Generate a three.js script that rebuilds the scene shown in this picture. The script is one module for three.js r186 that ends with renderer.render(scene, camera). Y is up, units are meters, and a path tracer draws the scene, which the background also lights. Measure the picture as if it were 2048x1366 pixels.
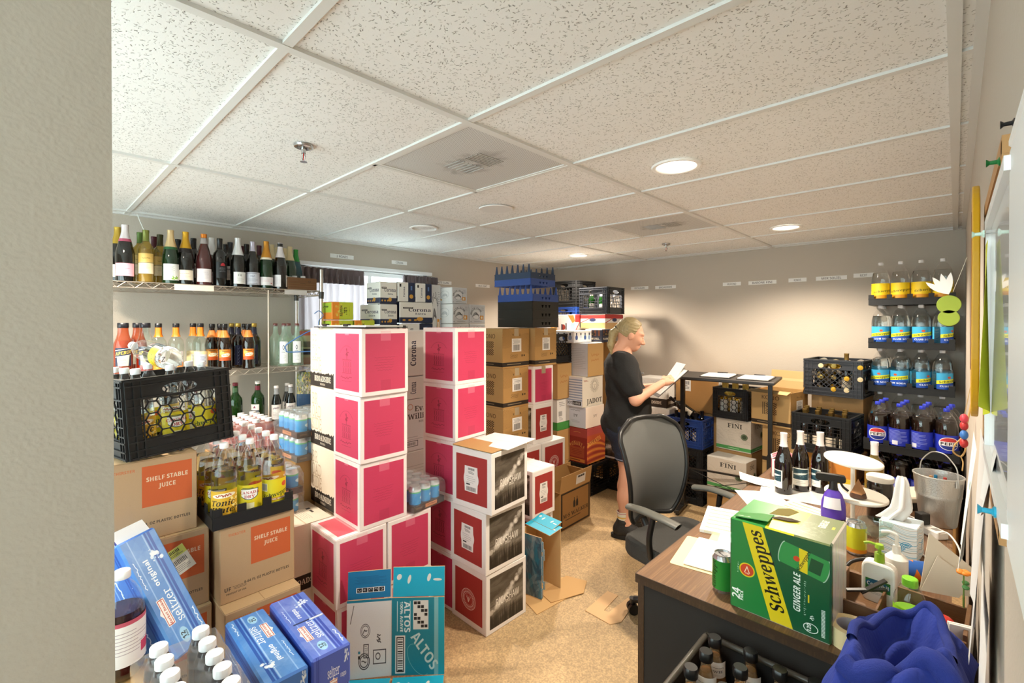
import * as THREE from 'three';
import { mergeGeometries, toCreasedNormals } from 'three/addons/utils/BufferGeometryUtils.js';
import { RectAreaLightUniformsLib } from 'three/addons/lights/RectAreaLightUniformsLib.js';

// ---------------------------------------------------------------- camera, sky, lights, exposure
const scene = new THREE.Scene();
const camera = new THREE.PerspectiveCamera(72.47, 2048 / 1366, 0.02, 60);
camera.rotation.order = 'YXZ';
camera.position.set(0, 1.62, 0);
camera.rotation.set(THREE.MathUtils.degToRad(-0.4), THREE.MathUtils.degToRad(43.6), 0);
camera.setViewOffset(2048, 1366, 0, 31.5, 2048, 1366);
camera.updateProjectionMatrix();
const renderer = new THREE.WebGLRenderer({ antialias: true });
renderer.toneMapping = THREE.LinearToneMapping;
renderer.toneMappingExposure = 1.5;
renderer.shadowMap.enabled = true;
RectAreaLightUniformsLib.init();
scene.background = new THREE.Color(0.86, 0.94, 1.0);          // overcast daylight outside the window
scene.backgroundIntensity = 5.6;
const DOWNLIGHTS = [[-0.885, -1.965], [-0.885, -3.77], [-2.78, -2.0], [-2.775, -3.89], [-2.72, -0.13]];
const LAMP = { color: 0xffeed8, candela: 10, angle: 1.27, penumbra: 0.35 };

// ---------------------------------------------------------------- helpers
let seed = 7;
const rnd = () => { seed = (seed * 1664525 + 1013904223) >>> 0; return seed / 4294967296; };
const rr = (a, b) => a + (b - a) * rnd();
const D = THREE.MathUtils.degToRad, PI = Math.PI;
const used = new Map();
function numbered(name) {
  const n = used.get(name) || 0; used.set(name, n + 1);
  return n ? name + '_' + String(n).padStart(3, '0') : name;
}
function finish(o) { o.castShadow = true; o.receiveShadow = true; return o; }
function thing(name, label, category, pos = [0, 0, 0], ry = 0, group) {
  const o = new THREE.Group(); o.name = numbered(name); scene.add(o);
  o.position.set(...pos); o.rotation.y = ry;
  o.userData = { label, category }; if (group) o.userData.group = group;
  return o;
}
function part(parent, name, geo, material, x = 0, y = 0, z = 0, rx = 0, ry = 0, rz = 0) {
  const m = finish(new THREE.Mesh(geo, material)); m.name = name;
  m.position.set(x, y, z); m.rotation.set(rx, ry, rz); parent.add(m); return m;
}
function solo(name, label, category, geo, material, pos = [0, 0, 0], ry = 0, group) {
  const m = finish(new THREE.Mesh(geo, material)); m.name = numbered(name); scene.add(m);
  m.position.set(...pos); m.rotation.y = ry;
  m.userData = { label, category }; if (group) m.userData.group = group;
  return m;
}
function struct(name, geo, material, parent) {
  const m = finish(new THREE.Mesh(geo, material)); m.name = name;
  (parent || scene).add(m); if (!parent) m.userData.kind = 'structure'; return m;
}
function dup(root, label, pos, ry = 0, group) {
  const base = root.name.replace(/_\d{3}$/, '');
  const r = root.clone(); r.name = numbered(base); scene.add(r);
  r.position.set(...pos); r.rotation.set(0, ry, 0);
  r.userData = { ...root.userData, label }; if (group) r.userData.group = group;
  return r;
}
const box = (w, h, d, x = 0, y = 0, z = 0) => new THREE.BoxGeometry(w, h, d).translate(x, y, z);
const cyl = (r0, r1, h, x = 0, y = 0, z = 0, s = 20, open = false) => new THREE.CylinderGeometry(r1, r0, h, s, 1, open).translate(x, y + h / 2, z);
const lathe = (pts, s = 22) => toCreasedNormals(new THREE.LatheGeometry(pts.map(p => new THREE.Vector2(p[0], p[1])), s), 0.7);
const merge = (gs) => mergeGeometries(gs.map(g => {
  const q = g.index ? g.toNonIndexed() : g;
  for (const k of Object.keys(q.attributes)) if (!['position', 'normal', 'uv'].includes(k)) q.deleteAttribute(k);
  return q;
}));
const V = (a) => new THREE.Vector3(...a);
const tube = (pts, r, n = 40, s = 6, closed = false) => new THREE.TubeGeometry(new THREE.CatmullRomCurve3(pts.map(V), closed, 'catmullrom', 0.4), n, r, s, closed);
function rod(a, b, r, s = 6) {                                   // straight round bar
  const A = V(a), B = V(b), d = B.clone().sub(A), g = new THREE.CylinderGeometry(r, r, d.length(), s);
  g.applyQuaternion(new THREE.Quaternion().setFromUnitVectors(new THREE.Vector3(0, 1, 0), d.clone().normalize()));
  const m = A.add(B).multiplyScalar(0.5); return g.translate(m.x, m.y, m.z);
}
function bar(a, b, w, t) {                                       // flat bar in the xy plane
  const dx = b[0] - a[0], dy = b[1] - a[1], L = Math.hypot(dx, dy);
  return new THREE.BoxGeometry(L + w * 0.6, w, t).rotateZ(Math.atan2(dy, dx)).translate((a[0] + b[0]) / 2, (a[1] + b[1]) / 2, 0);
}
function rshape(w, h, r, x = 0, y = 0) {
  const s = new THREE.Shape(), a = x - w / 2, b = y - h / 2;
  s.moveTo(a + r, b); s.lineTo(a + w - r, b); s.quadraticCurveTo(a + w, b, a + w, b + r); s.lineTo(a + w, b + h - r); s.quadraticCurveTo(a + w, b + h, a + w - r, b + h);
  s.lineTo(a + r, b + h); s.quadraticCurveTo(a, b + h, a, b + h - r); s.lineTo(a, b + r); s.quadraticCurveTo(a, b, a + r, b);
  return s;
}
const ext = (shape, depth, bevel = 0, seg = 6) => new THREE.ExtrudeGeometry(shape, { depth, bevelEnabled: bevel > 0, bevelSize: bevel, bevelThickness: bevel, bevelSegments: 2, curveSegments: seg });

// materials
const mats = new Map();
function mat(color, roughness = 0.7, o = {}) {
  const key = String(color) + roughness + JSON.stringify(o);
  if (!mats.has(key)) mats.set(key, new THREE.MeshPhysicalMaterial({ color, roughness, ...o }));
  return mats.get(key);
}
const clearPlastic = new THREE.MeshPhysicalMaterial({ color: 0xffffff, roughness: 0.04, transmission: 1, thickness: 0, ior: 1.45 });
const clearGlass = new THREE.MeshPhysicalMaterial({ color: 0xf4fbf8, roughness: 0.02, transmission: 1, thickness: 0, ior: 1.5 });
const film = new THREE.MeshPhysicalMaterial({ color: 0xffffff, roughness: 0.12, transmission: 0.94, thickness: 0, ior: 1.45 });
const tinted = (c, r = 0.05) => mat(c, r, { transmission: 0.85, thickness: 0 });
const gloss = (c, r = 0.12) => mat(c, r, { clearcoat: 0.6, clearcoatRoughness: 0.06 });

// computed textures
function canvasTex(w, h, draw, srgb = true) {
  const c = document.createElement('canvas'); c.width = w; c.height = h;
  const g = c.getContext('2d'); draw(g, w, h);
  const t = new THREE.CanvasTexture(c); if (srgb) t.colorSpace = THREE.SRGBColorSpace;
  t.magFilter = THREE.LinearFilter; t.wrapS = t.wrapT = THREE.RepeatWrapping; return t;
}
// a row of cells, each w x h; returns material and the uv rectangle of each cell
function sheet(cw, ch, draws, roughness = 0.62, cols = draws.length, o = {}) {
  const rows = Math.ceil(draws.length / cols), W = cw * cols, H = ch * rows;
  const t = canvasTex(W, H, (g) => draws.forEach((d, i) => {
    g.save(); g.translate((i % cols) * cw, Math.floor(i / cols) * ch);
    g.beginPath(); g.rect(0, 0, cw, ch); g.clip(); d(g, cw, ch); g.restore();
  }));
  const e = 0.6;
  return {
    m: new THREE.MeshPhysicalMaterial({ map: t, roughness, ...o }),
    r: draws.map((_, i) => { const x = (i % cols) * cw, y = Math.floor(i / cols) * ch; return [(x + e) / W, 1 - (y + ch - e) / H, (x + cw - e) / W, 1 - (y + e) / H]; }),
  };
}
function fill(g, c, x, y, w, h) { g.fillStyle = c; g.fillRect(x, y, w, h); }
function text(g, s, x, y, size, color = '#000', font = 'sans-serif', o = {}) {
  g.save(); g.translate(x, y); if (o.rot) g.rotate(o.rot); if (o.sx || o.sy) g.scale(o.sx || 1, o.sy || 1);
  g.font = (o.style ? o.style + ' ' : '') + size + 'px ' + font; g.fillStyle = color; g.textAlign = o.align || 'center'; g.textBaseline = 'middle';
  if (o.stroke) { g.strokeStyle = o.stroke; g.lineWidth = o.lw || 2; g.strokeText(s, 0, 0); }
  g.fillText(s, 0, 0); g.restore();
}
function lines(g, x, y, w, n, step, c, lw = 2) { for (let i = 0; i < n; i++) fill(g, c, x + (i % 3) * w * 0.06, y + i * step, w * (0.75 + 0.25 * ((i * 37) % 10) / 10), lw); }
function barcode(g, x, y, w, h, c = '#111') { let p = x, i = 0; while (p < x + w) { const b = 1 + ((i * 7) % 3); fill(g, c, p, y, b, h); p += b + 1 + ((i * 5) % 3); i++; } }
function speck(g, w, h, n, c, a = 0.05) { g.globalAlpha = a; for (let i = 0; i < n; i++) fill(g, c, rnd() * w, rnd() * h, 1 + rnd() * 3, 1); g.globalAlpha = 1; }

// box with chamfered edges, its base at y = 0; map gives a uv rectangle for each face
function carton(w, h, d, b = 0.003, map = {}) {
  const P = [], U = [];
  const hw = w / 2, hh = h / 2, hd = d / 2;
  const F = {
    px: [[1, 0, 0], [0, 0, -1], [0, 1, 0]], nx: [[-1, 0, 0], [0, 0, 1], [0, 1, 0]],
    py: [[0, 1, 0], [1, 0, 0], [0, 0, -1]], ny: [[0, -1, 0], [1, 0, 0], [0, 0, 1]],
    pz: [[0, 0, 1], [1, 0, 0], [0, 1, 0]], nz: [[0, 0, -1], [-1, 0, 0], [0, 1, 0]],
  };
  const H = [hw, hh, hd];
  const cor = {}, uvs = {};
  for (const k in F) {
    const [n, u, v] = F[k], R = map[k] || map.all || [0, 0, 1, 1]; cor[k] = {};
    for (const su of [-1, 1]) for (const sv of [-1, 1]) {
      const p = [0, 1, 2].map(i => n[i] * H[i] + (u[i] * su + v[i] * sv) * (H[i] - b));
      const s = p.map((c, i) => n[i] ? n[i] : Math.sign(c)).join();
      cor[k][s] = [p, [su < 0 ? R[0] : R[2], sv < 0 ? R[1] : R[3]]];
    }
    const q = (su, sv) => cor[k][[0, 1, 2].map(i => n[i] + u[i] * su + v[i] * sv).join()];
    for (const [p, t] of [q(-1, -1), q(1, -1), q(1, 1), q(-1, -1), q(1, 1), q(-1, 1)]) { P.push(p); U.push(t); }
  }
  const keys = Object.keys(F), tri = (a, b2, c, n) => {
    const e1 = V(b2[0]).sub(V(a[0])), e2 = V(c[0]).sub(V(a[0]));
    const s = e1.cross(e2).dot(V(n)) > 0 ? [a, b2, c] : [a, c, b2];
    for (const [p, t] of s) { P.push(p); U.push(t); }
  };
  for (let i = 0; i < 6; i++) for (let j = i + 1; j < 6; j++) {
    const A = keys[i], B = keys[j], nA = F[A][0], nB = F[B][0];
    if (nA[0] * nB[0] + nA[1] * nB[1] + nA[2] * nB[2]) continue;
    const sh = Object.keys(cor[A]).filter(s => cor[B][s]);
    const n = nA.map((c, t) => c + nB[t]), a0 = cor[A][sh[0]], a1 = cor[A][sh[1]], b0 = [cor[B][sh[0]][0], a0[1]], b1 = [cor[B][sh[1]][0], a1[1]];
    tri(a0, a1, b1, n); tri(a0, b1, b0, n);
  }
  for (const x of [-1, 1]) for (const y of [-1, 1]) for (const z of [-1, 1]) {
    const s = [x, y, z].join(), [a, c, e] = [cor[x < 0 ? 'nx' : 'px'][s], cor[y < 0 ? 'ny' : 'py'][s], cor[z < 0 ? 'nz' : 'pz'][s]];
    tri(a, [c[0], a[1]], [e[0], a[1]], [x, y, z]);
  }
  const g = new THREE.BufferGeometry();
  g.setAttribute('position', new THREE.Float32BufferAttribute(P.flat(), 3));
  g.setAttribute('uv', new THREE.Float32BufferAttribute(U.flat(), 2));
  g.computeVertexNormals(); return g.translate(0, hh, 0);
}
function setUV(geo, R) { const a = geo.attributes.uv; for (let i = 0; i < a.count; i++) a.setXY(i, R[0] + a.getX(i) * (R[2] - R[0]), R[1] + a.getY(i) * (R[3] - R[1])); return geo; }
function worldUV(geo, s = 1) {                                   // uv in metres by the face's main direction
  const g = geo.index ? geo.toNonIndexed() : geo, p = g.attributes.position; g.computeVertexNormals(); const n = g.attributes.normal, uv = [];
  for (let i = 0; i < p.count; i++) {
    const ax = Math.abs(n.getX(i)), ay = Math.abs(n.getY(i)), az = Math.abs(n.getZ(i));
    if (ay >= ax && ay >= az) uv.push(p.getX(i) * s, p.getZ(i) * s); else if (ax > az) uv.push(p.getZ(i) * s, p.getY(i) * s); else uv.push(p.getX(i) * s, p.getY(i) * s);
  }
  g.setAttribute('uv', new THREE.Float32BufferAttribute(uv, 2)); return g;
}
// ---------------------------------------------------------------- the room
const XL = -3.78, XR = 0.05, ZB = -4.7, ZF = 1.0, CH = 2.3, WT = 0.12;
function noiseTex(n, fn) {
  const d = new Uint8Array(n * n * 4);
  for (let y = 0; y < n; y++) for (let x = 0; x < n; x++) { const c = fn(x, y); d.set([c[0], c[1], c[2], 255], (y * n + x) * 4); }
  const t = new THREE.DataTexture(d, n, n); t.magFilter = THREE.LinearFilter; t.minFilter = THREE.LinearMipmapLinearFilter; t.generateMipmaps = true;
  t.wrapS = t.wrapT = THREE.RepeatWrapping; t.needsUpdate = true; return t;
}
function blotch(n, cells) {                                     // tiling value noise
  const g = Array.from({ length: cells * cells }, () => rnd());
  return (x, y) => {
    const fx = x / n * cells, fy = y / n * cells, ix = Math.floor(fx), iy = Math.floor(fy), s = (t) => t * t * (3 - 2 * t), a = s(fx - ix), b = s(fy - iy);
    const q = (i, j) => g[((j % cells + cells) % cells) * cells + (i % cells + cells) % cells];
    return (q(ix, iy) * (1 - a) + q(ix + 1, iy) * a) * (1 - b) + (q(ix, iy + 1) * (1 - a) + q(ix + 1, iy + 1) * a) * b;
  };
}
const bA = blotch(512, 6), bB = blotch(512, 40), bC = blotch(512, 128);
const floorTex = noiseTex(512, (x, y) => {
  const v = 0.72 * bC(x, y) + 0.2 * bB(x, y) + 0.08 * bA(x, y), k = rnd() * 0.14 - 0.07;
  const s = 0.86 + (v - 0.5) * 0.3 + k; return [206 * s, 174 * s, 128 * s].map(c => Math.max(0, Math.min(255, c)));
});
floorTex.colorSpace = THREE.SRGBColorSpace; floorTex.repeat.set(1 / 0.7, 1 / 0.7);
const floorBump = noiseTex(512, (x, y) => { const v = 255 * (0.6 * bC(x, y) + 0.4 * rnd()); return [v, v, v]; });
floorBump.repeat.set(1 / 0.7, 1 / 0.7);
const floorMat = new THREE.MeshPhysicalMaterial({ map: floorTex, bumpMap: floorBump, bumpScale: 0.0008, roughness: 0.55 });
const paintBump = noiseTex(512, (x, y) => { const v = 255 * (0.5 * bC(x, y) + 0.3 * bB(x, y) + 0.2 * rnd()); return [v, v, v]; });
paintBump.repeat.set(1 / 0.5, 1 / 0.5);
const wallMat = new THREE.MeshPhysicalMaterial({ color: 0xbfb5a8, roughness: 0.72, bumpMap: paintBump, bumpScale: 0.0006 });
struct('floor', worldUV(box(XR - XL + 2 * WT, 0.1, ZF - ZB + 2 * WT, (XL + XR) / 2, -0.05, (ZF + ZB) / 2)), floorMat);
struct('wall_back', worldUV(box(XR - XL + 2 * WT, CH + 0.2, WT, (XL + XR) / 2, CH / 2 + 0.1, ZB - WT / 2)), wallMat);
struct('wall_right', worldUV(box(WT, CH + 0.2, ZF - ZB, XR + WT / 2, CH / 2 + 0.1, (ZF + ZB) / 2)), wallMat);
// wall behind the camera; wide unseen window added for soft daylight fill on the ceiling
const FX0 = -3.55, FX1 = -0.15, FY0 = 0.85, FY1 = 2.15;
struct('wall_front', worldUV(merge([box(FX0 - XL + WT, CH + 0.2, WT, (FX0 + XL - WT) / 2, CH / 2 + 0.1, ZF + WT / 2), box(XR + WT - FX1, CH + 0.2, WT, (FX1 + XR + WT) / 2, CH / 2 + 0.1, ZF + WT / 2),
  box(FX1 - FX0, FY0, WT, (FX0 + FX1) / 2, FY0 / 2, ZF + WT / 2), box(FX1 - FX0, CH + 0.2 - FY1, WT, (FX0 + FX1) / 2, (CH + 0.2 + FY1) / 2, ZF + WT / 2)])), wallMat);
{
  const white = mat(0xf2f3f4, 0.4), yc = (FY0 + FY1) / 2, hh = FY1 - FY0, z = ZF + 0.06, g = [box(FX1 - FX0, 0.05, 0.05, (FX0 + FX1) / 2, FY0 + 0.025, z), box(FX1 - FX0, 0.05, 0.05, (FX0 + FX1) / 2, FY1 - 0.025, z)];
  for (let i = 0; i <= 3; i++) g.push(box(0.05, hh, 0.05, FX0 + 0.025 + (FX1 - FX0 - 0.05) * i / 3, yc, z));
  const win = struct('added_window_2', merge(g), white); for (let i = 0; i < 3; i++) part(win, 'pane', box((FX1 - FX0) / 3 - 0.06, hh - 0.1, 0.004, FX0 + (FX1 - FX0) * (i + 0.5) / 3, yc, z), clearGlass);
}
const WZ0 = -1.53, WZ1 = -2.78, WY0 = 1.22, WY1 = 2.085;
struct('wall_left', worldUV(merge([
  box(WT, CH + 0.2, ZF - WZ0, XL - WT / 2, CH / 2 + 0.1, (ZF + WZ0) / 2), box(WT, CH + 0.2, WZ1 - ZB, XL - WT / 2, CH / 2 + 0.1, (WZ1 + ZB) / 2),
  box(WT, WY0, WZ0 - WZ1, XL - WT / 2, WY0 / 2, (WZ0 + WZ1) / 2), box(WT, CH + 0.2 - WY1, WZ0 - WZ1, XL - WT / 2, (CH + 0.2 + WY1) / 2, (WZ0 + WZ1) / 2)])), wallMat);
struct('wall_column', worldUV(box(0.16, CH, 0.32, -0.98, CH / 2, 0.068)), wallMat);
// window: frame, middle mullion, two panes, deep white head above the curtain rod
{
  const white = mat(0xf2f3f4, 0.4), x = XL - 0.06, w = WZ0 - WZ1, zc = (WZ0 + WZ1) / 2, yc = (WY0 + WY1) / 2, hh = WY1 - WY0;
  const win = struct('window_1', merge([box(0.05, 0.05, w, x, WY0 + 0.025, zc), box(0.05, 0.05, w, x, WY1 - 0.025, zc), box(0.05, hh, 0.05, x, yc, WZ0 - 0.025), box(0.05, hh, 0.05, x, yc, WZ1 + 0.025), box(0.04, hh, 0.035, x, yc, zc)]), white);
  for (const s of [-1, 1]) part(win, 'pane', box(0.004, hh - 0.1, w / 2 - 0.07, x, yc, zc + s * (w / 4 - 0.002)), clearGlass);
  part(win, 'sill', box(0.16, 0.025, w + 0.06, XL - 0.02, WY0 - 0.012, zc), white);
  part(win, 'head_casing', box(0.022, 0.03, w + 0.04, XL + 0.011, WY1 + 0.012, zc), white);
}
// suspended ceiling: backing slab > tees and tiles
const tileTex = canvasTex(1024, 512, (g, w, h) => {
  fill(g, '#e9e9e7', 0, 0, w, h);
  for (let i = 0; i < 3000; i++) { const s = rnd(); g.strokeStyle = s < 0.4 ? '#85847f' : s < 0.7 ? '#a9a8a3' : '#c4c3bf'; g.lineWidth = 0.9 + rnd() * 1.8; const x = rnd() * w, y = rnd() * h, a = rnd() * 7, l = 2 + rnd() * 8; g.beginPath(); g.moveTo(x, y); g.lineTo(x + Math.cos(a) * l, y + Math.sin(a) * l); g.stroke(); }
  for (let i = 0; i < 9000; i++) { const v = 205 + rnd() * 45; g.fillStyle = `rgba(${v},${v},${v - 2},0.5)`; g.fillRect(rnd() * w, rnd() * h, 1 + rnd() * 2, 1); }
});
const tileMat = new THREE.MeshPhysicalMaterial({ map: tileTex, roughness: 0.85, bumpMap: tileTex, bumpScale: 0.0015 });
const teeMat = mat(0xdadad7, 0.6);
const ceilingRoot = struct('ceiling', box(XR - XL + 2 * WT, 0.1, ZF - ZB + 2 * WT, (XL + XR) / 2, CH + 0.09, (ZF + ZB) / 2), mat(0x8a8a88, 0.9));
{
  const XS = [-0.005, -1.2, -2.44, -3.67], ZS = []; for (let k = -2; k <= 7; k++) ZS.push(-0.45 - 0.594 * k);
  const xs = [XR, ...XS, XL], zs = [ZF, ...ZS.filter(z => z < ZF - 0.05 && z > ZB + 0.05), ZB];
  const vents = [];
  for (let i = 0; i + 1 < xs.length; i++) for (let j = 0; j + 1 < zs.length; j++) {
    const x1 = xs[i], x0 = xs[i + 1], z1 = zs[j], z0 = zs[j + 1];
    const isV = i === 1 + 1 && (Math.abs(z1 + 1.044) < 0.02 || Math.abs(z1 + 2.826) < 0.02);
    const cells = isV ? [[x0, -1.815], [-1.815, x1, 'vent']] : [[x0, x1]];
    for (const [a, b, v] of cells) {
      if (v) { vents.push([a, b, z0, z1]); continue; }
      const w = b - a, d = z1 - z0; if (w < 0.02 || d < 0.02) continue;
      const g = box(w - 0.004, 0.014, d - 0.004, (a + b) / 2, CH + 0.012, (z0 + z1) / 2), p = g.attributes.position, uv = g.attributes.uv, ox = rnd(), oz = rnd();
      for (let q = 0; q < p.count; q++) uv.setXY(q, p.getX(q) / 0.9 + ox, p.getZ(q) / 0.45 + oz);
      part(ceilingRoot, 'ceiling_tile', g, tileMat);
    }
    if (isV) part(ceilingRoot, 'ceiling_tee', box(0.022, 0.008, z1 - z0, -1.815, CH + 0.001, (z0 + z1) / 2), teeMat);
  }
  for (const x of XS) part(ceilingRoot, 'ceiling_tee', box(0.026, 0.01, ZF - ZB, x, CH, (ZF + ZB) / 2), teeMat);
  for (const z of zs.slice(1, -1)) for (let i = 0; i + 1 < xs.length; i++) if (xs[i] - xs[i + 1] > 0.03) part(ceilingRoot, 'ceiling_tee', box(xs[i] - xs[i + 1] - 0.02, 0.008, 0.024, (xs[i] + xs[i + 1]) / 2, CH + 0.001, z), teeMat);
  for (const g of [box(0.022, 0.01, ZF - ZB, XR - 0.011, CH, (ZF + ZB) / 2), box(0.022, 0.01, ZF - ZB, XL + 0.011, CH, (ZF + ZB) / 2), box(XR - XL, 0.01, 0.022, (XL + XR) / 2, CH, ZB + 0.011)]) part(ceilingRoot, 'wall_angle', g, teeMat);
  // perforated supply vents with a louvred core behind the perforation
  const ventTex = canvasTex(512, 512, (g, w, h) => {
    fill(g, '#cfcfcd', 0, 0, w, h);
    for (let y = 0; y < 64; y++) for (let x = 0; x < 64; x++) { g.fillStyle = '#8f8f8d'; g.beginPath(); g.arc(x * 8 + (y % 2) * 4 + 2, y * 8 + 4, 2.1, 0, 7); g.fill(); }
    g.globalAlpha = 0.07; g.fillStyle = '#4a4945';
    for (let k = 0; k < 150; k++) { const a = rnd() * 6.3, r = 30 + rnd() * 120; g.beginPath(); g.ellipse(256 + Math.cos(a) * r, 256 + Math.sin(a) * r * 0.6, 30 * rnd() + 10, 14 * rnd() + 5, rnd() * 3, 0, 7); g.fill(); }
    g.globalAlpha = 1;
  });
  const ventMat = new THREE.MeshPhysicalMaterial({ map: ventTex, roughness: 0.5, bumpMap: ventTex, bumpScale: 0.001 });
  vents.forEach(([a, b, z0, z1], k) => {
    const t = thing('ceiling_vent', k ? 'perforated square ceiling vent farther off, nearer the grey back wall' : 'large perforated square ceiling vent close to the camera, above the pink boxes', 'vent', [(a + b) / 2, CH, (z0 + z1) / 2], 0, 'ceiling vents');
    const w = b - a, d = z1 - z0;
    part(t, 'perforated_face', box(w - 0.03, 0.006, d - 0.03, 0, 0.006, 0), ventMat);
    part(t, 'frame', merge([box(w - 0.01, 0.008, 0.02, 0, 0.003, d / 2 - 0.015), box(w - 0.01, 0.008, 0.02, 0, 0.003, -d / 2 + 0.015), box(0.02, 0.008, d - 0.05, w / 2 - 0.015, 0.003, 0), box(0.02, 0.008, d - 0.05, -w / 2 + 0.015, 0.003, 0)]), teeMat);
    const sl = []; for (let i = -3; i <= 3; i++) { sl.push(box(0.11, 0.002, 0.006, -0.06, 0.0015, i * 0.022)); sl.push(box(0.006, 0.002, 0.14, 0.03 + i * 0.014 + 0.04, 0.0015, 0)); }
    part(t, 'louvre_core', merge(sl), mat(0xb4b4b2, 0.5));
  });
}
// recessed downlights: trim ring, reflector, glowing lens and the light itself just below it
DOWNLIGHTS.forEach(([x, z], i) => {
  const where = ['over the office chair, nearest bright one', 'near the back wall, beyond the desk', 'above the pink boxes, switched off, by the window wall', 'in the far corner over the plastic racks', 'behind the wall column, over the tonic crate'][i];
  const t = thing('downlight', 'round recessed ceiling downlight ' + where, 'ceiling light', [x, CH, z], 0, 'recessed downlights');
  part(t, 'trim_ring', lathe([[0.082, -0.002], [0.086, -0.006], [0.1, -0.006], [0.104, 0.001], [0.082, 0.001]], 36), mat(0xf4f4f2, 0.35));
  if (i === 2) { part(t, 'reflector', lathe([[0, 0.05], [0.05, 0.048], [0.082, 0]], 32), mat(0xe9e9e6, 0.35)); part(t, 'lens', cyl(0.05, 0.05, 0.003, 0, 0.012, 0, 24), mat(0xf2f2ee, 0.4)); return; }      // this one is switched off
  part(t, 'lens', cyl(0.082, 0.082, 0.003, 0, -0.001, 0, 32), new THREE.MeshStandardMaterial({ color: 0xffffff, emissive: 0xfff2dc, emissiveIntensity: 3.2, roughness: 0.5 }));
  const L = new THREE.SpotLight(LAMP.color, LAMP.candela, 0, LAMP.angle, LAMP.penumbra, 2);
  L.position.set(0, -0.015, 0); L.target.position.set(0, -1, 0); L.castShadow = true; L.shadow.radius = 3; L.shadow.mapSize.set(1024, 1024); L.name = 'lamp';
  t.add(L); t.add(L.target);
});
// unlit speaker grille and small fittings
{
  const t = thing('ceiling_speaker', 'flat round white ceiling speaker grille beside the vent', 'speaker', [-1.998, CH, -1.96]);
  part(t, 'grille', cyl(0.09, 0.09, 0.004, 0, -0.004, 0, 36), mat(0xdededc, 0.6)); part(t, 'rim', lathe([[0.09, -0.004], [0.1, -0.005], [0.104, 0.001], [0.09, 0.001]], 36), mat(0xe4e4e2, 0.5));
  const chrome = mat(0xbfbfc0, 0.22, { metalness: 1 });
  [[-1.823, -0.75, 'chrome fire sprinkler head hanging from the near ceiling tile'], [-1.821, -3.847, 'small fire sprinkler head in front of the back wall']].forEach(([x, z, l]) => {
    const s = thing('sprinkler_head', l, 'sprinkler', [x, CH + 0.002, z], 0, 'fire sprinklers');
    part(s, 'escutcheon', lathe([[0.012, -0.012], [0.02, -0.014], [0.034, -0.008], [0.036, 0], [0.012, 0]], 24), chrome);
    part(s, 'body', cyl(0.008, 0.01, 0.022, 0, -0.03, 0), chrome);
    part(s, 'yoke', merge([rod([-0.008, -0.03, 0], [-0.014, -0.045, 0], 0.002), rod([-0.014, -0.045, 0], [-0.004, -0.06, 0], 0.002), rod([0.008, -0.03, 0], [0.014, -0.045, 0], 0.002), rod([0.014, -0.045, 0], [0.004, -0.06, 0], 0.002)]), chrome);
    part(s, 'glass_bulb', cyl(0.0022, 0.0022, 0.026, 0, -0.057, 0, 8), mat(0xb03028, 0.2)); part(s, 'deflector', cyl(0.013, 0.013, 0.0018, 0, -0.064, 0, 16), chrome);
  });
  solo('hanging_wire', 'short loose white wire dangling from the ceiling edge above the bottles', 'wire', tube([[-3.72, 2.3, -0.5], [-3.71, 2.26, -0.51], [-3.7, 2.2, -0.53]], 0.003, 12), mat(0xe8e8e4, 0.5));
}
// paper name strips taped to the walls
{
  const L = ['2 ROADS', 'CORONA', 'WHITE CLAW', 'BUD LIGHT', 'RICKSHAW', 'BROADSIDE', 'RUFFINO', 'BARONE FINI', 'KONOS', 'MER SOLIEL', 'NICOT'];
  const S = sheet(256, 40, L.map((s) => (g, w, h) => { fill(g, '#efefed', 0, 0, w, h); text(g, s, w / 2, h / 2 + 1, 31, '#3f4044', 'sans-serif', { sx: Math.min(1, 240 / (s.length * 20)) }); }), 0.7, 4);
  const P = [[-1.875, 2.18, 0.21, 'above the curtain'], [-2.438, 2.18, 0.165, 'above the curtain end'], [-2.94, 2.025, 0.24, 'over the white cartons'], [-3.5, 2.023, 0.21, 'beside the blue racks'],
    [-2.53, 2.0, 0.21, 'over the far crate shadow'], [-2.23, 1.995, 0.23, 'above the woman'], [-1.56, 1.99, 0.165, 'over the black stand table'], [-1.293, 1.989, 0.235, 'over the open carton'], [-1.01, 1.994, 0.138, 'mid back wall'], [-0.762, 1.995, 0.218, 'above the black crate'], [-0.543, 2.003, 0.132, 'next to the lemon soda']];
  L.forEach((s, i) => {
    const [c, y, w, where] = P[i], g = setUV(new THREE.PlaneGeometry(w, 0.034), S.r[i]);
    const o = solo('name_strip', `white paper name strip reading ${s} taped to the wall ${where}`, 'paper sign', merge([g, new THREE.BoxGeometry(w, 0.034, 0.0008).translate(0, 0, -0.0008)]), S.m, i < 4 ? [XL + 0.002, y, c] : [c, y, ZB + 0.002], i < 4 ? PI / 2 : 0, 'name strips on the walls');
    setUV(o.geometry, [0, 0, 1, 1]);
  });
}
// ---------------------------------------------------------------- printed cartons: artwork
const kraft = '#b08a5a', scrib = (g, x, y, w, n, step, c, lw = 1.5) => { g.strokeStyle = c; g.lineWidth = lw; for (let i = 0; i < n; i++) { g.beginPath(); g.moveTo(x + rnd() * 6, y + i * step); let p = x; while (p < x + w * (0.8 + 0.2 * rnd())) { p += 3 + rnd() * 5; g.lineTo(p, y + i * step + (rnd() - 0.5) * lw * 2.6); } g.stroke(); } };
function corr(g, w, h, c, n = 500) { fill(g, c, 0, 0, w, h); speck(g, w, h, n, '#000', 0.05); speck(g, w, h, n, '#fff', 0.05); }
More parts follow.
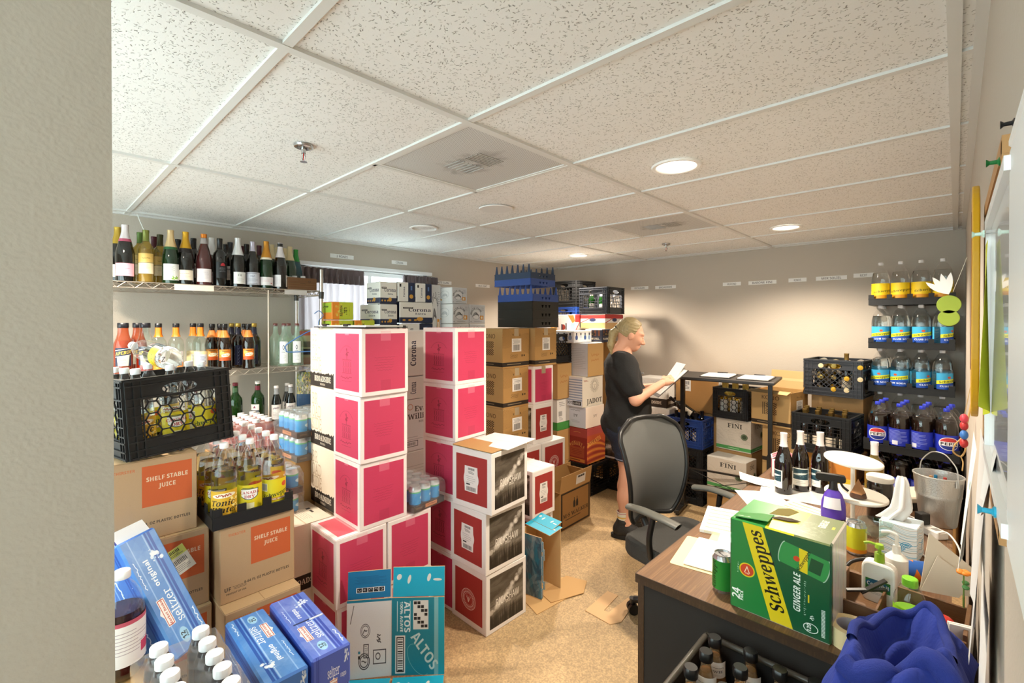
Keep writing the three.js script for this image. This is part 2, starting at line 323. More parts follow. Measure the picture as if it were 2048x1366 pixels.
// pink wine carton: logo face, text face, lid
const pinkC = '#c63a5e', pinkI = '#8e1f3e';
const pinkFrame = (g, w, h) => { corr(g, w, h, '#f1e6e4'); fill(g, pinkC, w * 0.07, h * 0.06, w * 0.86, h * 0.88); g.save(); g.globalAlpha = 0.05; for (let i = 0; i < 60; i++) fill(g, i % 2 ? '#fff' : '#600', w * 0.07 + rnd() * w * 0.8, h * 0.06 + rnd() * h * 0.86, rnd() * 40, 1); g.restore(); };
const PINK = sheet(256, 304, [
  (g, w, h) => {
    pinkFrame(g, w, h); g.strokeStyle = pinkI; g.fillStyle = pinkI; g.lineWidth = 1.6;
    for (let r = 0; r < 2; r++) for (let i = 0; i < 5; i++) { const x = 92 + i * 17, y = 150 + r * 30; fill(g, pinkI, x, y, 5, 22); g.beginPath(); g.arc(x + 2.5, y, 7, PI, 2 * PI); g.stroke(); }
    fill(g, pinkI, 84, 140, 88, 2); fill(g, pinkI, 84, 204, 88, 2); fill(g, pinkI, 126, 100, 4, 40);
    for (let i = 0; i < 9; i++) { const a = rnd() * 6.3; g.beginPath(); g.ellipse(128 + Math.cos(a) * 11, 106 + Math.sin(a) * 11, 8, 3, a, 0, 7); g.fill(); }
    g.beginPath(); g.arc(128, 150, 74, PI * 1.18, PI * 1.82); g.setLineDash([3, 4]); g.lineWidth = 4; g.stroke(); g.setLineDash([]);
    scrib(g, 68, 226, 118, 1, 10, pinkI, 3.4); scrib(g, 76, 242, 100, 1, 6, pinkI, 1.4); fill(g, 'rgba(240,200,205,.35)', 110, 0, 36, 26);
  },
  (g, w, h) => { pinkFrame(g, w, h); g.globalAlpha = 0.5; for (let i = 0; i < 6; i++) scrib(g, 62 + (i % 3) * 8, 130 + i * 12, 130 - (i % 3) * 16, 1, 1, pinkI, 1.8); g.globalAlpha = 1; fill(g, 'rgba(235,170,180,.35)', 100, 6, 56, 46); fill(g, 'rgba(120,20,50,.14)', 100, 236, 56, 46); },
  (g, w, h) => { corr(g, w, h, '#f1e6e4'); fill(g, '#d9606f', w * 0.1, h * 0.09, w * 0.8, h * 0.82); fill(g, '#f1e6e4', 0, h * 0.485, w, 7); fill(g, 'rgba(226,190,190,.6)', 0, h * 0.42, w, h * 0.16); },
], 0.5);
// cream carton with stacked outline letters and a torn dark band
const BROAD = sheet(256, 304, [
  (g, w, h) => {
    corr(g, w, h, '#ecdcc6');
    ['BR', 'OAD', 'SIDE'].forEach((s, i) => { g.save(); g.translate(14, 62 + i * 66); g.scale(0.72, 1.25); g.font = '64px serif'; g.textBaseline = 'middle'; g.strokeStyle = '#b3977a'; g.lineWidth = 2.4; g.strokeText(s, 0, 0); g.restore(); });
    g.fillStyle = '#2a211b'; g.beginPath(); g.moveTo(0, h); g.lineTo(0, h - 78); let x = 0; while (x < w) { x += 6 + rnd() * 12; g.lineTo(x, h - 80 + rnd() * 14); } g.lineTo(w, h); g.fill();
    text(g, 'BROADSIDE', w / 2, h - 42, 36, '#e8dccb', 'serif', { sx: 0.78, sy: 1.1, style: 'bold' }); text(g, 'WINES', w / 2, h - 16, 15, '#d9ccb8', 'serif', { style: 'bold' });
  },
  (g, w, h) => { corr(g, w, h, '#ecdcc6'); fill(g, '#2a211b', 0, h - 70, w, 70); text(g, 'BROADSIDE', w / 2, h - 38, 34, '#e8dccb', 'serif', { sx: 0.8, style: 'bold' }); },
  (g, w, h) => { corr(g, w, h, '#e9dcc9'); g.fillStyle = '#b9a99a'; g.beginPath(); g.moveTo(0, 0); g.lineTo(70, 0); for (let i = 0; i < 12; i++) g.lineTo(60 + rnd() * 60, i * 27); g.lineTo(0, h); g.fill(); fill(g, '#3a3330', 90, 40, 18, 26); fill(g, '#4a423d', 120, 46, 34, 14); scrib(g, 96, 90, 120, 6, 12, '#8b7d70', 1.4); fill(g, '#cbb99f', 0, h / 2 - 2, w, 4); },
], 0.62);
// red and white carton with a black and white forest picture
const redC = '#a5322f';
const redFrame = (g, w, h) => { corr(g, w, h, '#efeae6'); fill(g, redC, w * 0.1, h * 0.1, w * 0.8, h * 0.8); };
const shipLabel = (g, x, y, w, h) => { g.fillStyle = '#ece7e2'; g.beginPath(); g.moveTo(x, y); g.lineTo(x + w, y); g.lineTo(x + w + 2, y + h * 0.3); g.quadraticCurveTo(x + w + 14, y + h * 0.5, x + w + 2, y + h * 0.68); g.lineTo(x + w, y + h); g.lineTo(x, y + h); g.lineTo(x - 2, y + h * 0.7); g.quadraticCurveTo(x - 12, y + h * 0.5, x - 2, y + h * 0.3); g.fill(); barcode(g, x + w * 0.28, y + 8, w * 0.5, 12, '#333'); lines(g, x + w * 0.25, y + 26, w * 0.5, 3, 5, '#666', 2); lines(g, x + 8, y + 52, w * 0.75, 4, 10, '#999', 1.5); fill(g, '#333', x + 10, y + h * 0.68, w * 0.3, 7); barcode(g, x + 12, y + h * 0.8, w * 0.72, h * 0.16, '#222'); };
const RICK = sheet(256, 304, [
  (g, w, h) => { redFrame(g, w, h); shipLabel(g, 84, 86, 84, 132); },
  (g, w, h) => { redFrame(g, w, h); g.strokeStyle = '#e9ddd6'; g.lineWidth = 3; g.beginPath(); g.arc(w / 2, 170, 52, 0, 7); g.stroke(); g.lineWidth = 1.5; g.beginPath(); g.arc(w / 2, 170, 46, 0, 7); g.stroke(); g.beginPath(); g.arc(w / 2, 170, 30, 0, 7); g.stroke(); g.setLineDash([4, 3]); g.lineWidth = 7; g.beginPath(); g.arc(w / 2, 170, 38, 0, 7); g.stroke(); g.setLineDash([]); g.lineWidth = 2; for (let i = 0; i < 7; i++) { g.beginPath(); g.moveTo(w / 2, 186); g.lineTo(w / 2 - 18 + i * 6, 150 + (i % 2) * 9); g.stroke(); } },
  (g, w, h) => {
    corr(g, w, h, '#efeae6'); g.save(); g.beginPath(); g.rect(w * 0.08, h * 0.07, w * 0.84, h * 0.86); g.clip();
    fill(g, '#43392f', 0, 0, w, h); for (let i = 0; i < 260; i++) { const y = rnd() * h, v = 40 + 70 * rnd() + (y > 120 && y < 210 ? 50 : 0); g.fillStyle = `rgba(${v + 12},${v + 4},${v - 8},0.25)`; g.beginPath(); g.ellipse(rnd() * w, y, 20 + rnd() * 50, 4 + rnd() * 12, -0.5 * rnd(), 0, 7); g.fill(); }
    for (let i = 0; i < 60; i++) { const x = rnd() * w, y = 235 + rnd() * 40; g.fillStyle = `rgba(30,24,18,${0.35 + rnd() * 0.4})`; g.beginPath(); g.moveTo(x - 8, h); g.lineTo(x, y - 30 - rnd() * 30); g.lineTo(x + 8, h); g.fill(); }
    for (let i = 0; i < 90; i++) { const t = rnd(), x = 20 + t * 210, y = 200 - t * t * 90 - t * 70; const v = 190 + rnd() * 60; g.fillStyle = `rgba(${v},${v - 8},${v - 18},0.3)`; g.beginPath(); g.arc(x + (rnd() - 0.5) * 26, y + (rnd() - 0.5) * 18, 4 + rnd() * 11, 0, 7); g.fill(); }
    g.restore(); text(g, 'RICKSHAW', w / 2 + 4, h * 0.53, 44, '#f4efe6', 'sans-serif', { sx: 0.72, sy: 1.15 }); text(g, 'WINES', w / 2 + 10, h * 0.61, 11, '#e8e0d4', 'serif');
  },
  (g, w, h) => { corr(g, w, h, '#efebe7'); fill(g, '#d8d1ca', 0, h / 2 - 1, w, 3); },
], 0.55);
// kraft carton with striped K emblem, black band at the foot
const kLogo = (g, x, y, s, c = '#3a2c1c') => { g.save(); g.translate(x, y); g.scale(s, s); fill(g, c, -34, -34, 3, 70); fill(g, c, -27, -34, 3, 70); g.strokeStyle = c; g.lineWidth = 4; g.beginPath(); g.rect(-20, -36, 48, 72); g.clip(); for (const q of [-1, 1]) for (let i = -3; i < 4; i++) { g.save(); g.beginPath(); g.rect(-20, q < 0 ? -36 : 1, 48, 35); g.clip(); g.beginPath(); g.moveTo(-24, q * (i * 10)); g.lineTo(34, q * (i * 10 + 46)); g.stroke(); g.restore(); } g.restore(); };
const kBand = (g, w, h) => { fill(g, '#2b2016', 0, h - 46, w, 32); lines(g, 40, h - 32, w - 80, 1, 4, '#9c8a6c', 5); };
const KONO = sheet(256, 304, [
  (g, w, h) => { corr(g, w, h, '#c39f68'); text(g, 'KONO', w / 2, 56, 46, '#4a3822', 'sans-serif', { sx: 0.95 }); kLogo(g, w / 2, 150, 1.55); kBand(g, w, h); },
  (g, w, h) => { corr(g, w, h, '#b38a50'); g.strokeStyle = 'rgba(95,66,32,.55)'; g.lineWidth = 1.3; for (let k = 0; k < 2; k++) for (let r = 10; r < 120; r += 8) { g.beginPath(); g.ellipse(k ? w + 10 : -10, 60 + k * 60, r * 1.1, r * 0.7, 0.3, 0, 7); g.stroke(); } ['Y', 'n', '+', 'Z'].forEach((s, i) => text(g, s, 96 + i * 22, 46, 22, '#3f2f1c', 'sans-serif', { style: 'bold' })); g.fillStyle = '#ece8e2'; g.fillRect(84, 74, 92, 104); lines(g, 94, 84, 70, 4, 9, '#888', 3); barcode(g, 100, 122, 60, 46, '#222'); scrib(g, 66, 202, 80, 4, 8, '#5a4426', 1.8); fill(g, '#3f2f1c', 178, 202, 12, 16); fill(g, '#3f2f1c', 198, 204, 14, 12); kBand(g, w, h); },
  (g, w, h) => { corr(g, w, h, '#c4a26e'); fill(g, '#a58454', 0, h / 2 - 1, w, 3); fill(g, 'rgba(216,190,140,.7)', 0, h / 2 - 20, w, 40); },
], 0.7);
// plain kraft juice case
const JUICE = sheet(384, 400, [
  (g, w, h) => { corr(g, w, h, '#b3926f', 900); fill(g, '#c25a2c', 150, 28, 214, 206); text(g, 'SHELF STABLE', 257, 96, 31, '#dcc4a8', 'sans-serif', { style: 'bold', sx: 0.88 }); text(g, 'JUICE', 257, 136, 31, '#dcc4a8', 'sans-serif', { style: 'bold', sx: 0.88 }); text(g, 'THIRSTER', 80, 40, 19, '#c0673c', 'sans-serif', { style: 'bold' }); text(g, '8-64 FL OZ PLASTIC BOTTLES', 236, 318, 20, '#3a3029', 'sans-serif', { style: 'bold', sx: 0.9 }); text(g, 'UF', 34, 330, 28, '#3a3029', 'sans-serif', { style: 'bold' }); lines(g, 58, 322, 70, 3, 7, '#4a4038', 2); text(g, 'PRODUCT OF USA', 76, 356, 12, '#3a3029', 'sans-serif', { style: 'bold' }); },
  (g, w, h) => { corr(g, w, h, '#ad8c68', 900); fill(g, '#c25a2c', 40, 40, 90, 200); },
  (g, w, h) => { corr(g, w, h, '#b99a72', 900); fill(g, '#8e6f4a', 0, h / 2 - 1.5, w, 3); },
], 0.75);
// blue seltzer 12-packs
const bub = (g, x, y, s) => { for (let i = 0; i < 26; i++) { const a = rnd() * 6.3, r = rnd() * 26 * s; g.fillStyle = 'rgba(235,246,255,.85)'; g.beginPath(); g.arc(x + Math.cos(a) * r, y + Math.sin(a) * r, (1.5 + rnd() * 5) * s, 0, 7); g.fill(); } };
const kart = (g, x, y, s) => { g.save(); g.translate(x, y); g.scale(s, s); g.fillStyle = '#f4f1ee'; g.beginPath(); g.moveTo(-62, -20); g.lineTo(-20, -20); g.lineTo(0, -32); g.lineTo(20, -20); g.lineTo(62, -20); g.lineTo(62, 20); g.lineTo(-62, 20); g.fill(); g.strokeStyle = '#b23428'; g.lineWidth = 3; g.strokeRect(-57, -15, 114, 30); text(g, 'Market Basket', 0, 1, 17, '#a4281e', 'serif', { style: 'bold' }); g.restore(); };
const seltz = (c0, c1, flav) => (g, w, h) => {
  fill(g, c0, 0, 0, w, h); for (let i = 0; i < 40; i++) { g.fillStyle = 'rgba(255,255,255,.04)'; g.beginPath(); g.ellipse(rnd() * w, rnd() * h, 60, 20, rnd() * 3, 0, 7); g.fill(); }
  fill(g, c1, 0, h - 38, w, 12); fill(g, c1, 0, h - 53, w, 9); fill(g, 'rgba(190,220,250,.6)', 0, h - 62, w, 6); fill(g, 'rgba(190,220,250,.5)', 0, 29, w, 5); bub(g, 372, h - 46, 1.2);
  text(g, flav, 312, 62, 30, '#f3f8ff', 'sans-serif', { style: 'bold' }); text(g, 'seltzer', 168, 82, 50, '#f3f8ff', 'serif', { sx: 0.85 }); kart(g, 160, 40, 0.85); g.fillStyle = '#9fd0ee'; g.beginPath(); g.ellipse(52, 66, 30, 20, 0, 0, 7); g.fill(); text(g, '12', 52, 62, 26, '#10202c', 'sans-serif', { style: 'bold' }); text(g, 'PACK', 52, 78, 10, '#10202c', 'sans-serif', { style: 'bold' }); scrib(g, 260, 16, 120, 1, 1, '#dcecff', 3); scrib(g, 20, h - 12, 110, 1, 1, '#dcecff', 4);
};
const seltzSide = (c0, c1) => (g, w, h) => { fill(g, c0, 0, 0, w, h); fill(g, c1, 0, 24, w, 10); fill(g, c1, 0, 38, w, 8); fill(g, 'rgba(190,220,250,.5)', 0, h - 40, w, 6); scrib(g, 60, 100, 140, 1, 1, '#dcecff', 5); scrib(g, 280, 80, 120, 1, 1, '#dcecff', 5); };
const seltzEnd = (c0, c1, flav) => (g, w, h) => { fill(g, c0, 0, 0, w, h); fill(g, c1, 30, 0, 14, h); fill(g, c1, 52, 0, 10, h); text(g, 'seltzer', 250, 80, 62, '#f3f8ff', 'serif', { sx: 0.8 }); kart(g, 250, 130, 0.8); bub(g, 420, 40, 1.3); text(g, flav, 380, 110, 30, '#f3f8ff', 'sans-serif'); };
const SELT = sheet(460, 160, [seltz('#4a86cf', '#1f55ac', 'original'), seltzSide('#3a70bf', '#1f4fa4'), seltzEnd('#4177c8', '#2450a8', 'original'), seltz('#5a77cf', '#2c4bb0', 'raspo'), seltzSide('#4360c0', '#2a43a8'), seltzEnd('#4b63c4', '#2c46aa', 'raspo'), (g, w, h) => { fill(g, '#e9eaec', 0, 0, w, h); fill(g, '#39479a', 0, h - 20, w, 8); speck(g, w, h, 200, '#888', 0.2); }, seltzSide('#3a66b4', '#1f4b9a')], 0.38, 2);
// beer and hard seltzer packs
const NAVY = '#1d2a48';
const beerFace = (g, w, h) => { fill(g, '#eceae2', 0, 0, w, h); fill(g, NAVY, 0, h - 66, w, 66); text(g, 'Corona', w * 0.6, 92, 62, '#1b2540', 'serif', { style: 'bold', sx: 0.8 }); text(g, 'Extra', w * 0.62, 142, 30, '#1b2540', 'serif', { style: 'bold' }); g.fillStyle = '#d29a3a'; g.beginPath(); g.arc(w * 0.6, h - 46, 26, 0, 7); g.fill(); for (let i = 0; i < 3; i++) { g.beginPath(); g.arc(30 + i * 44, h - 32, 12, 0, 7); g.fill(); } g.strokeStyle = '#2a2a2a'; g.lineWidth = 8; g.strokeRect(26, 62, 70, 12); };
const CORONA = sheet(256, 256, [
  beerFace,
  (g, w, h) => { fill(g, '#e9e8e2', 0, 0, w, h); fill(g, NAVY, 150, 0, 106, h); text(g, 'Corona', 86, h / 2, 40, '#1b2540', 'serif', { rot: -PI / 2, style: 'bold' }); fill(g, '#222', 18, 18, 26, 40); g.fillStyle = '#d29a3a'; g.beginPath(); g.arc(200, 190, 30, 0, 7); g.fill(); fill(g, '#5a7cae', 190, 40, 24, 60); },
  (g, w, h) => { fill(g, '#e4e4e2', 0, 0, w, h); text(g, 'Corona', 110, h / 2, 78, '#111822', 'serif', { rot: -PI / 2, style: 'bold', sx: 0.82 }); text(g, 'Extra', 184, h / 2 - 20, 42, '#111822', 'serif', { rot: -PI / 2, style: 'bold' }); fill(g, NAVY, 232, 0, 24, h); },
  (g, w, h) => { fill(g, '#e6e5e2', 0, 0, w, h); text(g, 'Evan', 150, 46, 38, '#3a3634', 'serif', { style: 'bold' }); text(g, 'Williams', 150, 84, 38, '#3a3634', 'serif', { style: 'bold' }); text(g, 'BOURBON', 160, 112, 14, '#3a3634', 'serif'); g.strokeStyle = '#c98a6a'; g.lineWidth = 3; g.beginPath(); g.arc(78, 34, 14, 0, 7); g.stroke(); lines(g, 30, 186, 120, 2, 12, '#aaa', 2); g.strokeStyle = '#666'; g.strokeRect(30, 208, 90, 26); barcode(g, 36, 214, 70, 14, '#666'); },
  (g, w, h) => { fill(g, '#e8e7e4', 0, 0, w, h); text(g, 'Corona', 150, 60, 42, '#20262f', 'serif', { rot: PI, style: 'bold' }); text(g, 'Extra', 150, 26, 24, '#20262f', 'serif', { rot: PI, style: 'bold' }); g.fillStyle = '#d8a860'; g.fillRect(120, 90, 60, 8); fill(g, '#222', 10, 150, 24, 60); fill(g, '#20283a', 236, 120, 20, 136); },
], 0.5);
const CLAW = sheet(256, 256, [
  (g, w, h) => { fill(g, '#d3d4d4', 0, 0, w, h); g.save(); g.beginPath(); g.arc(106, 130, 74, 0, 7); g.fillStyle = '#e6e6e4'; g.fill(); g.strokeStyle = '#24272b'; g.lineWidth = 3; g.stroke(); g.clip(); g.lineWidth = 2; for (let i = 0; i < 14; i++) { g.beginPath(); g.moveTo(40 + i * 5, 170 - i * 3); g.bezierCurveTo(70 + i * 4, 60 + i * 7, 140, 100 + i * 4, 150, 190 - i * 5); g.stroke(); } g.restore(); const s = 'WHITE CLAW'; for (let i = 0; i < s.length; i++) { const a = PI * 1.02 + (i / 9) * PI * 0.8; text(g, s[i], 106 + Math.cos(a) * 90, 130 + Math.sin(a) * 90, 30, '#1d2023', 'sans-serif', { rot: a + PI / 2, style: 'bold' }); } fill(g, '#d9952f', 168, 150, 62, 58); fill(g, '#ece3d2', 182, 162, 30, 32); lines(g, 190, 30, 50, 6, 10, '#888', 2); lines(g, 60, 226, 140, 2, 10, '#777', 3); fill(g, '#222', 10, 232, 10, 10); },
  (g, w, h) => { fill(g, '#eeeeec', 0, 0, w, h); g.strokeStyle = '#b9bcbd'; g.lineWidth = 4; g.beginPath(); g.arc(150, 110, 62, 0, 7); g.stroke(); for (let i = 0; i < 6; i++) { g.beginPath(); g.moveTo(110 + i * 8, 140); g.quadraticCurveTo(150, 60 + i * 10, 190, 120 + i * 6); g.stroke(); } g.fillStyle = '#e0a648'; g.beginPath(); g.ellipse(90, 190, 26, 12, 0.7, 0, 7); g.fill(); lines(g, 20, 30, 60, 4, 12, '#c9c9c8', 3); },
], 0.45);
const LIL = sheet(256, 200, [
  (g, w, h) => { fill(g, '#c8d23a', 0, 0, w, h); fill(g, '#f0902c', 0, 0, 84, h); g.globalAlpha = 0.5; for (let i = 0; i < 30; i++) { g.fillStyle = i % 2 ? '#f5b23c' : '#dfe26a'; g.beginPath(); g.arc(40 + rnd() * 90, rnd() * h, 4 + rnd() * 12, 0, 7); g.fill(); } g.globalAlpha = 1; text(g, 'HEAVEN', 108, h / 2, 46, '#20200c', 'sans-serif', { rot: PI / 2, style: 'bold', sx: 0.75 }); text(g, "LIL'", 160, h / 2, 58, '#20200c', 'sans-serif', { rot: PI / 2, style: 'bold', sx: 0.9 }); scrib(g, 204, 40, 6, 10, 12, '#55601a', 3); },
  (g, w, h) => { fill(g, '#a9c43a', 0, 0, w, h); fill(g, '#e88a30', 0, 120, w, 80); scrib(g, 50, 50, 150, 1, 1, '#2a3a10', 8); },
  (g, w, h) => { corr(g, w, h, '#c79c66'); scrib(g, 70, 100, 120, 1, 1, '#7a5a34', 6); },
], 0.55);
// other cartons
const lion = (g, x, y, s) => { g.save(); g.translate(x, y); g.scale(s, s); g.strokeStyle = '#6b6254'; g.lineWidth = 2.4; for (let i = 0; i < 26; i++) { const a = i / 26 * 2 * PI; g.beginPath(); g.moveTo(Math.cos(a) * 30, Math.sin(a) * 34); g.quadraticCurveTo(Math.cos(a + 0.3) * 46, Math.sin(a + 0.3) * 50, Math.cos(a + 0.15) * 54, Math.sin(a + 0.15) * 60); g.stroke(); } g.beginPath(); g.ellipse(0, 0, 26, 32, 0, 0, 7); g.stroke(); g.beginPath(); g.moveTo(-14, -6); g.lineTo(-4, -6); g.moveTo(4, -6); g.lineTo(14, -6); g.moveTo(0, -4); g.lineTo(-4, 10); g.lineTo(4, 10); g.moveTo(-9, 19); g.lineTo(9, 19); g.stroke(); g.restore(); };
const MISC = sheet(256, 256, [
  (g, w, h) => { fill(g, '#dfe4ee', 0, 0, w, h); for (let i = 0; i < 9; i++) fill(g, '#8fa3c4', 0, 18 + i * 22, w, 9); fill(g, '#dfe4ee', 0, 212, w, 44); text(g, 'JADOT', 74, 226, 34, '#20242c', 'serif', { style: 'bold' }); fill(g, '#20242c', 134, 208, 108, 34); text(g, 'JADOT', 188, 226, 26, '#e6e8ec', 'serif', { style: 'bold' }); },                       // 0 striped
  (g, w, h) => { corr(g, w, h, '#d8cfc0'); lion(g, 150, 78, 1.05); text(g, 'JADOT', 150, 214, 58, '#2a2620', 'serif', { style: 'bold' }); lines(g, 12, 24, 60, 2, 10, '#a06a5a', 4); },               // 1 face
  (g, w, h) => { fill(g, '#d5d9e6', 0, 0, w, h); text(g, '3V', w / 2, 110, 46, '#5a6070', 'serif', { style: 'bold' }); scrib(g, 60, 44, 140, 1, 1, '#6a7080', 4); lines(g, 70, 170, 110, 3, 12, '#9aa0b0', 3); }, // 2
  (g, w, h) => { fill(g, '#ead8c8', 0, 0, w, h); text(g, '3V', w / 2, 120, 46, '#8a7468', 'serif', { style: 'bold' }); },                                                            // 3
  (g, w, h) => { fill(g, '#8c2a22', 0, 0, w, h); fill(g, '#a8433c', 0, 0, w, 66); const s = 'BONANZA'; for (let i = 0; i < 7; i++) { const a = (i - 3) / 3; text(g, s[i], 128 + a * 84, 112 + a * a * 26, 42, '#d9a35a', 'serif', { rot: a * 0.4, style: 'bold', sx: 0.8 }); } fill(g, '#a24a2c', 36, 142, 184, 74); lines(g, 52, 158, 140, 4, 12, '#7a2418', 3); fill(g, '#c47a34', 30, 226, 196, 24); lines(g, 40, 234, 170, 1, 10, '#7a3a18', 8); g.strokeStyle = '#d9a35a'; g.lineWidth = 2; g.beginPath(); g.moveTo(84, 34); g.lineTo(128, 26); g.lineTo(172, 34); g.stroke(); }, // 4
  (g, w, h) => { fill(g, '#b04a26', 0, 0, w, h); for (let i = 0; i < 8; i++) { g.fillStyle = i % 2 ? '#c9782e' : '#8e3420'; g.beginPath(); g.moveTo(0, 100 + i * 22); g.quadraticCurveTo(130, 60 + i * 26, 256, 130 + i * 16); g.lineTo(256, 142 + i * 16); g.quadraticCurveTo(130, 80 + i * 26, 0, 112 + i * 22); g.fill(); } text(g, 'BONANZA', 96, 100, 46, '#dba24c', 'serif', { rot: -0.2, style: 'bold', sx: 0.8 }); fill(g, '#a8433c', 0, 0, w, 50); }, // 5
  (g, w, h) => { corr(g, w, h, '#d4cabb'); g.strokeStyle = 'rgba(160,150,134,.5)'; g.lineWidth = 1.3; for (let i = 0; i < 26; i++) { g.beginPath(); g.ellipse(rnd() * w, 90 + rnd() * 100, 20 + rnd() * 40, 6 + rnd() * 12, rnd(), 0, 5); g.stroke(); } scrib(g, 110, 22, 60, 1, 1, '#8a8070', 3); text(g, 'FINI', 140, 52, 50, '#2c2a26', 'serif', { style: 'bold' }); g.fillStyle = '#3f4f36'; g.beginPath(); g.arc(210, 132, 25, 0, 7); g.fill(); g.strokeStyle = '#92a07c'; g.beginPath(); g.arc(210, 132, 19, 0, 7); g.stroke(); fill(g, '#4f9a52', 0, 222, w, 28); lines(g, 90, 234, 110, 1, 5, '#bfe0bf', 4); }, // 6
  (g, w, h) => { corr(g, w, h, '#9a6f3c'); g.strokeStyle = '#241a10'; g.lineWidth = 11; g.strokeRect(10, 12, w - 20, h - 24); for (const x of [112, 136]) { g.fillStyle = '#241a10'; g.fillRect(x, 64, 5, 22); g.beginPath(); g.ellipse(x + 2.5, 106, 9, 26, 0, 0, 7); g.fill(); g.fillRect(x - 6.5, 104, 18, 26); } text(g, 'M·S WALKER', w / 2, 164, 35, '#241a10', 'serif', { style: 'bold', sx: 0.92 }); lines(g, 40, 190, 170, 1, 5, '#3a2a18', 5); }, // 7
  (g, w, h) => { corr(g, w, h, '#b28a55'); }, // 8 plain kraft
  (g, w, h) => { corr(g, w, h, '#b9935c'); g.globalAlpha = 0.6; scrib(g, 50, 90, 150, 2, 40, '#a4672e', 6); g.globalAlpha = 1; }, // 9 kraft faint print
  (g, w, h) => { corr(g, w, h, '#e2ddd4'); lines(g, 40, 60, 160, 10, 13, '#c7c1b8', 3); }, // 10 cream white
  (g, w, h) => { fill(g, '#cfd2d8', 0, 0, w, h); lines(g, 30, 40, 190, 12, 14, '#b2b6be', 3); }, // 11 grey
  (g, w, h) => { corr(g, w, h, '#e9e6e1'); fill(g, '#2c211a', 0, 176, w, 80); text(g, 'BROADSIDE', w / 2, 214, 36, '#e8dccb', 'serif', { sx: 0.8, style: 'bold' }); for (let i = 0; i < 40; i++) fill(g, '#d4cfc6', rnd() * w, 10 + rnd() * 150, 3, 14); }, // 12
  (g, w, h) => { corr(g, w, h, '#eae8e4'); for (let i = 0; i < 26; i++) fill(g, '#d8d5ce', 6 + i * 9.6, 8, 2, h - 16); }, // 13 white ribbed
  (g, w, h) => { fill(g, '#e9e6e6', 0, 0, w, h); fill(g, '#c03a3a', 0, 0, w, 70); fill(g, '#d8b27a', 0, 150, w, 106); g.fillStyle = '#2c3a66'; g.beginPath(); g.arc(128, 96, 34, 0, 7); g.fill(); g.strokeStyle = '#c03a3a'; g.lineWidth = 12; g.beginPath(); g.moveTo(0, 150); g.lineTo(110, 60); g.stroke(); }, // 14 red white pack
  (g, w, h) => { fill(g, '#eef0f4', 0, 0, w, h); for (let i = 0; i < 4; i++) { g.fillStyle = ['#2d4f9a', '#c7d4ea', '#35599f', '#8ea6cf'][i]; g.beginPath(); g.ellipse(36 + i * 62, 150, 18, 58, 0, 0, 7); g.fill(); fill(g, '#27304a', 28 + i * 62, 40, 16, 54); } fill(g, '#e7edf7', 0, 200, w, 56); }, // 15 blue bottle pack
  (g, w, h) => { fill(g, '#1f2438', 0, 0, w, h); for (let i = 0; i < 4; i++) { g.fillStyle = '#6b3a1c'; g.fillRect(20 + i * 60, 10, 30, 120); } g.fillStyle = '#2a1c14'; g.beginPath(); g.ellipse(90, 90, 70, 40, 0, 0, 7); g.fill(); text(g, 'SAMUEL', 120, 190, 52, '#e9dfc8', 'serif', { style: 'bold', sx: 0.9 }); lines(g, 60, 80, 60, 2, 14, '#b99a5a', 6); }, // 16
  (g, w, h) => { fill(g, '#e6e2e4', 0, 0, w, h); g.fillStyle = '#e0913e'; g.beginPath(); g.moveTo(150, 0); g.lineTo(230, 0); g.lineTo(256, 60); g.lineTo(220, 80); g.fill(); g.fillStyle = '#9a3a2e'; g.beginPath(); g.arc(90, 120, 28, 0, 7); g.fill(); fill(g, '#28304a', 60, 90, 18, 80); fill(g, '#28304a', 120, 80, 18, 90); g.fillStyle = '#8fb4c0'; g.fillRect(200, 80, 56, 176); fill(g, '#4a4fa0', 30, 190, 60, 50); }, // 17
  (g, w, h) => { fill(g, '#dfdcd7', 0, 0, w, h); fill(g, '#3f8a3c', 0, 190, w, 66); lines(g, 30, 26, 120, 3, 14, '#777', 4); barcode(g, 24, 100, 70, 40, '#444'); lines(g, 30, 150, 80, 3, 10, '#888', 3); }, // 18 green foot
  (g, w, h) => { corr(g, w, h, '#a87c47'); fill(g, '#e4e2de', 30, 26, 66, 84); barcode(g, 38, 36, 50, 26, '#334'); lines(g, 40, 70, 46, 3, 10, '#555', 4); fill(g, '#222', 128, 2, 5, 14); fill(g, '#222', 216, 2, 5, 14); }, // 19 big brown labelled
  (g, w, h) => { corr(g, w, h, '#b8822e'); g.strokeStyle = '#3a2a10'; g.lineWidth = 4; g.beginPath(); g.arc(120, 120, 60, PI, 2 * PI); g.stroke(); scrib(g, 80, 128, 90, 1, 1, '#3a2a10', 10); }, // 20 ochre carton
], 0.62, 6);
const mscMap = (a, b, c = 8) => ({ px: MISC.r[a], nx: MISC.r[a], pz: MISC.r[b], nz: MISC.r[b], py: MISC.r[c], ny: MISC.r[c] });
// ---------------------------------------------------------------- cartons
const tapeMat = mat(0xd9c6a4, 0.25, { transmission: 0.35, thickness: 0 });
const protos = new Map();
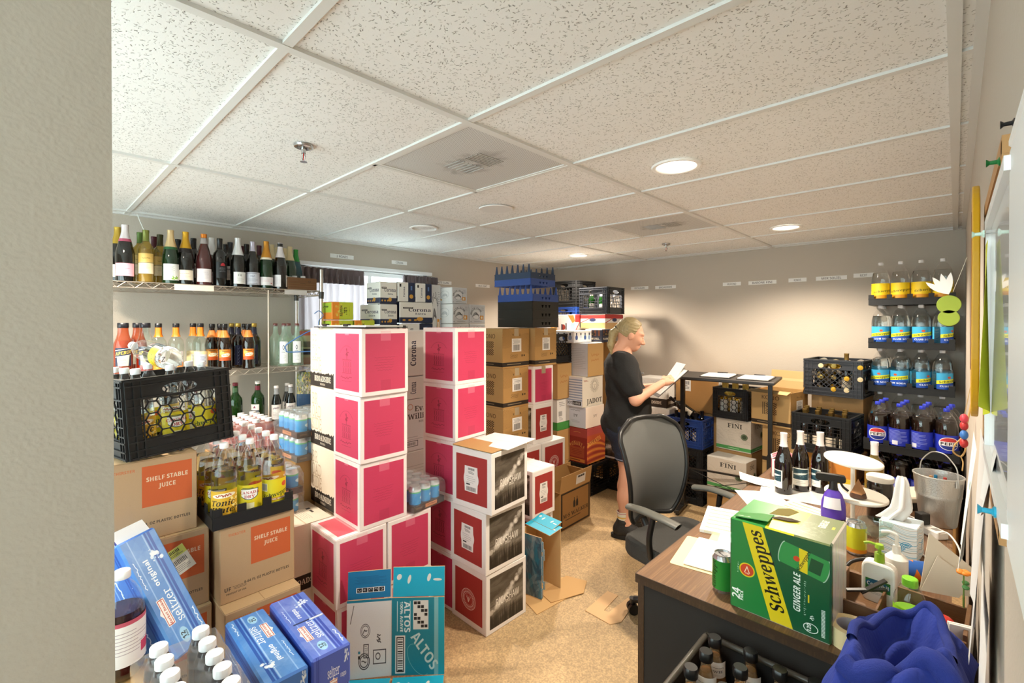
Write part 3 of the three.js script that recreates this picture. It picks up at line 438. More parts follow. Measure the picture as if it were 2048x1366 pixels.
// corner: the carton's near corner (largest x, largest z) at its base; the carton is centred from it
function crate_box(key, name, label, cat, group, dims, S, map, corner, ry = 0, o = {}) {
  const [w, h, d] = dims, k = key + dims.join();
  const c = [corner[0] - (w / 2) * Math.cos(ry) - (d / 2) * Math.sin(ry), corner[1], corner[2] + (w / 2) * Math.sin(ry) - (d / 2) * Math.cos(ry)];
  const pos = o.centre ? corner : c;
  if (protos.has(k)) { const r = dup(protos.get(k), label, pos, ry, group); r.name = numbered2(r, name); return r; }
  const t = thing(name, label, cat, pos, ry, group);
  part(t, 'body', carton(w, h - 0.002, d, o.b || 0.003, map), S.m);
  if (!o.noFlap) {
    const R = map.py, s = o.alongX ? [w * 0.994, d * 0.494] : [w * 0.494, d * 0.994];
    for (const q of [-1, 1]) {
      const g = carton(s[0], 0.002, s[1], 0.0006, { all: R, py: o.alongX ? [R[0], q < 0 ? (R[1] + R[3]) / 2 : R[1], R[2], q < 0 ? R[3] : (R[1] + R[3]) / 2] : [q < 0 ? R[0] : (R[0] + R[2]) / 2, R[1], q < 0 ? (R[0] + R[2]) / 2 : R[2], R[3]] });
      part(t, 'flap', g, S.m, o.alongX ? 0 : q * w * 0.2505, h - 0.002, o.alongX ? q * d * 0.2505 : 0);
    }
    if (o.tape !== false) part(t, 'tape', o.alongX ? merge([box(w + 0.001, 0.0004, 0.05, 0, h + 0.0003, 0), box(0.0004, 0.06, 0.05, w / 2 + 0.0004, h - 0.03, 0)]) : merge([box(0.05, 0.0004, d + 0.001, 0, h + 0.0003, 0), box(0.05, 0.06, 0.0004, 0, h - 0.03, d / 2 + 0.0004)]), tapeMat);
  }
  protos.set(k, t); return t;
}
function numbered2(r, name) { return r.name.startsWith(name) ? r.name : numbered(name); }
const H = 0.318, PW = 0.266, PD = 0.26;
const pinkMap = { px: PINK.r[1], nx: PINK.r[1], pz: PINK.r[0], nz: PINK.r[0], py: PINK.r[2], ny: PINK.r[2] };
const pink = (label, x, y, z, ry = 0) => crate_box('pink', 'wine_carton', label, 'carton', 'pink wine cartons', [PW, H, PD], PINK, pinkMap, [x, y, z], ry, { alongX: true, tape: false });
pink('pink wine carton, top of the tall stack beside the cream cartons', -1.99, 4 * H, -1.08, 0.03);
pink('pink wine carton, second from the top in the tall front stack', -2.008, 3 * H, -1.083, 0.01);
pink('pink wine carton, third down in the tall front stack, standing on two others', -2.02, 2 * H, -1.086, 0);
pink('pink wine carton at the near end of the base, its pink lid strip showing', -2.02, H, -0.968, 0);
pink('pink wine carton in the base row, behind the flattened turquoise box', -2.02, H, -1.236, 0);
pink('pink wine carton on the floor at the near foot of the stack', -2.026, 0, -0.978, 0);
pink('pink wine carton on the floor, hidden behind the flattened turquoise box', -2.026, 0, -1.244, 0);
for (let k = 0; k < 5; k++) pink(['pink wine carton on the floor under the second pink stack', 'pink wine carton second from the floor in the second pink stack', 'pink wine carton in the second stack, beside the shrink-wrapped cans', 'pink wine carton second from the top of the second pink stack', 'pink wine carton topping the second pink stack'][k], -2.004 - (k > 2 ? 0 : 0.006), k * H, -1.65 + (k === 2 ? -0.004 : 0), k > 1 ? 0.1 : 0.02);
for (let k = 0; k < 2; k++) pink(['pink wine carton on the floor behind the red carton stack', 'pink wine carton upper one tucked behind the red carton stack'][k], -2.0, k * H, -1.94, 0.02);
const broadMap = { px: BROAD.r[1], nx: BROAD.r[1], pz: BROAD.r[0], nz: BROAD.r[0], py: BROAD.r[2], ny: BROAD.r[2] };
const broad = (label, x, y, z, ry = 0) => crate_box('broad', 'cream_carton', label, 'carton', 'cream wine cartons with dark band', [0.3, H, 0.26], BROAD, broadMap, [x, y, z], ry, { alongX: true, tape: false });
for (let k = 0; k < 5; k++) broad(['cream carton on the floor under the cream stack', 'cream carton second from the floor, behind the base of the pink stack', 'cream carton with dark band, third up, just above the mauve-topped box', 'cream carton with dark torn band, second from the top', 'cream carton with outline letters, top of its stack by the wire shelf'][k], -2.292, k * H, -1.1 - (k < 2 ? 0.02 : 0), 0);
for (let k = 0; k < 2; k++) broad(['cream carton on the floor between the juice cases and pink stack', 'cream carton with bare mauve patch on its lid, beside the juice cases'][k], -2.292, k * H, -0.82, 0);
const rickMap = (s) => ({ px: RICK.r[2], nx: RICK.r[2], pz: RICK.r[s], nz: RICK.r[s], py: RICK.r[3], ny: RICK.r[3] });
const rick = (label, x, y, z, ry, s, o = {}) => crate_box('rick' + s + (o.noFlap ? 'n' : ''), 'red_white_carton', label, 'carton', 'red and white cartons with forest picture', [0.285, H, 0.3], RICK, rickMap(s), [x, y, z], ry, { alongX: true, tape: false, ...o });
rick('red and white carton with a round seal, bottom of the forest-picture stack', -1.74, 0, -1.635, -0.02, 1);
rick('red and white forest-picture carton with shipping label, middle of the stack', -1.735, H, -1.628, 0.0, 0);
{
  const t = rick('red and white forest-picture carton topmost in its stack, lid flaps ajar', -1.7, 2 * H, -1.635, 0.08, 0, { noFlap: true });
  part(t, 'inner_flap', carton(0.285, 0.004, 0.15, 0.001, { all: MISC.r[8] }), MISC.m, 0.0, H + 0.003, 0.074, 0.03, 0, 0);
  part(t, 'outer_flap', carton(0.3, 0.004, 0.24, 0.001, { all: RICK.r[3] }), RICK.m, 0.035, H + 0.008, -0.05, 0.045, 0, 0.035);
}
// floor row behind: red faces turned to the aisle
const redMap = (s) => ({ px: RICK.r[s], nx: RICK.r[s], pz: RICK.r[2], nz: RICK.r[2], py: RICK.r[3], ny: RICK.r[3] });
const red = (label, x, y, z, ry, s, d = 0.235) => crate_box('red' + s, 'red_carton', label, 'carton', 'red faced cartons along the aisle', [0.3, H, d], RICK, redMap(s), [x, y, z], ry, { tape: false });
red('red faced carton on the floor with its seal, by the torn turquoise box', -2.03, 0, -2.31, 0, 1);
red('red faced carton with shipping label, white lid, beside the open kraft box', -2.005, H, -2.3, 0, 0);
for (let k = 0; k < 2; k++) { red(['red carton on the floor under the kraft carton wall, near one', 'red carton with cropped label under the kraft carton wall'][k], -2.42, k * H, -2.64, 0, 0, 0.245); red(['red carton on the floor at the far end under the label carton', 'red carton with round seal behind the open kraft box'][k], -2.42, k * H, -2.9, 0, 1, 0.3); }
red('red carton with shipping label standing under the pink one', -2.455, 2 * H, -2.83, 0, 0, 0.25);
crate_box('pink2', 'wine_carton', 'pink wine carton standing in the kraft carton wall above a red one', 'carton', 'pink wine cartons', [0.3, H - 0.01, 0.25], PINK, pinkMap, [-2.455, 3 * H, -2.83], 0, { alongX: true });
const KH = 0.312;
const konoMap = { px: KONO.r[1], nx: KONO.r[1], pz: KONO.r[0], nz: KONO.r[0], py: KONO.r[2], ny: KONO.r[2] };
const kono = (label, x, y, z, ry = 0) => crate_box('kono', 'kraft_carton', label, 'carton', 'kraft wine cartons with striped emblem', [0.3, KH, 0.31], KONO, konoMap, [x, y, z], ry, { alongX: true });
for (let k = 2; k < 5; k++) kono(['kraft carton with striped emblem, lowest seen in its column', 'kraft carton with striped emblem, middle of the column', 'kraft carton with striped emblem, top of column under the plastic racks'][k - 2], -2.512 + (k === 4 ? -0.006 : 0), k * KH + 0.012, -2.54, 0);
crate_box('kono3', 'kraft_carton', 'kraft carton beside the emblem column, under the corner of the racks', 'carton', 'kraft wine cartons with striped emblem', [0.3, KH, 0.28], KONO, konoMap, [-2.47, 4 * H - 0.01, -2.865], 0, { alongX: true });
for (let k = 0; k < 2; k++) crate_box('plain', 'brown_carton', ['plain brown carton on the floor under the emblem column', 'plain brown carton under the lowest emblem carton'][k], 'carton', 'plain brown cartons', [0.3, 0.318, 0.31], MISC, mscMap(8, 8), [-2.73, k * 0.318, -2.54], 0, { alongX: true });
// juice cases
const JH = 0.285;
const juiceMap = { px: JUICE.r[0], nx: JUICE.r[0], pz: JUICE.r[1], nz: JUICE.r[1], py: JUICE.r[2], ny: JUICE.r[2] };
const juice = (label, x, y, z, ry = 0, o) => crate_box('juice', 'juice_case', label, 'carton', 'brown juice cases', [0.42, JH, 0.268], JUICE, juiceMap, [x, y, z], ry, { ...o });
for (let k = 0; k < 4; k++) juice(['brown juice case on the floor under the tonic crate column', 'brown juice case second up, behind the soda bottles', 'brown juice case with a leaning blue pack against it', 'brown juice case under the tilted black tonic crate'][k], [-2.02, -2.01, -2.03, -2.048][k], k * JH, [-0.22, -0.215, -0.212, -0.178][k], 0);
for (let k = 0; k < 3; k++) juice(['brown juice case on the floor in the second column', 'brown juice case pulled forward, its orange panel half hidden by blue packs', 'brown juice case under the black tray of tonic bottles'][k], [-1.9, -1.895, -1.963][k], k * JH, [-0.5, -0.495, -0.497][k], 0);
for (let k = 0; k < 2; k++) juice(['brown case on the floor under the wrapped soda bottles', 'brown case carrying the wrapped soda bottles'][k], -1.17, k * JH - k * 0.0, -0.13, 0);
{ const s = sheet(96, 160, [(g, w, h) => { fill(g, '#e9e7d8', 0, 0, w, h); fill(g, '#d7dd6a', 0, 0, w, 54); barcode(g, 14, 8, 60, 20, '#222'); lines(g, 12, 34, 70, 2, 8, '#555', 3); barcode(g, 10, 70, 70, 30, '#444'); lines(g, 12, 110, 70, 4, 10, '#888', 3); }], 0.6);
  solo('shipping_sticker', 'white and lime shipping sticker on the second juice case', 'sticker', setUV(new THREE.BoxGeometry(0.07, 0.1, 0.0012), s.r[0]).rotateZ(0.45), s.m, [-2.0285, 0.76, -0.385], PI / 2); }
// blue seltzer packs
const sMap = (a, flip) => ({ py: flip ? [SELT.r[a][2], SELT.r[a][3], SELT.r[a][0], SELT.r[a][1]] : SELT.r[a], ny: SELT.r[a], pz: SELT.r[a + 1], nz: SELT.r[a + 1], px: SELT.r[a + 2], nx: SELT.r[a + 2] });
function seltzer(label, a, pos, rot, o = {}) {
  const t = thing('seltzer_pack', label, 'drinks pack', pos, 0, 'blue seltzer packs');
  t.rotation.set(...rot);
  part(t, 'sleeve', carton(0.4, 0.128, 0.122, 0.006, sMap(a, o.flip)), SELT.m, 0.2, -0.128, 0.061);
  if (o.flap) part(t, 'end_flap', carton(0.045, 0.002, 0.12, 0.0006, { all: SELT.r[6] }), SELT.m, -0.02, -0.03, 0.061, 0, 0, 0.25);
  if (o.torn) { part(t, 'torn_slot', box(0.006, 0.0012, 0.09, 0.19, 0.0004, 0.058), mat(0x27325c, 0.6)); part(t, 'torn_edge', box(0.008, 0.003, 0.045, 0.195, 0.001, 0.03, 0), mat(0xcfd8ea, 0.6)); }
  return t;
}
seltzer('blue seltzer twelve-pack leaning tilted against the juice cases', 0, [-1.95, 0.935, -0.303], [0.078, 0.529, -1.069], { flap: true, flip: true });
seltzer('blue seltzer twelve-pack lying flat nearest the wrapped soda bottles', 0, [-1.79, 0.6, -0.59], [0, -0.02, 0]);
seltzer('violet-blue seltzer twelve-pack with a torn slot beside the turquoise box', 3, [-1.79, 0.602, -0.732], [0, -0.04, 0], { torn: true, flip: true });
for (let k = 1; k < 4; k++) { seltzer(['blue seltzer pack directly under the flat blue one', 'blue seltzer pack third in the near pile', 'blue seltzer pack at the floor of the near pile'][k - 1], 0, [-1.79, 0.6 - k * 0.1285, -0.59], [0, -0.02, 0]); seltzer(['violet-blue seltzer pack under the torn one', 'violet-blue seltzer pack third in the far pile', 'violet-blue seltzer pack at the floor of the far pile'][k - 1], 3, [-1.79, 0.602 - k * 0.129, -0.732], [0, -0.04, 0]); }
// one low carton carries each pile
for (const [z, l] of [[-0.4675, 'low brown carton on the floor under the blue packs'], [-0.61, 'low brown carton on the floor under the violet-blue packs']]) crate_box('low' + z, 'brown_carton', l, 'carton', 'plain brown cartons', [0.38, 0.084, 0.118], MISC, mscMap(8, 8), [-1.4, 0, z - 0.005], 0, { tape: false });
// wall of beer packs under the window
const corMap = (a, b, c = 4) => ({ px: CORONA.r[a], nx: CORONA.r[a], pz: CORONA.r[b], nz: CORONA.r[b], py: CORONA.r[c], ny: CORONA.r[c] });
const pack = (key, name, label, group, dims, S, map, c, ry = 0) => crate_box(key, name, label, 'drinks pack', group, dims, S, map, c, ry, { tape: false, noFlap: true, b: 0.005 });
const G1 = 'white and navy beer cases';
pack('co1', 'beer_case', 'white beer case with big sideways lettering showing between the pink stacks', G1, [0.24, 0.3, 0.4], CORONA, corMap(1, 2), [-2.56, 1.27, -1.62]);
pack('co4', 'beer_case', 'white beer case lying upside down below the sideways lettering', G1, [0.24, 0.148, 0.4], CORONA, corMap(1, 4), [-2.56, 1.12, -1.62]);
pack('ew', 'bourbon_carton', 'white bourbon carton between the two pink stacks', 'white cartons', [0.24, 0.34, 0.36], CORONA, corMap(3, 3), [-2.56, 0.78, -1.62]);
pack('ew2', 'white_carton', 'plain white carton below the bourbon carton', 'white cartons', [0.24, 0.39, 0.36], MISC, mscMap(10, 10, 10), [-2.56, 0.39, -1.62]);
pack('ew2', 'white_carton', 'plain white carton on the floor between the pink stacks', 'white cartons', [0.24, 0.39, 0.36], MISC, mscMap(10, 10, 10), [-2.56, 0, -1.62]);
for (let j = 0; j < 3; j++) pack('cobase', 'tall_carton', `tall white carton under the window carrying the ${['near beer cases', 'wide beer case', 'wave emblem packs'][j]}`, 'tall cartons under the window', [0.36, 1.44, 0.345], MISC, mscMap(10, 10, 10), [-3.16 + (j > 1 ? 0.1 : 0), 0, -1.86 - j * 0.35]);
{
  const y = 1.442;
  pack('co2', 'beer_case', 'beer case lying behind the clipboard, mostly hidden', G1, [0.3, 0.16, 0.155], CORONA, corMap(0, 0), [-3.16, y, -1.865]);
  pack('co2', 'beer_case', 'beer case with lettering and medallion in the lower visible row', G1, [0.3, 0.16, 0.155], CORONA, corMap(0, 0), [-3.16, y + 0.161, -1.865]);
  pack('co7', 'beer_case', 'navy end of a beer case under the wide handled one', G1, [0.3, 0.172, 0.32], CORONA, corMap(1, 1), [-3.16, y, -2.04]);
  pack('co3', 'beer_case', 'wide beer case with handle slot and big lettering', G1, [0.3, 0.17, 0.32], CORONA, corMap(0, 1), [-3.16, y + 0.173, -2.04]);
  for (let j = 0; j < 2; j++) pack('co5', 'beer_case', ['upright beer case, first on the top row by the curtain', 'upright beer case, second on the top row'][j], G1, [0.24, 0.155, 0.162], CORONA, corMap(1, 0), [-3.16, y + 0.344, -2.025 - j * 0.166]);
  pack('co6', 'beer_case', 'beer case at the window end of the top row, pale in the light', G1, [0.2, 0.17, 0.15], CORONA, corMap(0, 0), [-3.16, y + 0.322, -1.866]);
  const clMap = { px: CLAW.r[0], nx: CLAW.r[0], pz: CLAW.r[1], nz: CLAW.r[1], py: CLAW.r[1], ny: CLAW.r[1] }, G2 = 'white hard seltzer packs';
  for (let j = 0; j < 2; j++) for (let k = 0; k < 2; k++) pack('cl1', 'hard_seltzer_pack', [['white hard seltzer pack below the wave emblem pack, near', 'white hard seltzer pack with wave emblem, near one of the pair'], ['white hard seltzer pack cut off by the pink carton', 'white hard seltzer pack with wave emblem, far one of the pair']][j][k], G2, [0.27, 0.168, 0.185], CLAW, clMap, [-3.06, y + k * 0.169, -2.49 - j * 0.19]);
  pack('cl2', 'hard_seltzer_pack', 'small white hard seltzer pack on top of the wave emblem pair', G2, [0.24, 0.14, 0.17], CLAW, clMap, [-3.08, y + 0.339, -2.5]);
  pack('cl3', 'hard_seltzer_pack', 'white hard seltzer pack peeking up behind, beside the beer cases', G2, [0.14, 0.5, 0.11], CLAW, clMap, [-3.2, y, -2.365]);
  pack('cl4', 'hard_seltzer_pack', 'pale grey pack at the back below the White Claw strip', G2, [0.12, 0.5, 0.3], MISC, mscMap(11, 11, 11), [-3.335, y, -2.52]);
  const lMap = { px: LIL.r[0], nx: LIL.r[0], pz: LIL.r[1], nz: LIL.r[1], py: LIL.r[1], ny: LIL.r[2] }, G3 = 'orange and lime beer packs';
  const lt = thing('beer_tray', 'open kraft tray holding the orange and lime beer packs', 'tray', [-3.32, 1.442, -1.68]);
  part(lt, 'base', box(0.3, 0.006, 0.36, 0, 0.003, 0), MISC.m); part(lt, 'front_wall', carton(0.005, 0.1, 0.36, 0.001, { all: LIL.r[2] }), LIL.m, 0.1475, 0, 0);
  for (const s of [-1, 1]) part(lt, 'end_wall', carton(0.29, 0.07, 0.005, 0.001, { all: LIL.r[2] }), LIL.m, 0, 0, s * 0.177);
  const lil = (l, z, y2) => pack('lil', 'beer_pack', l, G3, [0.2, 0.13, 0.165], LIL, lMap, [-3.2, y2, z]);
  part(lt, 'filler_board', box(0.28, 0.06, 0.34, 0, 0.036, 0), MISC.m);
  lil('orange and lime beer pack in the tray, near the shelf', -1.507, 1.4485 + 0.06); lil('orange and lime beer pack in the tray, farther along', -1.683, 1.4485 + 0.06); lil('orange and lime beer pack stacked on top of another', -1.51, 1.6395);
  // carriers for the tray: same wall of cases at the near end
  pack('cobase2', 'tall_carton', 'tall white carton behind the cream stack carrying the orange and lime packs', 'tall cartons under the window', [0.3, 1.44, 0.34], MISC, mscMap(10, 10, 10), [-3.17, 0, -1.51]);
}
// clipboard lying on top of the tall pink stack
{ const t = thing('clipboard', 'thin clipboard with papers lying on the tall pink stack', 'clipboard', [-2.25, 5 * H + 0.004, -1.21], 0.05);
  part(t, 'board', box(0.5, 0.005, 0.24, 0, 0.0025, 0), mat(0x2d2c2c, 0.4)); part(t, 'papers', box(0.46, 0.006, 0.21, 0.0, 0.008, 0), mat(0xeeeeea, 0.7)); for (const x of [-0.16, 0.05]) part(t, 'clip', box(0.04, 0.012, 0.02, x, 0.013, 0.1), mat(0x1c1c1e, 0.3)); }
// far stacks by the back corner
const bx = (key, name, label, dims, map, c, ry = 0, o = {}) => crate_box(key, name, label, 'carton', 'mixed cartons by the far corner', dims, MISC, map, c, ry, { tape: false, ...o });
bx('bon', 'red_gold_carton', 'dark red and gold carton with arched lettering behind the open kraft box', [0.24, 0.335, 0.3], mscMap(5, 4, 4), [-2.494, 0.285, -3.642], -0.02);
bx('v3', 'white_carton', 'pale lavender carton with small monogram on the red and gold one', [0.24, 0.2, 0.3], mscMap(3, 2, 10), [-2.505, 0.621, -3.635], -0.02);
bx('jad', 'striped_carton', 'white carton with blue stripes and a lion face crest', [0.245, 0.285, 0.33], mscMap(1, 0, 10), [-2.52, 0.822, -3.6], -0.03);
bx('yel', 'tan_carton', 'tan carton with white end standing on the lion crest carton', [0.22, 0.315, 0.26], mscMap(9, 11, 10), [-2.5, 1.108, -3.66], -0.02);
bx('gfoot', 'green_foot_carton', 'white carton with green foot between red and lavender cartons', [0.2, 0.3, 0.2], mscMap(18, 18, 10), [-2.7, 0.6, -3.45]);
for (let k = 0; k < 2; k++) bx('gf0', 'brown_carton', ['plain brown carton on the floor behind the red row', 'plain brown carton under the green foot carton'][k], [0.2, 0.299, 0.2], mscMap(8, 8), [-2.7, k * 0.3, -3.45]);
bx('tall', 'brown_carton', 'tall brown carton with faint print behind the pink one', [0.22, 0.33, 0.22], mscMap(9, 9), [-2.68, 0.901, -3.43]);
bx('rk2', 'forest_carton', 'small white carton with forest picture beside the woman', [0.26, 0.25, 0.24], { px: RICK.r[2], nx: RICK.r[2], pz: RICK.r[2], nz: RICK.r[2], py: RICK.r[3], ny: RICK.r[3] }, [-2.3, 0.285, -3.98], 0, { noFlap: true });
protos.get('rk20.26,0.25,0.24').children[0].material = RICK.m;
for (const [key, l, c, d, a, b] of [
  ['f1', 'white pack of blue labelled beer bottles next to the tan carton', [-2.62, 1.424, -3.6], [0.3, 0.12, 0.3], 15, 15], ['f2', 'dark beer carrier with big cream lettering behind the woman', [-2.5, 1.424, -3.9], [0.2, 0.13, 0.22], 16, 16],
  ['f3', 'white pack with an orange flash under the milk crate', [-2.81, 1.424, -3.89], [0.24, 0.28, 0.19], 14, 17], ['f4', 'red and white pack with blue emblem under the milk crate', [-2.5, 1.556, -3.96], [0.3, 0.148, 0.34], 14, 14],
  ['f5', 'pale bottle carton with orange stripe behind the kraft column', [-2.9, 1.42, -3.4], [0.24, 0.2, 0.26], 17, 17]]) pack(key, 'beer_pack', l, 'beer packs by the far corner', d, MISC, mscMap(a, b, 10), c);
bx('sup', 'tall_carton', 'tall brown carton in the far corner behind the red and gold one', [0.34, 1.422, 0.36], mscMap(8, 8), [-2.78, 0, -3.72]);
bx('sup2', 'tall_carton', 'tall brown carton under the beer packs behind the woman', [0.28, 1.422, 0.22], mscMap(8, 8), [-2.515, 0, -4.2]);
bx('sup3', 'tall_carton', 'tall brown carton behind the racks', [0.32, 1.418, 0.3], mscMap(8, 8), [-2.95, 0, -3.28]);
// back wall: cartons behind the stand table
bx('bb1', 'brown_carton', 'big brown carton with shipping label behind the blue crate', [0.4, 0.33, 0.26], mscMap(19, 19), [-1.57, 0.78, -4.36], -0.05);
for (let k = 0; k < 2; k++) bx('bb0', 'brown_carton', ['brown carton on the floor against the back wall', 'brown carton under the big labelled one'][k], [0.42, 0.388, 0.27], mscMap(8, 8), [-1.56, k * 0.389, -4.38]);
bx('bs1', 'white_carton', 'white carton with dark banner behind the woman\'s hands', [0.3, 0.28, 0.25], mscMap(12, 12, 13), [-1.99, 0.8, -4.22]);
bx('bs2', 'white_carton', 'white ribbed carton under the dark banner one', [0.32, 0.4, 0.27], mscMap(13, 13, 13), [-1.95, 0.4, -4.2]);
bx('bs3', 'white_carton', 'white ribbed carton on the floor by the back wall', [0.32, 0.399, 0.27], mscMap(13, 13, 13), [-1.95, 0, -4.2]);
const fini = (l, x, y, z, d = [0.3, 0.275, 0.27], k = 'fini') => bx(k, 'green_foot_carton', l, d, mscMap(6, 6, 10), [x, y, z], -0.1);
fini('white wine carton with green foot, second up, under the honeycomb crate', -1.255, 0.5, -4.26); fini('white wine carton in front with its lid showing, below the stand table', -1.23, 0.21, -4.06, [0.33, 0.26, 0.2], 'fini2');
bx('fb', 'brown_carton', 'low brown carton on the floor under the front wine carton', [0.33, 0.209, 0.2], mscMap(8, 8), [-1.23, 0, -4.06], -0.1);
for (let k = 0; k < 2; k++) bx('fb2', 'brown_carton', ['brown carton on the floor behind the front wine carton', 'brown carton second up behind the front wine carton'][k], [0.3, 0.2495, 0.27], mscMap(8, 8), [-1.255, k * 0.25, -4.28], -0.08);
for (let k = 0; k < 2; k++) crate_box('kono', 'kraft_carton', ['kraft emblem carton on the floor behind the stand table', 'kraft emblem carton under the open one'][k], 'carton', 'kraft wine cartons with striped emblem', [0.3, KH, 0.31], KONO, konoMap, [-0.86, 0.16 + k * KH, -4.16], -0.18, { alongX: true });
bx('kb', 'brown_carton', 'low brown carton on the floor under the emblem cartons', [0.3, 0.158, 0.3], mscMap(8, 8), [-0.865, 0, -4.165], -0.18);
{ // open kraft emblem carton with bottles and raised flaps
  const t = thing('open_carton', 'open kraft emblem carton with raised flaps and white capped bottles', 'carton', [-1.05, 0.16 + 2 * KH + 0.002, -4.3], -0.18, 'kraft wine cartons with striped emblem');
  const w = 0.3, d = 0.31, h = 0.28, th = 0.005;
  part(t, 'front_wall', carton(w, h, th, 0.001, { all: KONO.r[0] }), KONO.m, 0, 0, d / 2); part(t, 'back_wall', carton(w, h, th, 0.001, { all: KONO.r[1] }), KONO.m, 0, 0, -d / 2);
  for (const s of [-1, 1]) part(t, 'side_wall', carton(th, h, d, 0.001, { all: KONO.r[1] }), KONO.m, s * w / 2, 0, 0);
  part(t, 'bottom', box(w, 0.004, d, 0, 0.002, 0), MISC.m);
  part(t, 'front_flap', carton(w + 0.01, 0.004, 0.07, 0.001, { all: KONO.r[2] }), KONO.m, 0, h - 0.002, d / 2 + 0.035, 0.25); part(t, 'back_flap', carton(w, 0.15, 0.004, 0.001, { all: KONO.r[2] }), KONO.m, 0, h - 0.002, -d / 2 - 0.01, -0.2);
  part(t, 'side_flap', carton(0.004, 0.15, 0.12, 0.001, { all: MISC.r[20] }), MISC.m, w / 2 + 0.01, h - 0.002, -0.06, 0, 0.2, -0.3);
}
bx('och', 'ochre_carton', 'ochre carton with an arc print under the black crate of bottles', [0.36, 0.34, 0.3], mscMap(20, 20), [-0.5, 0.32, -4.02], -0.1);
bx('och0', 'brown_carton', 'brown carton on the floor under the ochre one', [0.36, 0.318, 0.3], mscMap(8, 8), [-0.5, 0, -4.02], -0.1);
bx('brk', 'brown_carton', 'brown carton carrying the crate of loose bottles', [0.34, 0.36, 0.3], mscMap(8, 8), [-0.5, 0.69, -4.34], -0.1);
for (let k = 0; k < 2; k++) bx('brk0', 'brown_carton', ['brown carton on the floor deep behind the ochre one', 'brown carton second up deep behind the ochre one'][k], [0.34, 0.344, 0.3], mscMap(8, 8), [-0.5, k * 0.345, -4.35], -0.1);
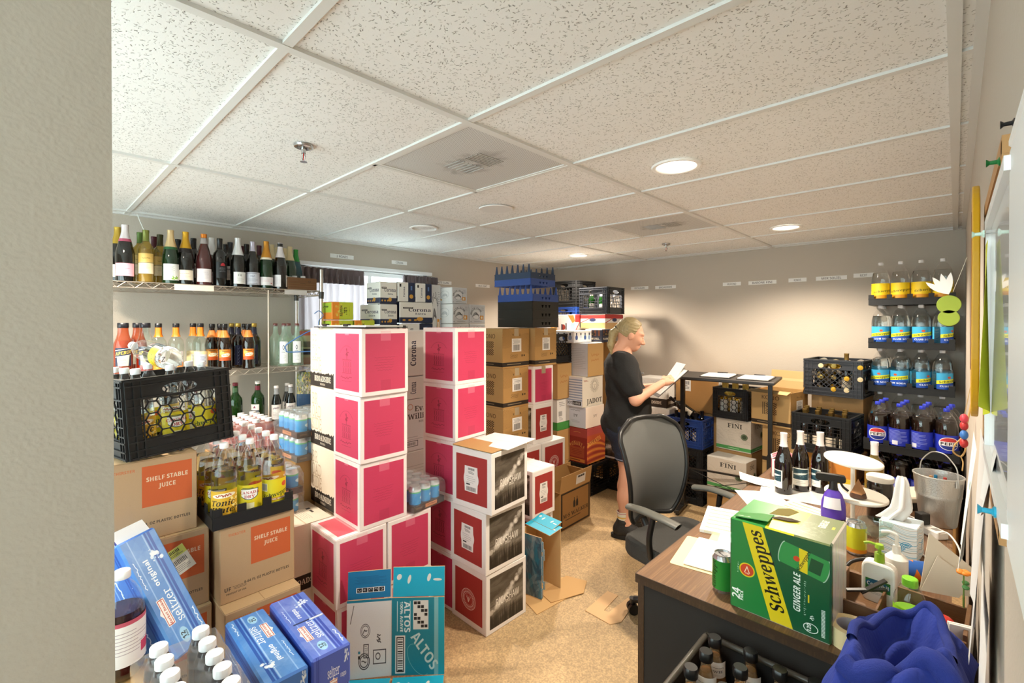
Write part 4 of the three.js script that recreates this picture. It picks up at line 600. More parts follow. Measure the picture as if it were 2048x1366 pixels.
// ---------------------------------------------------------------- bottles
const plain = (bg, fn) => (g, w, h) => { fill(g, bg, 0, 0, w, h); fn && fn(g, w, h); };
const LBL = sheet(256, 256, [
  plain('#e8a3b4', (g) => { scrib(g, 60, 110, 136, 1, 1, '#9a5a70', 4); lines(g, 50, 190, 150, 3, 10, '#c98496', 3); }),                                     // 0 pink
  plain('#efe0bc', (g) => { fill(g, '#d9b766', 0, 0, 256, 110); scrib(g, 70, 60, 120, 1, 1, '#8a6a2a', 5); fill(g, '#8f8248', 0, 112, 256, 10); lines(g, 60, 160, 130, 3, 14, '#cbb68a', 3); }), // 1 yellow wine
  plain('#dfe3e2', (g) => { scrib(g, 30, 40, 150, 10, 16, '#5a6a62', 2.4); g.fillStyle = '#7fae3c'; for (let i = 0; i < 12; i++) { g.beginPath(); g.ellipse(120 + rnd() * 120, 200 + rnd() * 40, 18, 8, rnd() * 3, 0, 7); g.fill(); } }), // 2
  plain('#eadfca', (g) => { scrib(g, 60, 90, 130, 1, 1, '#7a2a2a', 4); lines(g, 40, 140, 170, 4, 16, '#a89a84', 3); }), // 3
  plain('#ece6e8', (g) => { scrib(g, 50, 60, 150, 8, 18, '#9a90a0', 2.4); }), // 4
  plain('#101318', (g) => { g.fillStyle = '#c0303a'; g.beginPath(); g.arc(128, 60, 46, PI, 2 * PI); g.fill(); scrib(g, 60, 90, 136, 4, 20, '#8c9096', 4); }), // 5
  plain('#efefec', (g) => { text(g, 'FR', 110, 70, 64, '#222', 'sans-serif'); lines(g, 60, 130, 130, 5, 16, '#aaa', 3); }), // 6
  plain('#cfd0da', (g) => { lines(g, 0, 16, 256, 2, 8, '#5a5c70', 4); text(g, 'NZ', 128, 80, 50, '#55577a', 'serif'); lines(g, 40, 130, 170, 4, 18, '#77798c', 4); lines(g, 0, 226, 256, 2, 8, '#5a5c70', 4); }), // 7
  plain('#ece4e4', (g) => { lines(g, 20, 60, 210, 2, 10, '#b58a94', 3); scrib(g, 70, 110, 120, 2, 30, '#c47a86', 4); g.fillStyle = '#b02a3a'; g.beginPath(); g.arc(210, 190, 14, 0, 7); g.fill(); }), // 8
  plain('#1f2a44', (g) => { g.save(); g.translate(128, 66); g.rotate(-0.12); fill(g, '#20304a', -140, -40, 280, 84); text(g, 'APEROL', 0, 4, 62, '#e9c64a', 'serif', { style: 'bold italic' }); fill(g, '#efe8da', -140, -48, 280, 8); fill(g, '#efe8da', -140, 44, 280, 8); g.restore(); g.fillStyle = '#f1e3c4'; g.beginPath(); g.moveTo(30, 120); g.lineTo(226, 104); g.lineTo(206, 256); g.lineTo(46, 256); g.fill(); scrib(g, 70, 160, 110, 4, 20, '#c98a4a', 3); }), // 9 aperol
  plain('#ece7ea', (g) => { text(g, 'Fritz', 128, 90, 96, '#1d1a26', 'serif', { style: 'bold italic' }); fill(g, '#ee8a26', 0, 160, 256, 96); g.fillStyle = '#f4b25a'; g.beginPath(); g.arc(128, 208, 24, 0, 7); g.fill(); }), // 10 orange foot
  plain('#f0d9a8', (g) => { fill(g, '#dadbe0', 90, 50, 140, 160); lines(g, 110, 74, 100, 8, 16, '#4a5a80', 6); }), // 11 back label
  plain('#e7872f', (g) => { g.fillStyle = '#f5b258'; g.beginPath(); g.arc(60, 80, 44, 0, 7); g.fill(); g.fillStyle = '#fbe9d2'; g.beginPath(); g.ellipse(140, 130, 90, 40, -0.2, 0, 7); g.fill(); scrib(g, 80, 130, 120, 1, 1, '#d08a4a', 8); fill(g, '#2a1a14', 60, 30, 130, 14); g.fillStyle = '#c0501e'; g.beginPath(); g.moveTo(0, 190); g.quadraticCurveTo(140, 150, 256, 200); g.lineTo(256, 256); g.lineTo(0, 256); g.fill(); }), // 12 brandy
  plain('#1b2148', (g) => { for (let i = 0; i < 6; i++) { g.strokeStyle = '#aab4dc'; g.lineWidth = 4; g.beginPath(); g.arc(128, 20 + i * 44, 30, 0, 4); g.stroke(); } }), // 13 navy
  plain('#e3e8ea', (g) => { g.fillStyle = '#3c4a58'; g.beginPath(); g.arc(128, 70, 28, 0, 7); g.fill(); g.fillStyle = '#dfe5e8'; g.beginPath(); g.arc(128, 70, 16, 0, 7); g.fill(); scrib(g, 60, 110, 130, 2, 14, '#55626e', 4); lines(g, 50, 150, 150, 5, 16, '#9aa6ae', 3); }), // 14 gin
  plain('#e8e2dc', (g) => { g.fillStyle = '#7a2a48'; g.beginPath(); g.moveTo(90, 60); g.lineTo(128, 20); g.lineTo(166, 60); g.fill(); fill(g, '#4a4e54', 0, 90, 256, 40); fill(g, '#8c9096', 0, 104, 256, 10); scrib(g, 60, 170, 120, 3, 20, '#8a8278', 4); }), // 15 green liqueur
  plain('#ece7e4', (g) => { scrib(g, 50, 60, 150, 1, 1, '#8a7a84', 10); scrib(g, 50, 140, 150, 4, 24, '#b0a6a4', 4); }), // 16 dark vermouth
  plain('#d8a82c', (g) => { g.fillStyle = '#f0e8d0'; g.beginPath(); g.ellipse(128, 46, 96, 22, -0.05, 0, 7); g.fill(); scrib(g, 60, 46, 130, 1, 1, '#a8483a', 8); for (let i = 0; i < 14; i++) { g.fillStyle = '#f4e49a'; g.beginPath(); g.arc(180 + rnd() * 70, 40 + rnd() * 160, 4 + rnd() * 12, 0, 7); g.fill(); } text(g, 'Tonic', 112, 116, 74, '#14141a', 'serif', { style: 'bold italic', sx: 0.95 }); text(g, 'Water', 128, 182, 74, '#14141a', 'serif', { style: 'bold italic', sx: 0.95 }); fill(g, '#c79a26', 0, 226, 256, 30); }), // 17 tonic
  plain('#d9c41f', (g) => { g.fillStyle = '#f1ede6'; g.beginPath(); g.moveTo(56, 40); g.lineTo(200, 40); g.lineTo(196, 110); g.quadraticCurveTo(128, 176, 60, 110); g.fill(); g.strokeStyle = '#1c3c34'; g.lineWidth = 6; g.stroke(); text(g, 'CANADA', 128, 74, 37, '#b3262e', 'serif', { style: 'bold' }); text(g, 'DRY', 128, 114, 40, '#b3262e', 'serif', { style: 'bold' }); fill(g, '#e8dfb0', 100, 176, 66, 80); lines(g, 70, 28, 120, 1, 1, '#1c3c34', 6); }), // 18 canada dry
  plain('#dcc81e', (g) => { text(g, 'Schweppes', 150, 150, 58, '#17301c', 'serif', { style: 'bold italic', rot: -0.22, sx: 0.8 }); g.fillStyle = '#d2562e'; g.beginPath(); g.arc(216, 60, 26, 0, 7); g.fill(); fill(g, '#c9862a', 60, 186, 196, 26); fill(g, '#e4e0d0', 8, 40, 60, 80); barcode(g, 12, 46, 52, 66, '#333'); text(g, 'TONIC WATER', 150, 200, 22, '#fff', 'sans-serif', { style: 'bold' }); }), // 19 schweppes tonic
  plain('#e6a7a4', (g) => { scrib(g, 40, 100, 180, 1, 1, '#fff', 12); g.globalAlpha = 0.6; for (let i = 0; i < 12; i++) { g.fillStyle = '#d9686c'; g.beginPath(); g.arc(rnd() * 256, rnd() * 256, 10, 0, 7); g.fill(); } }), // 20 pink lemonade
  plain('#3aa7d8', (g) => { g.fillStyle = '#1f4fb0'; g.fillRect(0, 150, 256, 106); g.fillStyle = '#dfe02c'; g.beginPath(); g.moveTo(0, 120); g.lineTo(256, 70); g.lineTo(256, 130); g.lineTo(0, 176); g.fill(); text(g, 'Schweppes', 128, 124, 46, '#14301c', 'serif', { style: 'bold italic', rot: -0.2, sx: 0.86 }); g.fillStyle = '#d2562e'; g.beginPath(); g.arc(120, 66, 18, 0, 7); g.fill(); text(g, 'CLUB SODA', 128, 206, 36, '#eef4ff', 'sans-serif', { style: 'bold' }); }), // 21 club soda front
  plain('#49b2dd', (g) => { lines(g, 20, 40, 200, 10, 18, '#d8f0fa', 4); }), // 22 club soda back
  plain('#e3c51e', (g) => { g.fillStyle = '#c98a18'; g.fillRect(0, 200, 256, 56); text(g, 'Schweppes', 128, 130, 50, '#3a3a12', 'serif', { style: 'bold italic', rot: -0.2, sx: 0.8 }); }), // 23 lemon
  plain('#2436b8', (g) => { g.save(); g.beginPath(); g.arc(128, 120, 86, 0, 7); g.clip(); fill(g, '#f2f2f4', 0, 0, 256, 256); fill(g, '#cf3b3f', 0, 20, 256, 72); g.fillStyle = '#22368f'; g.fillRect(0, 150, 256, 90); g.restore(); g.strokeStyle = '#f2f2f4'; g.lineWidth = 8; g.beginPath(); g.arc(128, 120, 88, 0, 7); g.stroke(); text(g, 'PEPSI', 128, 122, 58, '#0d0f1c', 'sans-serif', { style: 'bold' }); }), // 24 pepsi front
  plain('#2436b8', (g) => { lines(g, 30, 30, 190, 11, 18, '#aebcf4', 4); fill(g, '#e8eaf6', 120, 180, 40, 60); }), // 25 pepsi back
  plain('#efece4', (g) => { fill(g, '#1d4250', 14, 14, 228, 150); g.fillStyle = '#dfe6e4'; g.beginPath(); g.moveTo(20, 90); g.quadraticCurveTo(120, 60, 240, 70); g.quadraticCurveTo(150, 110, 20, 100); g.fill(); for (let i = 0; i < 60; i++) { g.fillStyle = `rgba(220,235,235,${rnd() * 0.5})`; g.beginPath(); g.ellipse(rnd() * 240, 60 + rnd() * 60, 16 * rnd(), 4 * rnd(), 0, 0, 7); g.fill(); } lines(g, 50, 190, 150, 2, 20, '#9a9488', 4); }), // 26 wine sea picture
  plain('#efece6', (g) => { lines(g, 30, 30, 190, 13, 16, '#b0aca4', 3); }), // 27 wine back
  plain('#e3dfd9', (g) => { scrib(g, 30, 90, 200, 1, 1, '#555', 5); text(g, 'OWIE', 128, 150, 54, '#55565a', 'serif', { style: 'bold' }); lines(g, 40, 200, 170, 2, 14, '#aaa', 3); }), // 28 syrup
  plain('#f2efec', (g) => { fill(g, '#c6586a', 0, 0, 256, 24); lines(g, 40, 60, 170, 7, 20, '#b7a8ae', 4); fill(g, '#d24a68', 180, 150, 50, 60); }), // 29 cranberry jug
  plain('#9fe02c', (g) => { for (let i = 0; i < 5; i++) fill(g, '#d6f25a', 20, 50 + i * 30, 210, 8); g.strokeStyle = '#e8fbc0'; g.lineWidth = 6; g.strokeRect(180, 180, 50, 50); }), // 30 lime
  plain('#f0f0ee', (g) => { g.save(); g.fillStyle = '#2f7a3a'; g.fillRect(16, 66, 224, 120); g.fillStyle = '#1d5f86'; g.beginPath(); g.ellipse(128, 120, 110, 54, 0.05, 0, 7); g.fill(); text(g, 'Cetaphil', 128, 122, 54, '#f2f6fa', 'sans-serif', { style: 'bold', sx: 0.92 }); g.restore(); lines(g, 60, 210, 130, 2, 14, '#9aa', 3); }), // 31 lotion
], 0.45, 8);
const bodyProfiles = {
  bordeaux: [[0, 0], [0.034, 0], [0.0375, 0.004], [0.0375, 0.19], [0.034, 0.207], [0.018, 0.229], [0.0145, 0.242], [0.0145, 0.284], [0.0155, 0.286], [0.0155, 0.3], [0, 0.3]],
  burgundy: [[0, 0], [0.037, 0], [0.0405, 0.004], [0.0405, 0.15], [0.037, 0.176], [0.025, 0.215], [0.0165, 0.245], [0.0148, 0.262], [0.0148, 0.29], [0.0158, 0.292], [0.0158, 0.304], [0, 0.304]],
  champagne: [[0, 0], [0.04, 0], [0.0435, 0.004], [0.0435, 0.142], [0.041, 0.17], [0.031, 0.215], [0.02, 0.255], [0.016, 0.278], [0.0155, 0.304], [0.0165, 0.308], [0.0165, 0.316], [0, 0.316]],
  spirit: [[0, 0], [0.037, 0], [0.041, 0.005], [0.041, 0.17], [0.037, 0.192], [0.022, 0.216], [0.0165, 0.232], [0.0155, 0.27], [0.0155, 0.284], [0, 0.284]],
  aperitif: [[0, 0], [0.042, 0], [0.045, 0.006], [0.043, 0.06], [0.0445, 0.15], [0.041, 0.185], [0.031, 0.215], [0.0265, 0.235], [0.024, 0.26], [0.024, 0.285], [0, 0.285]],
  liqueur: [[0, 0], [0.036, 0], [0.04, 0.006], [0.036, 0.03], [0.0365, 0.12], [0.0405, 0.155], [0.033, 0.195], [0.02, 0.232], [0.0155, 0.245], [0.0155, 0.28], [0, 0.28]],
  soda1: [[0, 0], [0.032, 0], [0.042, 0.01], [0.0435, 0.022], [0.0435, 0.165], [0.0425, 0.185], [0.037, 0.215], [0.026, 0.248], [0.0145, 0.272], [0.0135, 0.28], [0.0135, 0.292], [0, 0.292]],
  soda2: [[0, 0], [0.036, 0], [0.05, 0.012], [0.0545, 0.028], [0.0545, 0.175], [0.053, 0.2], [0.045, 0.238], [0.03, 0.268], [0.0145, 0.287], [0.0135, 0.292], [0.0135, 0.302], [0, 0.302]],
  half: [[0, 0], [0.026, 0], [0.0325, 0.008], [0.033, 0.02], [0.033, 0.125], [0.031, 0.145], [0.022, 0.172], [0.017, 0.18], [0.017, 0.19], [0, 0.19]],
  cola: [[0, 0], [0.03, 0], [0.033, 0.004], [0.033, 0.12], [0.03, 0.145], [0.018, 0.19], [0.0135, 0.21], [0.0135, 0.24], [0, 0.24]],
};
const radiusAt = (p, y) => { for (let i = 1; i < p.length; i++) if (p[i][1] >= y && p[i][1] > p[i - 1][1]) { const t = (y - p[i - 1][1]) / (p[i][1] - p[i - 1][1]); return p[i - 1][0] + t * (p[i][0] - p[i - 1][0]); } return p[p.length - 2][0]; };
const sleeveProfile = (p, y0, y1, e) => { const ys = [y0, ...p.map(q => q[1]).filter(y => y > y0 + 0.001 && y < y1 - 0.001), y1]; return [...new Set(ys)].map(y => [radiusAt(p, y) + e, y]); };
const geoCache = new Map(), cached = (k, f) => { if (!geoCache.has(k)) geoCache.set(k, f()); return geoCache.get(k); };
// spec: shape, glass material, foil {y0,color,rough}, cap {r,h,color}, labels [[cell,y0,y1,arc,turn]], band
function addBottle(t, s) {
  const p = bodyProfiles[s.shape], top = p[p.length - 1][1];
  part(t, 'body', cached(s.shape, () => lathe(p, 20)), s.glass);
  if (s.fill) part(t, 'liquid', cached(s.shape + 'f' + s.fill[1], () => { const q = [[0, 0.004], ...sleeveProfile(p, 0.006, s.fill[1], -0.0015)]; return lathe([...q, [0, s.fill[1]]], 18); }), s.fill[0]);
  if (s.foil) part(t, 'foil', cached(s.shape + 'o' + s.foil[0], () => lathe([...sleeveProfile(p, s.foil[0], top, 0.0008), [0, top + 0.001]], 18)), s.foil[1]);
  if (s.collar) part(t, 'collar', cached(s.shape + 'c' + s.collar[0] + s.collar[1], () => lathe(sleeveProfile(p, s.collar[0], s.collar[1], 0.0012), 18)), s.collar[2]);
  if (s.cap) { const [r, h, m] = s.cap; part(t, 'cap', cached('cap' + r + h, () => lathe([[r * 0.96, 0], [r, 0.002], [r, h - 0.003], [r - 0.002, h], [0, h]], 18)), m, 0, top - h * 0.55, 0); }
  for (const [cell, y0, y1, arc, turn = 0] of s.labels || []) part(t, 'label', cached(['l', s.shape, cell, y0, y1, arc].join(), () => { const r = Math.max(radiusAt(p, y0), radiusAt(p, y1)) + 0.0009; return setUV(new THREE.CylinderGeometry(r, r, y1 - y0, 18, 1, true, -arc / 2, arc).translate(0, (y0 + y1) / 2, 0), LBL.r[cell]); }), LBL.m, 0, 0, 0, 0, turn, 0);
  return t;
}
const specs = {}, bottleProto = {};
function bottle(kind, label, group, x, y, z, o = {}) {
  const face = o.face !== undefined ? o.face : Math.atan2(-x, -z) + (o.turn || 0), s = specs[kind];
  if (bottleProto[kind]) { const r = dup(bottleProto[kind], label, [x, y, z], face, group); if (o.tilt) r.rotation.set(...o.tilt); return r; }
  const t = thing(s.name || 'bottle', label, 'bottle', [x, y, z], face, group); addBottle(t, s); if (o.tilt) t.rotation.set(...o.tilt); bottleProto[kind] = t; return t;
}
const G = {
  black: gloss(0x0c0d0c, 0.07), green: mat(0x0d2b14, 0.06, { clearcoat: 0.5 }), bright: tinted(0x2f7a34), brown: gloss(0x1c0f08, 0.06), yellow: tinted(0xd9c56a), clear: clearGlass, amberRed: tinted(0xe0906a), teal: mat(0x1d4a55, 0.08), pet: clearPlastic,
  rose: gloss(0x4a2020, 0.08),
};
const water = new THREE.MeshPhysicalMaterial({ color: 0xf2f6f6, roughness: 0.02, transmission: 1, thickness: 0.06, ior: 1.2 });
const foil = (c, r = 0.32, m = 0.35) => mat(c, r, { metalness: m });
Object.assign(specs, {
  pinkLabel: { name: 'wine_bottle', shape: 'champagne', glass: G.black, foil: [0.235, foil(0xdfd9dc)], collar: [0.222, 0.238, mat(0xb0506a, 0.5)], labels: [[0, 0.03, 0.1, 2.2]] },
  sauvignon: { name: 'wine_bottle', shape: 'bordeaux', glass: G.yellow, fill: [mat(0xcdb24a, 0.1, { transmission: 0.6, thickness: 0 }), 0.19], foil: [0.236, foil(0x79803a)], labels: [[1, 0.05, 0.165, 2.2]] },
  prosecco: { name: 'wine_bottle', shape: 'champagne', glass: G.green, foil: [0.215, foil(0xd9be8e)], collar: [0.2, 0.216, mat(0x1f5a30, 0.5)], labels: [[2, 0.02, 0.115, 2.0]] },
  goldfoil: { name: 'wine_bottle', shape: 'champagne', glass: G.black, foil: [0.215, foil(0xd0a02e, 0.28, 0.6)], collar: [0.19, 0.216, mat(0x1a1416, 0.4)], labels: [[3, 0.025, 0.085, 2.1]] },
  rose: { name: 'wine_bottle', shape: 'champagne', glass: G.rose, foil: [0.292, foil(0xcf7a24)], collar: [0.255, 0.29, mat(0xcfc6c4, 0.2, { transmission: 0.5 })], labels: [[4, 0.02, 0.1, 2.0]] },
  emblem: { name: 'wine_bottle', shape: 'bordeaux', glass: G.black, foil: [0.235, foil(0x111113, 0.3, 0.1)], labels: [[5, 0.05, 0.15, 2.0, 0.5]] },
  whiteFoil: { name: 'wine_bottle', shape: 'champagne', glass: G.black, foil: [0.205, foil(0xdfdfe0)], labels: [[6, 0.02, 0.095, 1.9, 0.35]] },
  burgundy: { name: 'wine_bottle', shape: 'burgundy', glass: G.black, foil: [0.24, foil(0xb9b2c0)], labels: [[7, 0.02, 0.1, 2.6]] },
  orangeFoil: { name: 'wine_bottle', shape: 'champagne', glass: G.green, foil: [0.205, foil(0xc98a30, 0.3, 0.5)], collar: [0.192, 0.206, mat(0xe2d6c2, 0.5)], labels: [[8, 0.02, 0.075, 2.3]] },
  blackTop: { name: 'wine_bottle', shape: 'champagne', glass: G.black, foil: [0.215, foil(0xdfd9dc)], collar: [0.29, 0.312, mat(0x151515, 0.3)], labels: [[4, 0.015, 0.095, 1.4, -0.7], [16, 0.015, 0.095, 1.0, 1.3]] },
  goldBack: { name: 'wine_bottle', shape: 'champagne', glass: G.black, foil: [0.22, foil(0xb99a3a, 0.3, 0.5)], labels: [[27, 0.03, 0.1, 1.6]] },
  greenCap: { name: 'wine_bottle', shape: 'bordeaux', glass: G.yellow, foil: [0.236, foil(0x4f6a2a)], labels: [[1, 0.05, 0.165, 2.2]] },
  oliveCap: { name: 'wine_bottle', shape: 'bordeaux', glass: G.yellow, foil: [0.232, foil(0x3a3a1e)], fill: [mat(0xcdb24a, 0.1, { transmission: 0.6, thickness: 0 }), 0.19], labels: [[1, 0.05, 0.165, 2.2]] },
  blackCap: { name: 'wine_bottle', shape: 'bordeaux', glass: G.black, foil: [0.232, foil(0x15161a, 0.25, 0.1)], labels: [[16, 0.05, 0.14, 1.6]] },
  wineCap: { name: 'wine_bottle', shape: 'bordeaux', glass: G.black, foil: [0.232, foil(0x4a1a26)], labels: [[3, 0.05, 0.14, 1.6]] },
  creamFoil: { name: 'wine_bottle', shape: 'champagne', glass: mat(0x10351c, 0.07, { clearcoat: 0.5 }), foil: [0.215, foil(0xd6c49a)], labels: [[27, 0.03, 0.1, 1.6]] },
  greenFoil: { name: 'wine_bottle', shape: 'champagne', glass: G.teal, foil: [0.225, foil(0x2f8a3a)], labels: [[27, 0.03, 0.1, 1.6]] },
  aperitif: { shape: 'aperitif', glass: G.amberRed, fill: [mat(0xb02a12, 0.1, { transmission: 0.35, thickness: 0 }), 0.2], cap: [0.026, 0.028, mat(0x1a1a22, 0.3)], labels: [[9, 0.06, 0.16, 1.7]] },
  aperitifLow: { shape: 'aperitif', glass: G.clear, fill: [mat(0xb02a12, 0.1, { transmission: 0.35, thickness: 0 }), 0.12], cap: [0.026, 0.028, mat(0x1a1a22, 0.3)], labels: [[9, 0.06, 0.16, 1.5]] },
  triple: { shape: 'spirit', glass: G.clear, foil: [0.216, mat(0xdd7a1c, 0.4)], cap: [0.0175, 0.024, mat(0x17171b, 0.3)], labels: [[10, 0.025, 0.13, 1.9]] },
  tripleBack: { shape: 'spirit', glass: G.clear, foil: [0.216, mat(0xdd7a1c, 0.4)], cap: [0.0175, 0.024, mat(0x17171b, 0.3)], labels: [[11, 0.025, 0.125, 2.0]] },
  brandy: { shape: 'liqueur', glass: G.brown, collar: [0.205, 0.25, mat(0xd9823a, 0.45)], cap: [0.0175, 0.026, mat(0x131316, 0.3)], labels: [[12, 0.06, 0.13, 1.9]] },
  navy: { shape: 'spirit', glass: G.brown, collar: [0.22, 0.262, mat(0x14182e, 0.35)], cap: [0.0172, 0.024, foil(0xb79a4a, 0.3, 0.7)], labels: [[13, 0.02, 0.15, 1.1]] },
  gin: { shape: 'spirit', glass: tinted(0xdff0e6), cap: [0.0155, 0.02, mat(0x6a1c1c, 0.35)], labels: [[14, 0.02, 0.17, 1.3]] },
  ginSide: { shape: 'spirit', glass: tinted(0xdff0e6), cap: [0.0155, 0.02, mat(0x6a1c1c, 0.35)] },
  herb: { shape: 'spirit', glass: tinted(0x2f7a2c), fill: [mat(0x1c4a1a, 0.1, { transmission: 0.4, thickness: 0 }), 0.17], collar: [0.232, 0.262, mat(0x6a2030, 0.4)], cap: [0.0165, 0.02, mat(0xe8e4de, 0.4)], labels: [[15, 0.03, 0.14, 1.4, -0.5]] },
  herbRed: { shape: 'spirit', glass: tinted(0x2f7a2c), fill: [mat(0x1c4a1a, 0.1, { transmission: 0.4, thickness: 0 }), 0.17], collar: [0.232, 0.262, mat(0x3c5a3a, 0.4)], cap: [0.0165, 0.02, mat(0x7c2030, 0.4)] },
  vermouth: { shape: 'cola', glass: G.black, collar: [0.19, 0.228, mat(0xcfd0d2, 0.2, { transmission: 0.4 })], cap: [0.0155, 0.018, mat(0xe6e0de, 0.4)], labels: [[16, 0.02, 0.12, 2.2]] },
  tonic: { name: 'soda_bottle', shape: 'soda1', glass: G.pet, cap: [0.015, 0.02, mat(0xf0f0f2, 0.4)], fill: [water, 0.2], labels: [[17, 0.03, 0.13, 2.5]] },
  canada: { name: 'soda_bottle', shape: 'soda1', glass: G.pet, cap: [0.015, 0.02, mat(0xf0f0f2, 0.4)], fill: [water, 0.185], labels: [[18, 0.03, 0.13, 2.5]] },
  schTonic: { name: 'soda_bottle', shape: 'soda1', glass: G.pet, cap: [0.015, 0.02, mat(0xf0f0f2, 0.4)], fill: [water, 0.205], labels: [[19, 0.03, 0.13, 2.6]] },
  club: { name: 'soda_bottle', shape: 'soda2', glass: G.pet, cap: [0.0155, 0.02, mat(0xf0f0f2, 0.4)], fill: [water, 0.235], labels: [[21, 0.045, 0.155, 2.7], [22, 0.045, 0.155, 2.2, PI]] },
  lemon: { name: 'soda_bottle', shape: 'soda2', glass: G.pet, cap: [0.0155, 0.02, mat(0xf0f0f2, 0.4)], fill: [water, 0.235], labels: [[23, 0.045, 0.155, 3.1], [23, 0.045, 0.155, 3.16, PI]] },
  pepsi: { name: 'soda_bottle', shape: 'soda2', glass: G.pet, fill: [mat(0x140a06, 0.06), 0.225], cap: [0.0155, 0.02, mat(0x2a3bc2, 0.4)], labels: [[24, 0.045, 0.155, 2.6], [25, 0.045, 0.155, 3.68, PI]] },
  seaWine: { name: 'wine_bottle', shape: 'burgundy', glass: gloss(0x140c0a, 0.05), foil: [0.236, mat(0xe4dedd, 0.4)], labels: [[26, 0.03, 0.12, 2.0], [27, 0.03, 0.12, 1.7, PI]] },
  white4: { name: 'wine_bottle', shape: 'bordeaux', glass: G.yellow, fill: [mat(0xc9b552, 0.1, { transmission: 0.6, thickness: 0 }), 0.2], foil: [0.24, mat(0xe4dedd, 0.4)], labels: [[1, 0.04, 0.13, 1.6]] },
  petOnly: { name: 'soda_bottle', shape: 'soda1', glass: G.pet, fill: [water, 0.12], cap: [0.015, 0.02, mat(0xf0f0f2, 0.4)], labels: [[23, 0.03, 0.08, 3]] },
  smallGreen: { shape: 'half', glass: tinted(0x2f7a2c), cap: [0.018, 0.02, mat(0xe8e4de, 0.4)], labels: [[15, 0.03, 0.1, 1.6]] },
  syrup: { name: 'syrup_bottle', shape: 'cola', glass: tinted(0xe0c8a4), fill: [mat(0xa4855c, 0.15, { transmission: 0.3, thickness: 0 }), 0.2], cap: [0.0185, 0.026, mat(0x161616, 0.35)], labels: [[28, 0.15, 0.195, 2.2]] },
  capGold: { name: 'wine_bottle', shape: 'bordeaux', glass: G.black, foil: [0.25, foil(0x8a6f3a, 0.3, 0.6)], labels: [[3, 0.04, 0.12, 1.8]] },
  capGoldWhite: { name: 'wine_bottle', shape: 'bordeaux', glass: G.yellow, foil: [0.25, foil(0xa58a44, 0.3, 0.6)], labels: [[27, 0.04, 0.15, 1.8]] },
  capDark: { name: 'wine_bottle', shape: 'bordeaux', glass: G.black, foil: [0.24, foil(0x141318, 0.3, 0.2)], labels: [[3, 0.05, 0.13, 1.5]] },
  jug: { name: 'juice_bottle', shape: 'soda2', glass: G.pet, fill: [mat(0x2a1216, 0.1), 0.2], cap: [0.021, 0.022, mat(0xf0f0f2, 0.4)], labels: [[29, 0.05, 0.18, 5]] },
});
// ---------------------------------------------------------------- wire shelving along the window wall
const SX0 = -3.74, SX1 = -3.3, SZ0 = -0.16, SZ1 = -1.48, chromeM = mat(0xcfc8be, 0.28, { metalness: 0.85 }), S1 = 1.845, S2 = 1.318, S3 = 0.93;
{
  const t = thing('wire_shelving', 'chrome wire shelving unit along the wall by the window', 'shelving', [0, 0, 0]);
  for (const [x, z] of [[SX0, SZ0], [SX1, SZ0], [SX0, SZ1], [SX1, SZ1]]) { const p = part(t, 'post', cyl(0.0125, 0.0125, 2.0, x, 0, z, 14), chromeM); part(p, 'foot', cyl(0.018, 0.014, 0.02, x, 0, z, 12), mat(0x222222, 0.5)); part(p, 'clip_sleeve', cyl(0.017, 0.019, 0.05, x, S1 - 0.055, z, 12), mat(0x3a3734, 0.45)); }
  for (const y of [S1, S2, S3, 0.42]) {
    const rim = [], wires = [];
    for (const dy of [0, -0.032]) { rim.push(rod([SX0, y + dy, SZ0], [SX0, y + dy, SZ1], 0.0032)); rim.push(rod([SX1, y + dy, SZ0], [SX1, y + dy, SZ1], 0.0032)); rim.push(rod([SX0, y + dy, SZ0], [SX1, y + dy, SZ0], 0.0032)); rim.push(rod([SX0, y + dy, SZ1], [SX1, y + dy, SZ1], 0.0032)); }
    const n = 34, st = (SZ0 - SZ1) / n;
    for (let i = 0; i < n; i++) for (const x of [SX0, SX1]) rim.push(rod([x, y - (i % 2 ? 0.032 : 0), SZ0 - i * st], [x, y - (i % 2 ? 0 : 0.032), SZ0 - (i + 1) * st], 0.0022, 5));
    for (let i = 0; i < 11; i++) { const z0 = SX0 + (SX1 - SX0) * i / 11; rim.push(rod([z0, y - (i % 2 ? 0.032 : 0), SZ1], [SX0 + (SX1 - SX0) * (i + 1) / 11, y - (i % 2 ? 0 : 0.032), SZ1], 0.0022, 5)); }
    for (let i = 1; i < 52; i++) wires.push(rod([SX0, y, SZ0 + (SZ1 - SZ0) * i / 52], [SX1, y, SZ0 + (SZ1 - SZ0) * i / 52], 0.0016, 5));
    for (const k of [0.25, 0.5, 0.75]) wires.push(rod([SX0 + (SX1 - SX0) * k, y - 0.004, SZ0], [SX0 + (SX1 - SX0) * k, y - 0.004, SZ1], 0.0026, 5));
    const s = part(t, 'shelf', merge(rim), chromeM); part(s, 'deck_wires', merge(wires), chromeM);
  }
  part(t, 'shelf_paper_strip', box(0.001, 0.034, 0.2, SX1 + 0.005, S1 - 0.018, -0.71), mat(0xded6c8, 0.8));
  part(t, 'shelf_paper_strip', box(0.001, 0.03, 0.15, SX1 + 0.005, S1 - 0.018, -1.3), mat(0xcfcac4, 0.8));
  solo('wall_cable', 'thin pale cable hanging straight down in front of the wire shelves', 'cable', rod([SX1 + 0.012, 0.62, -1.12], [SX1 + 0.012, S1 - 0.01, -1.12], 0.0045, 8), mat(0xd8cbbb, 0.5));
}
const ON = 'bottles on the top wire shelf', Y1 = S1 + 0.0022, Y2 = S2 + 0.0022, Y3 = S3 + 0.0022;
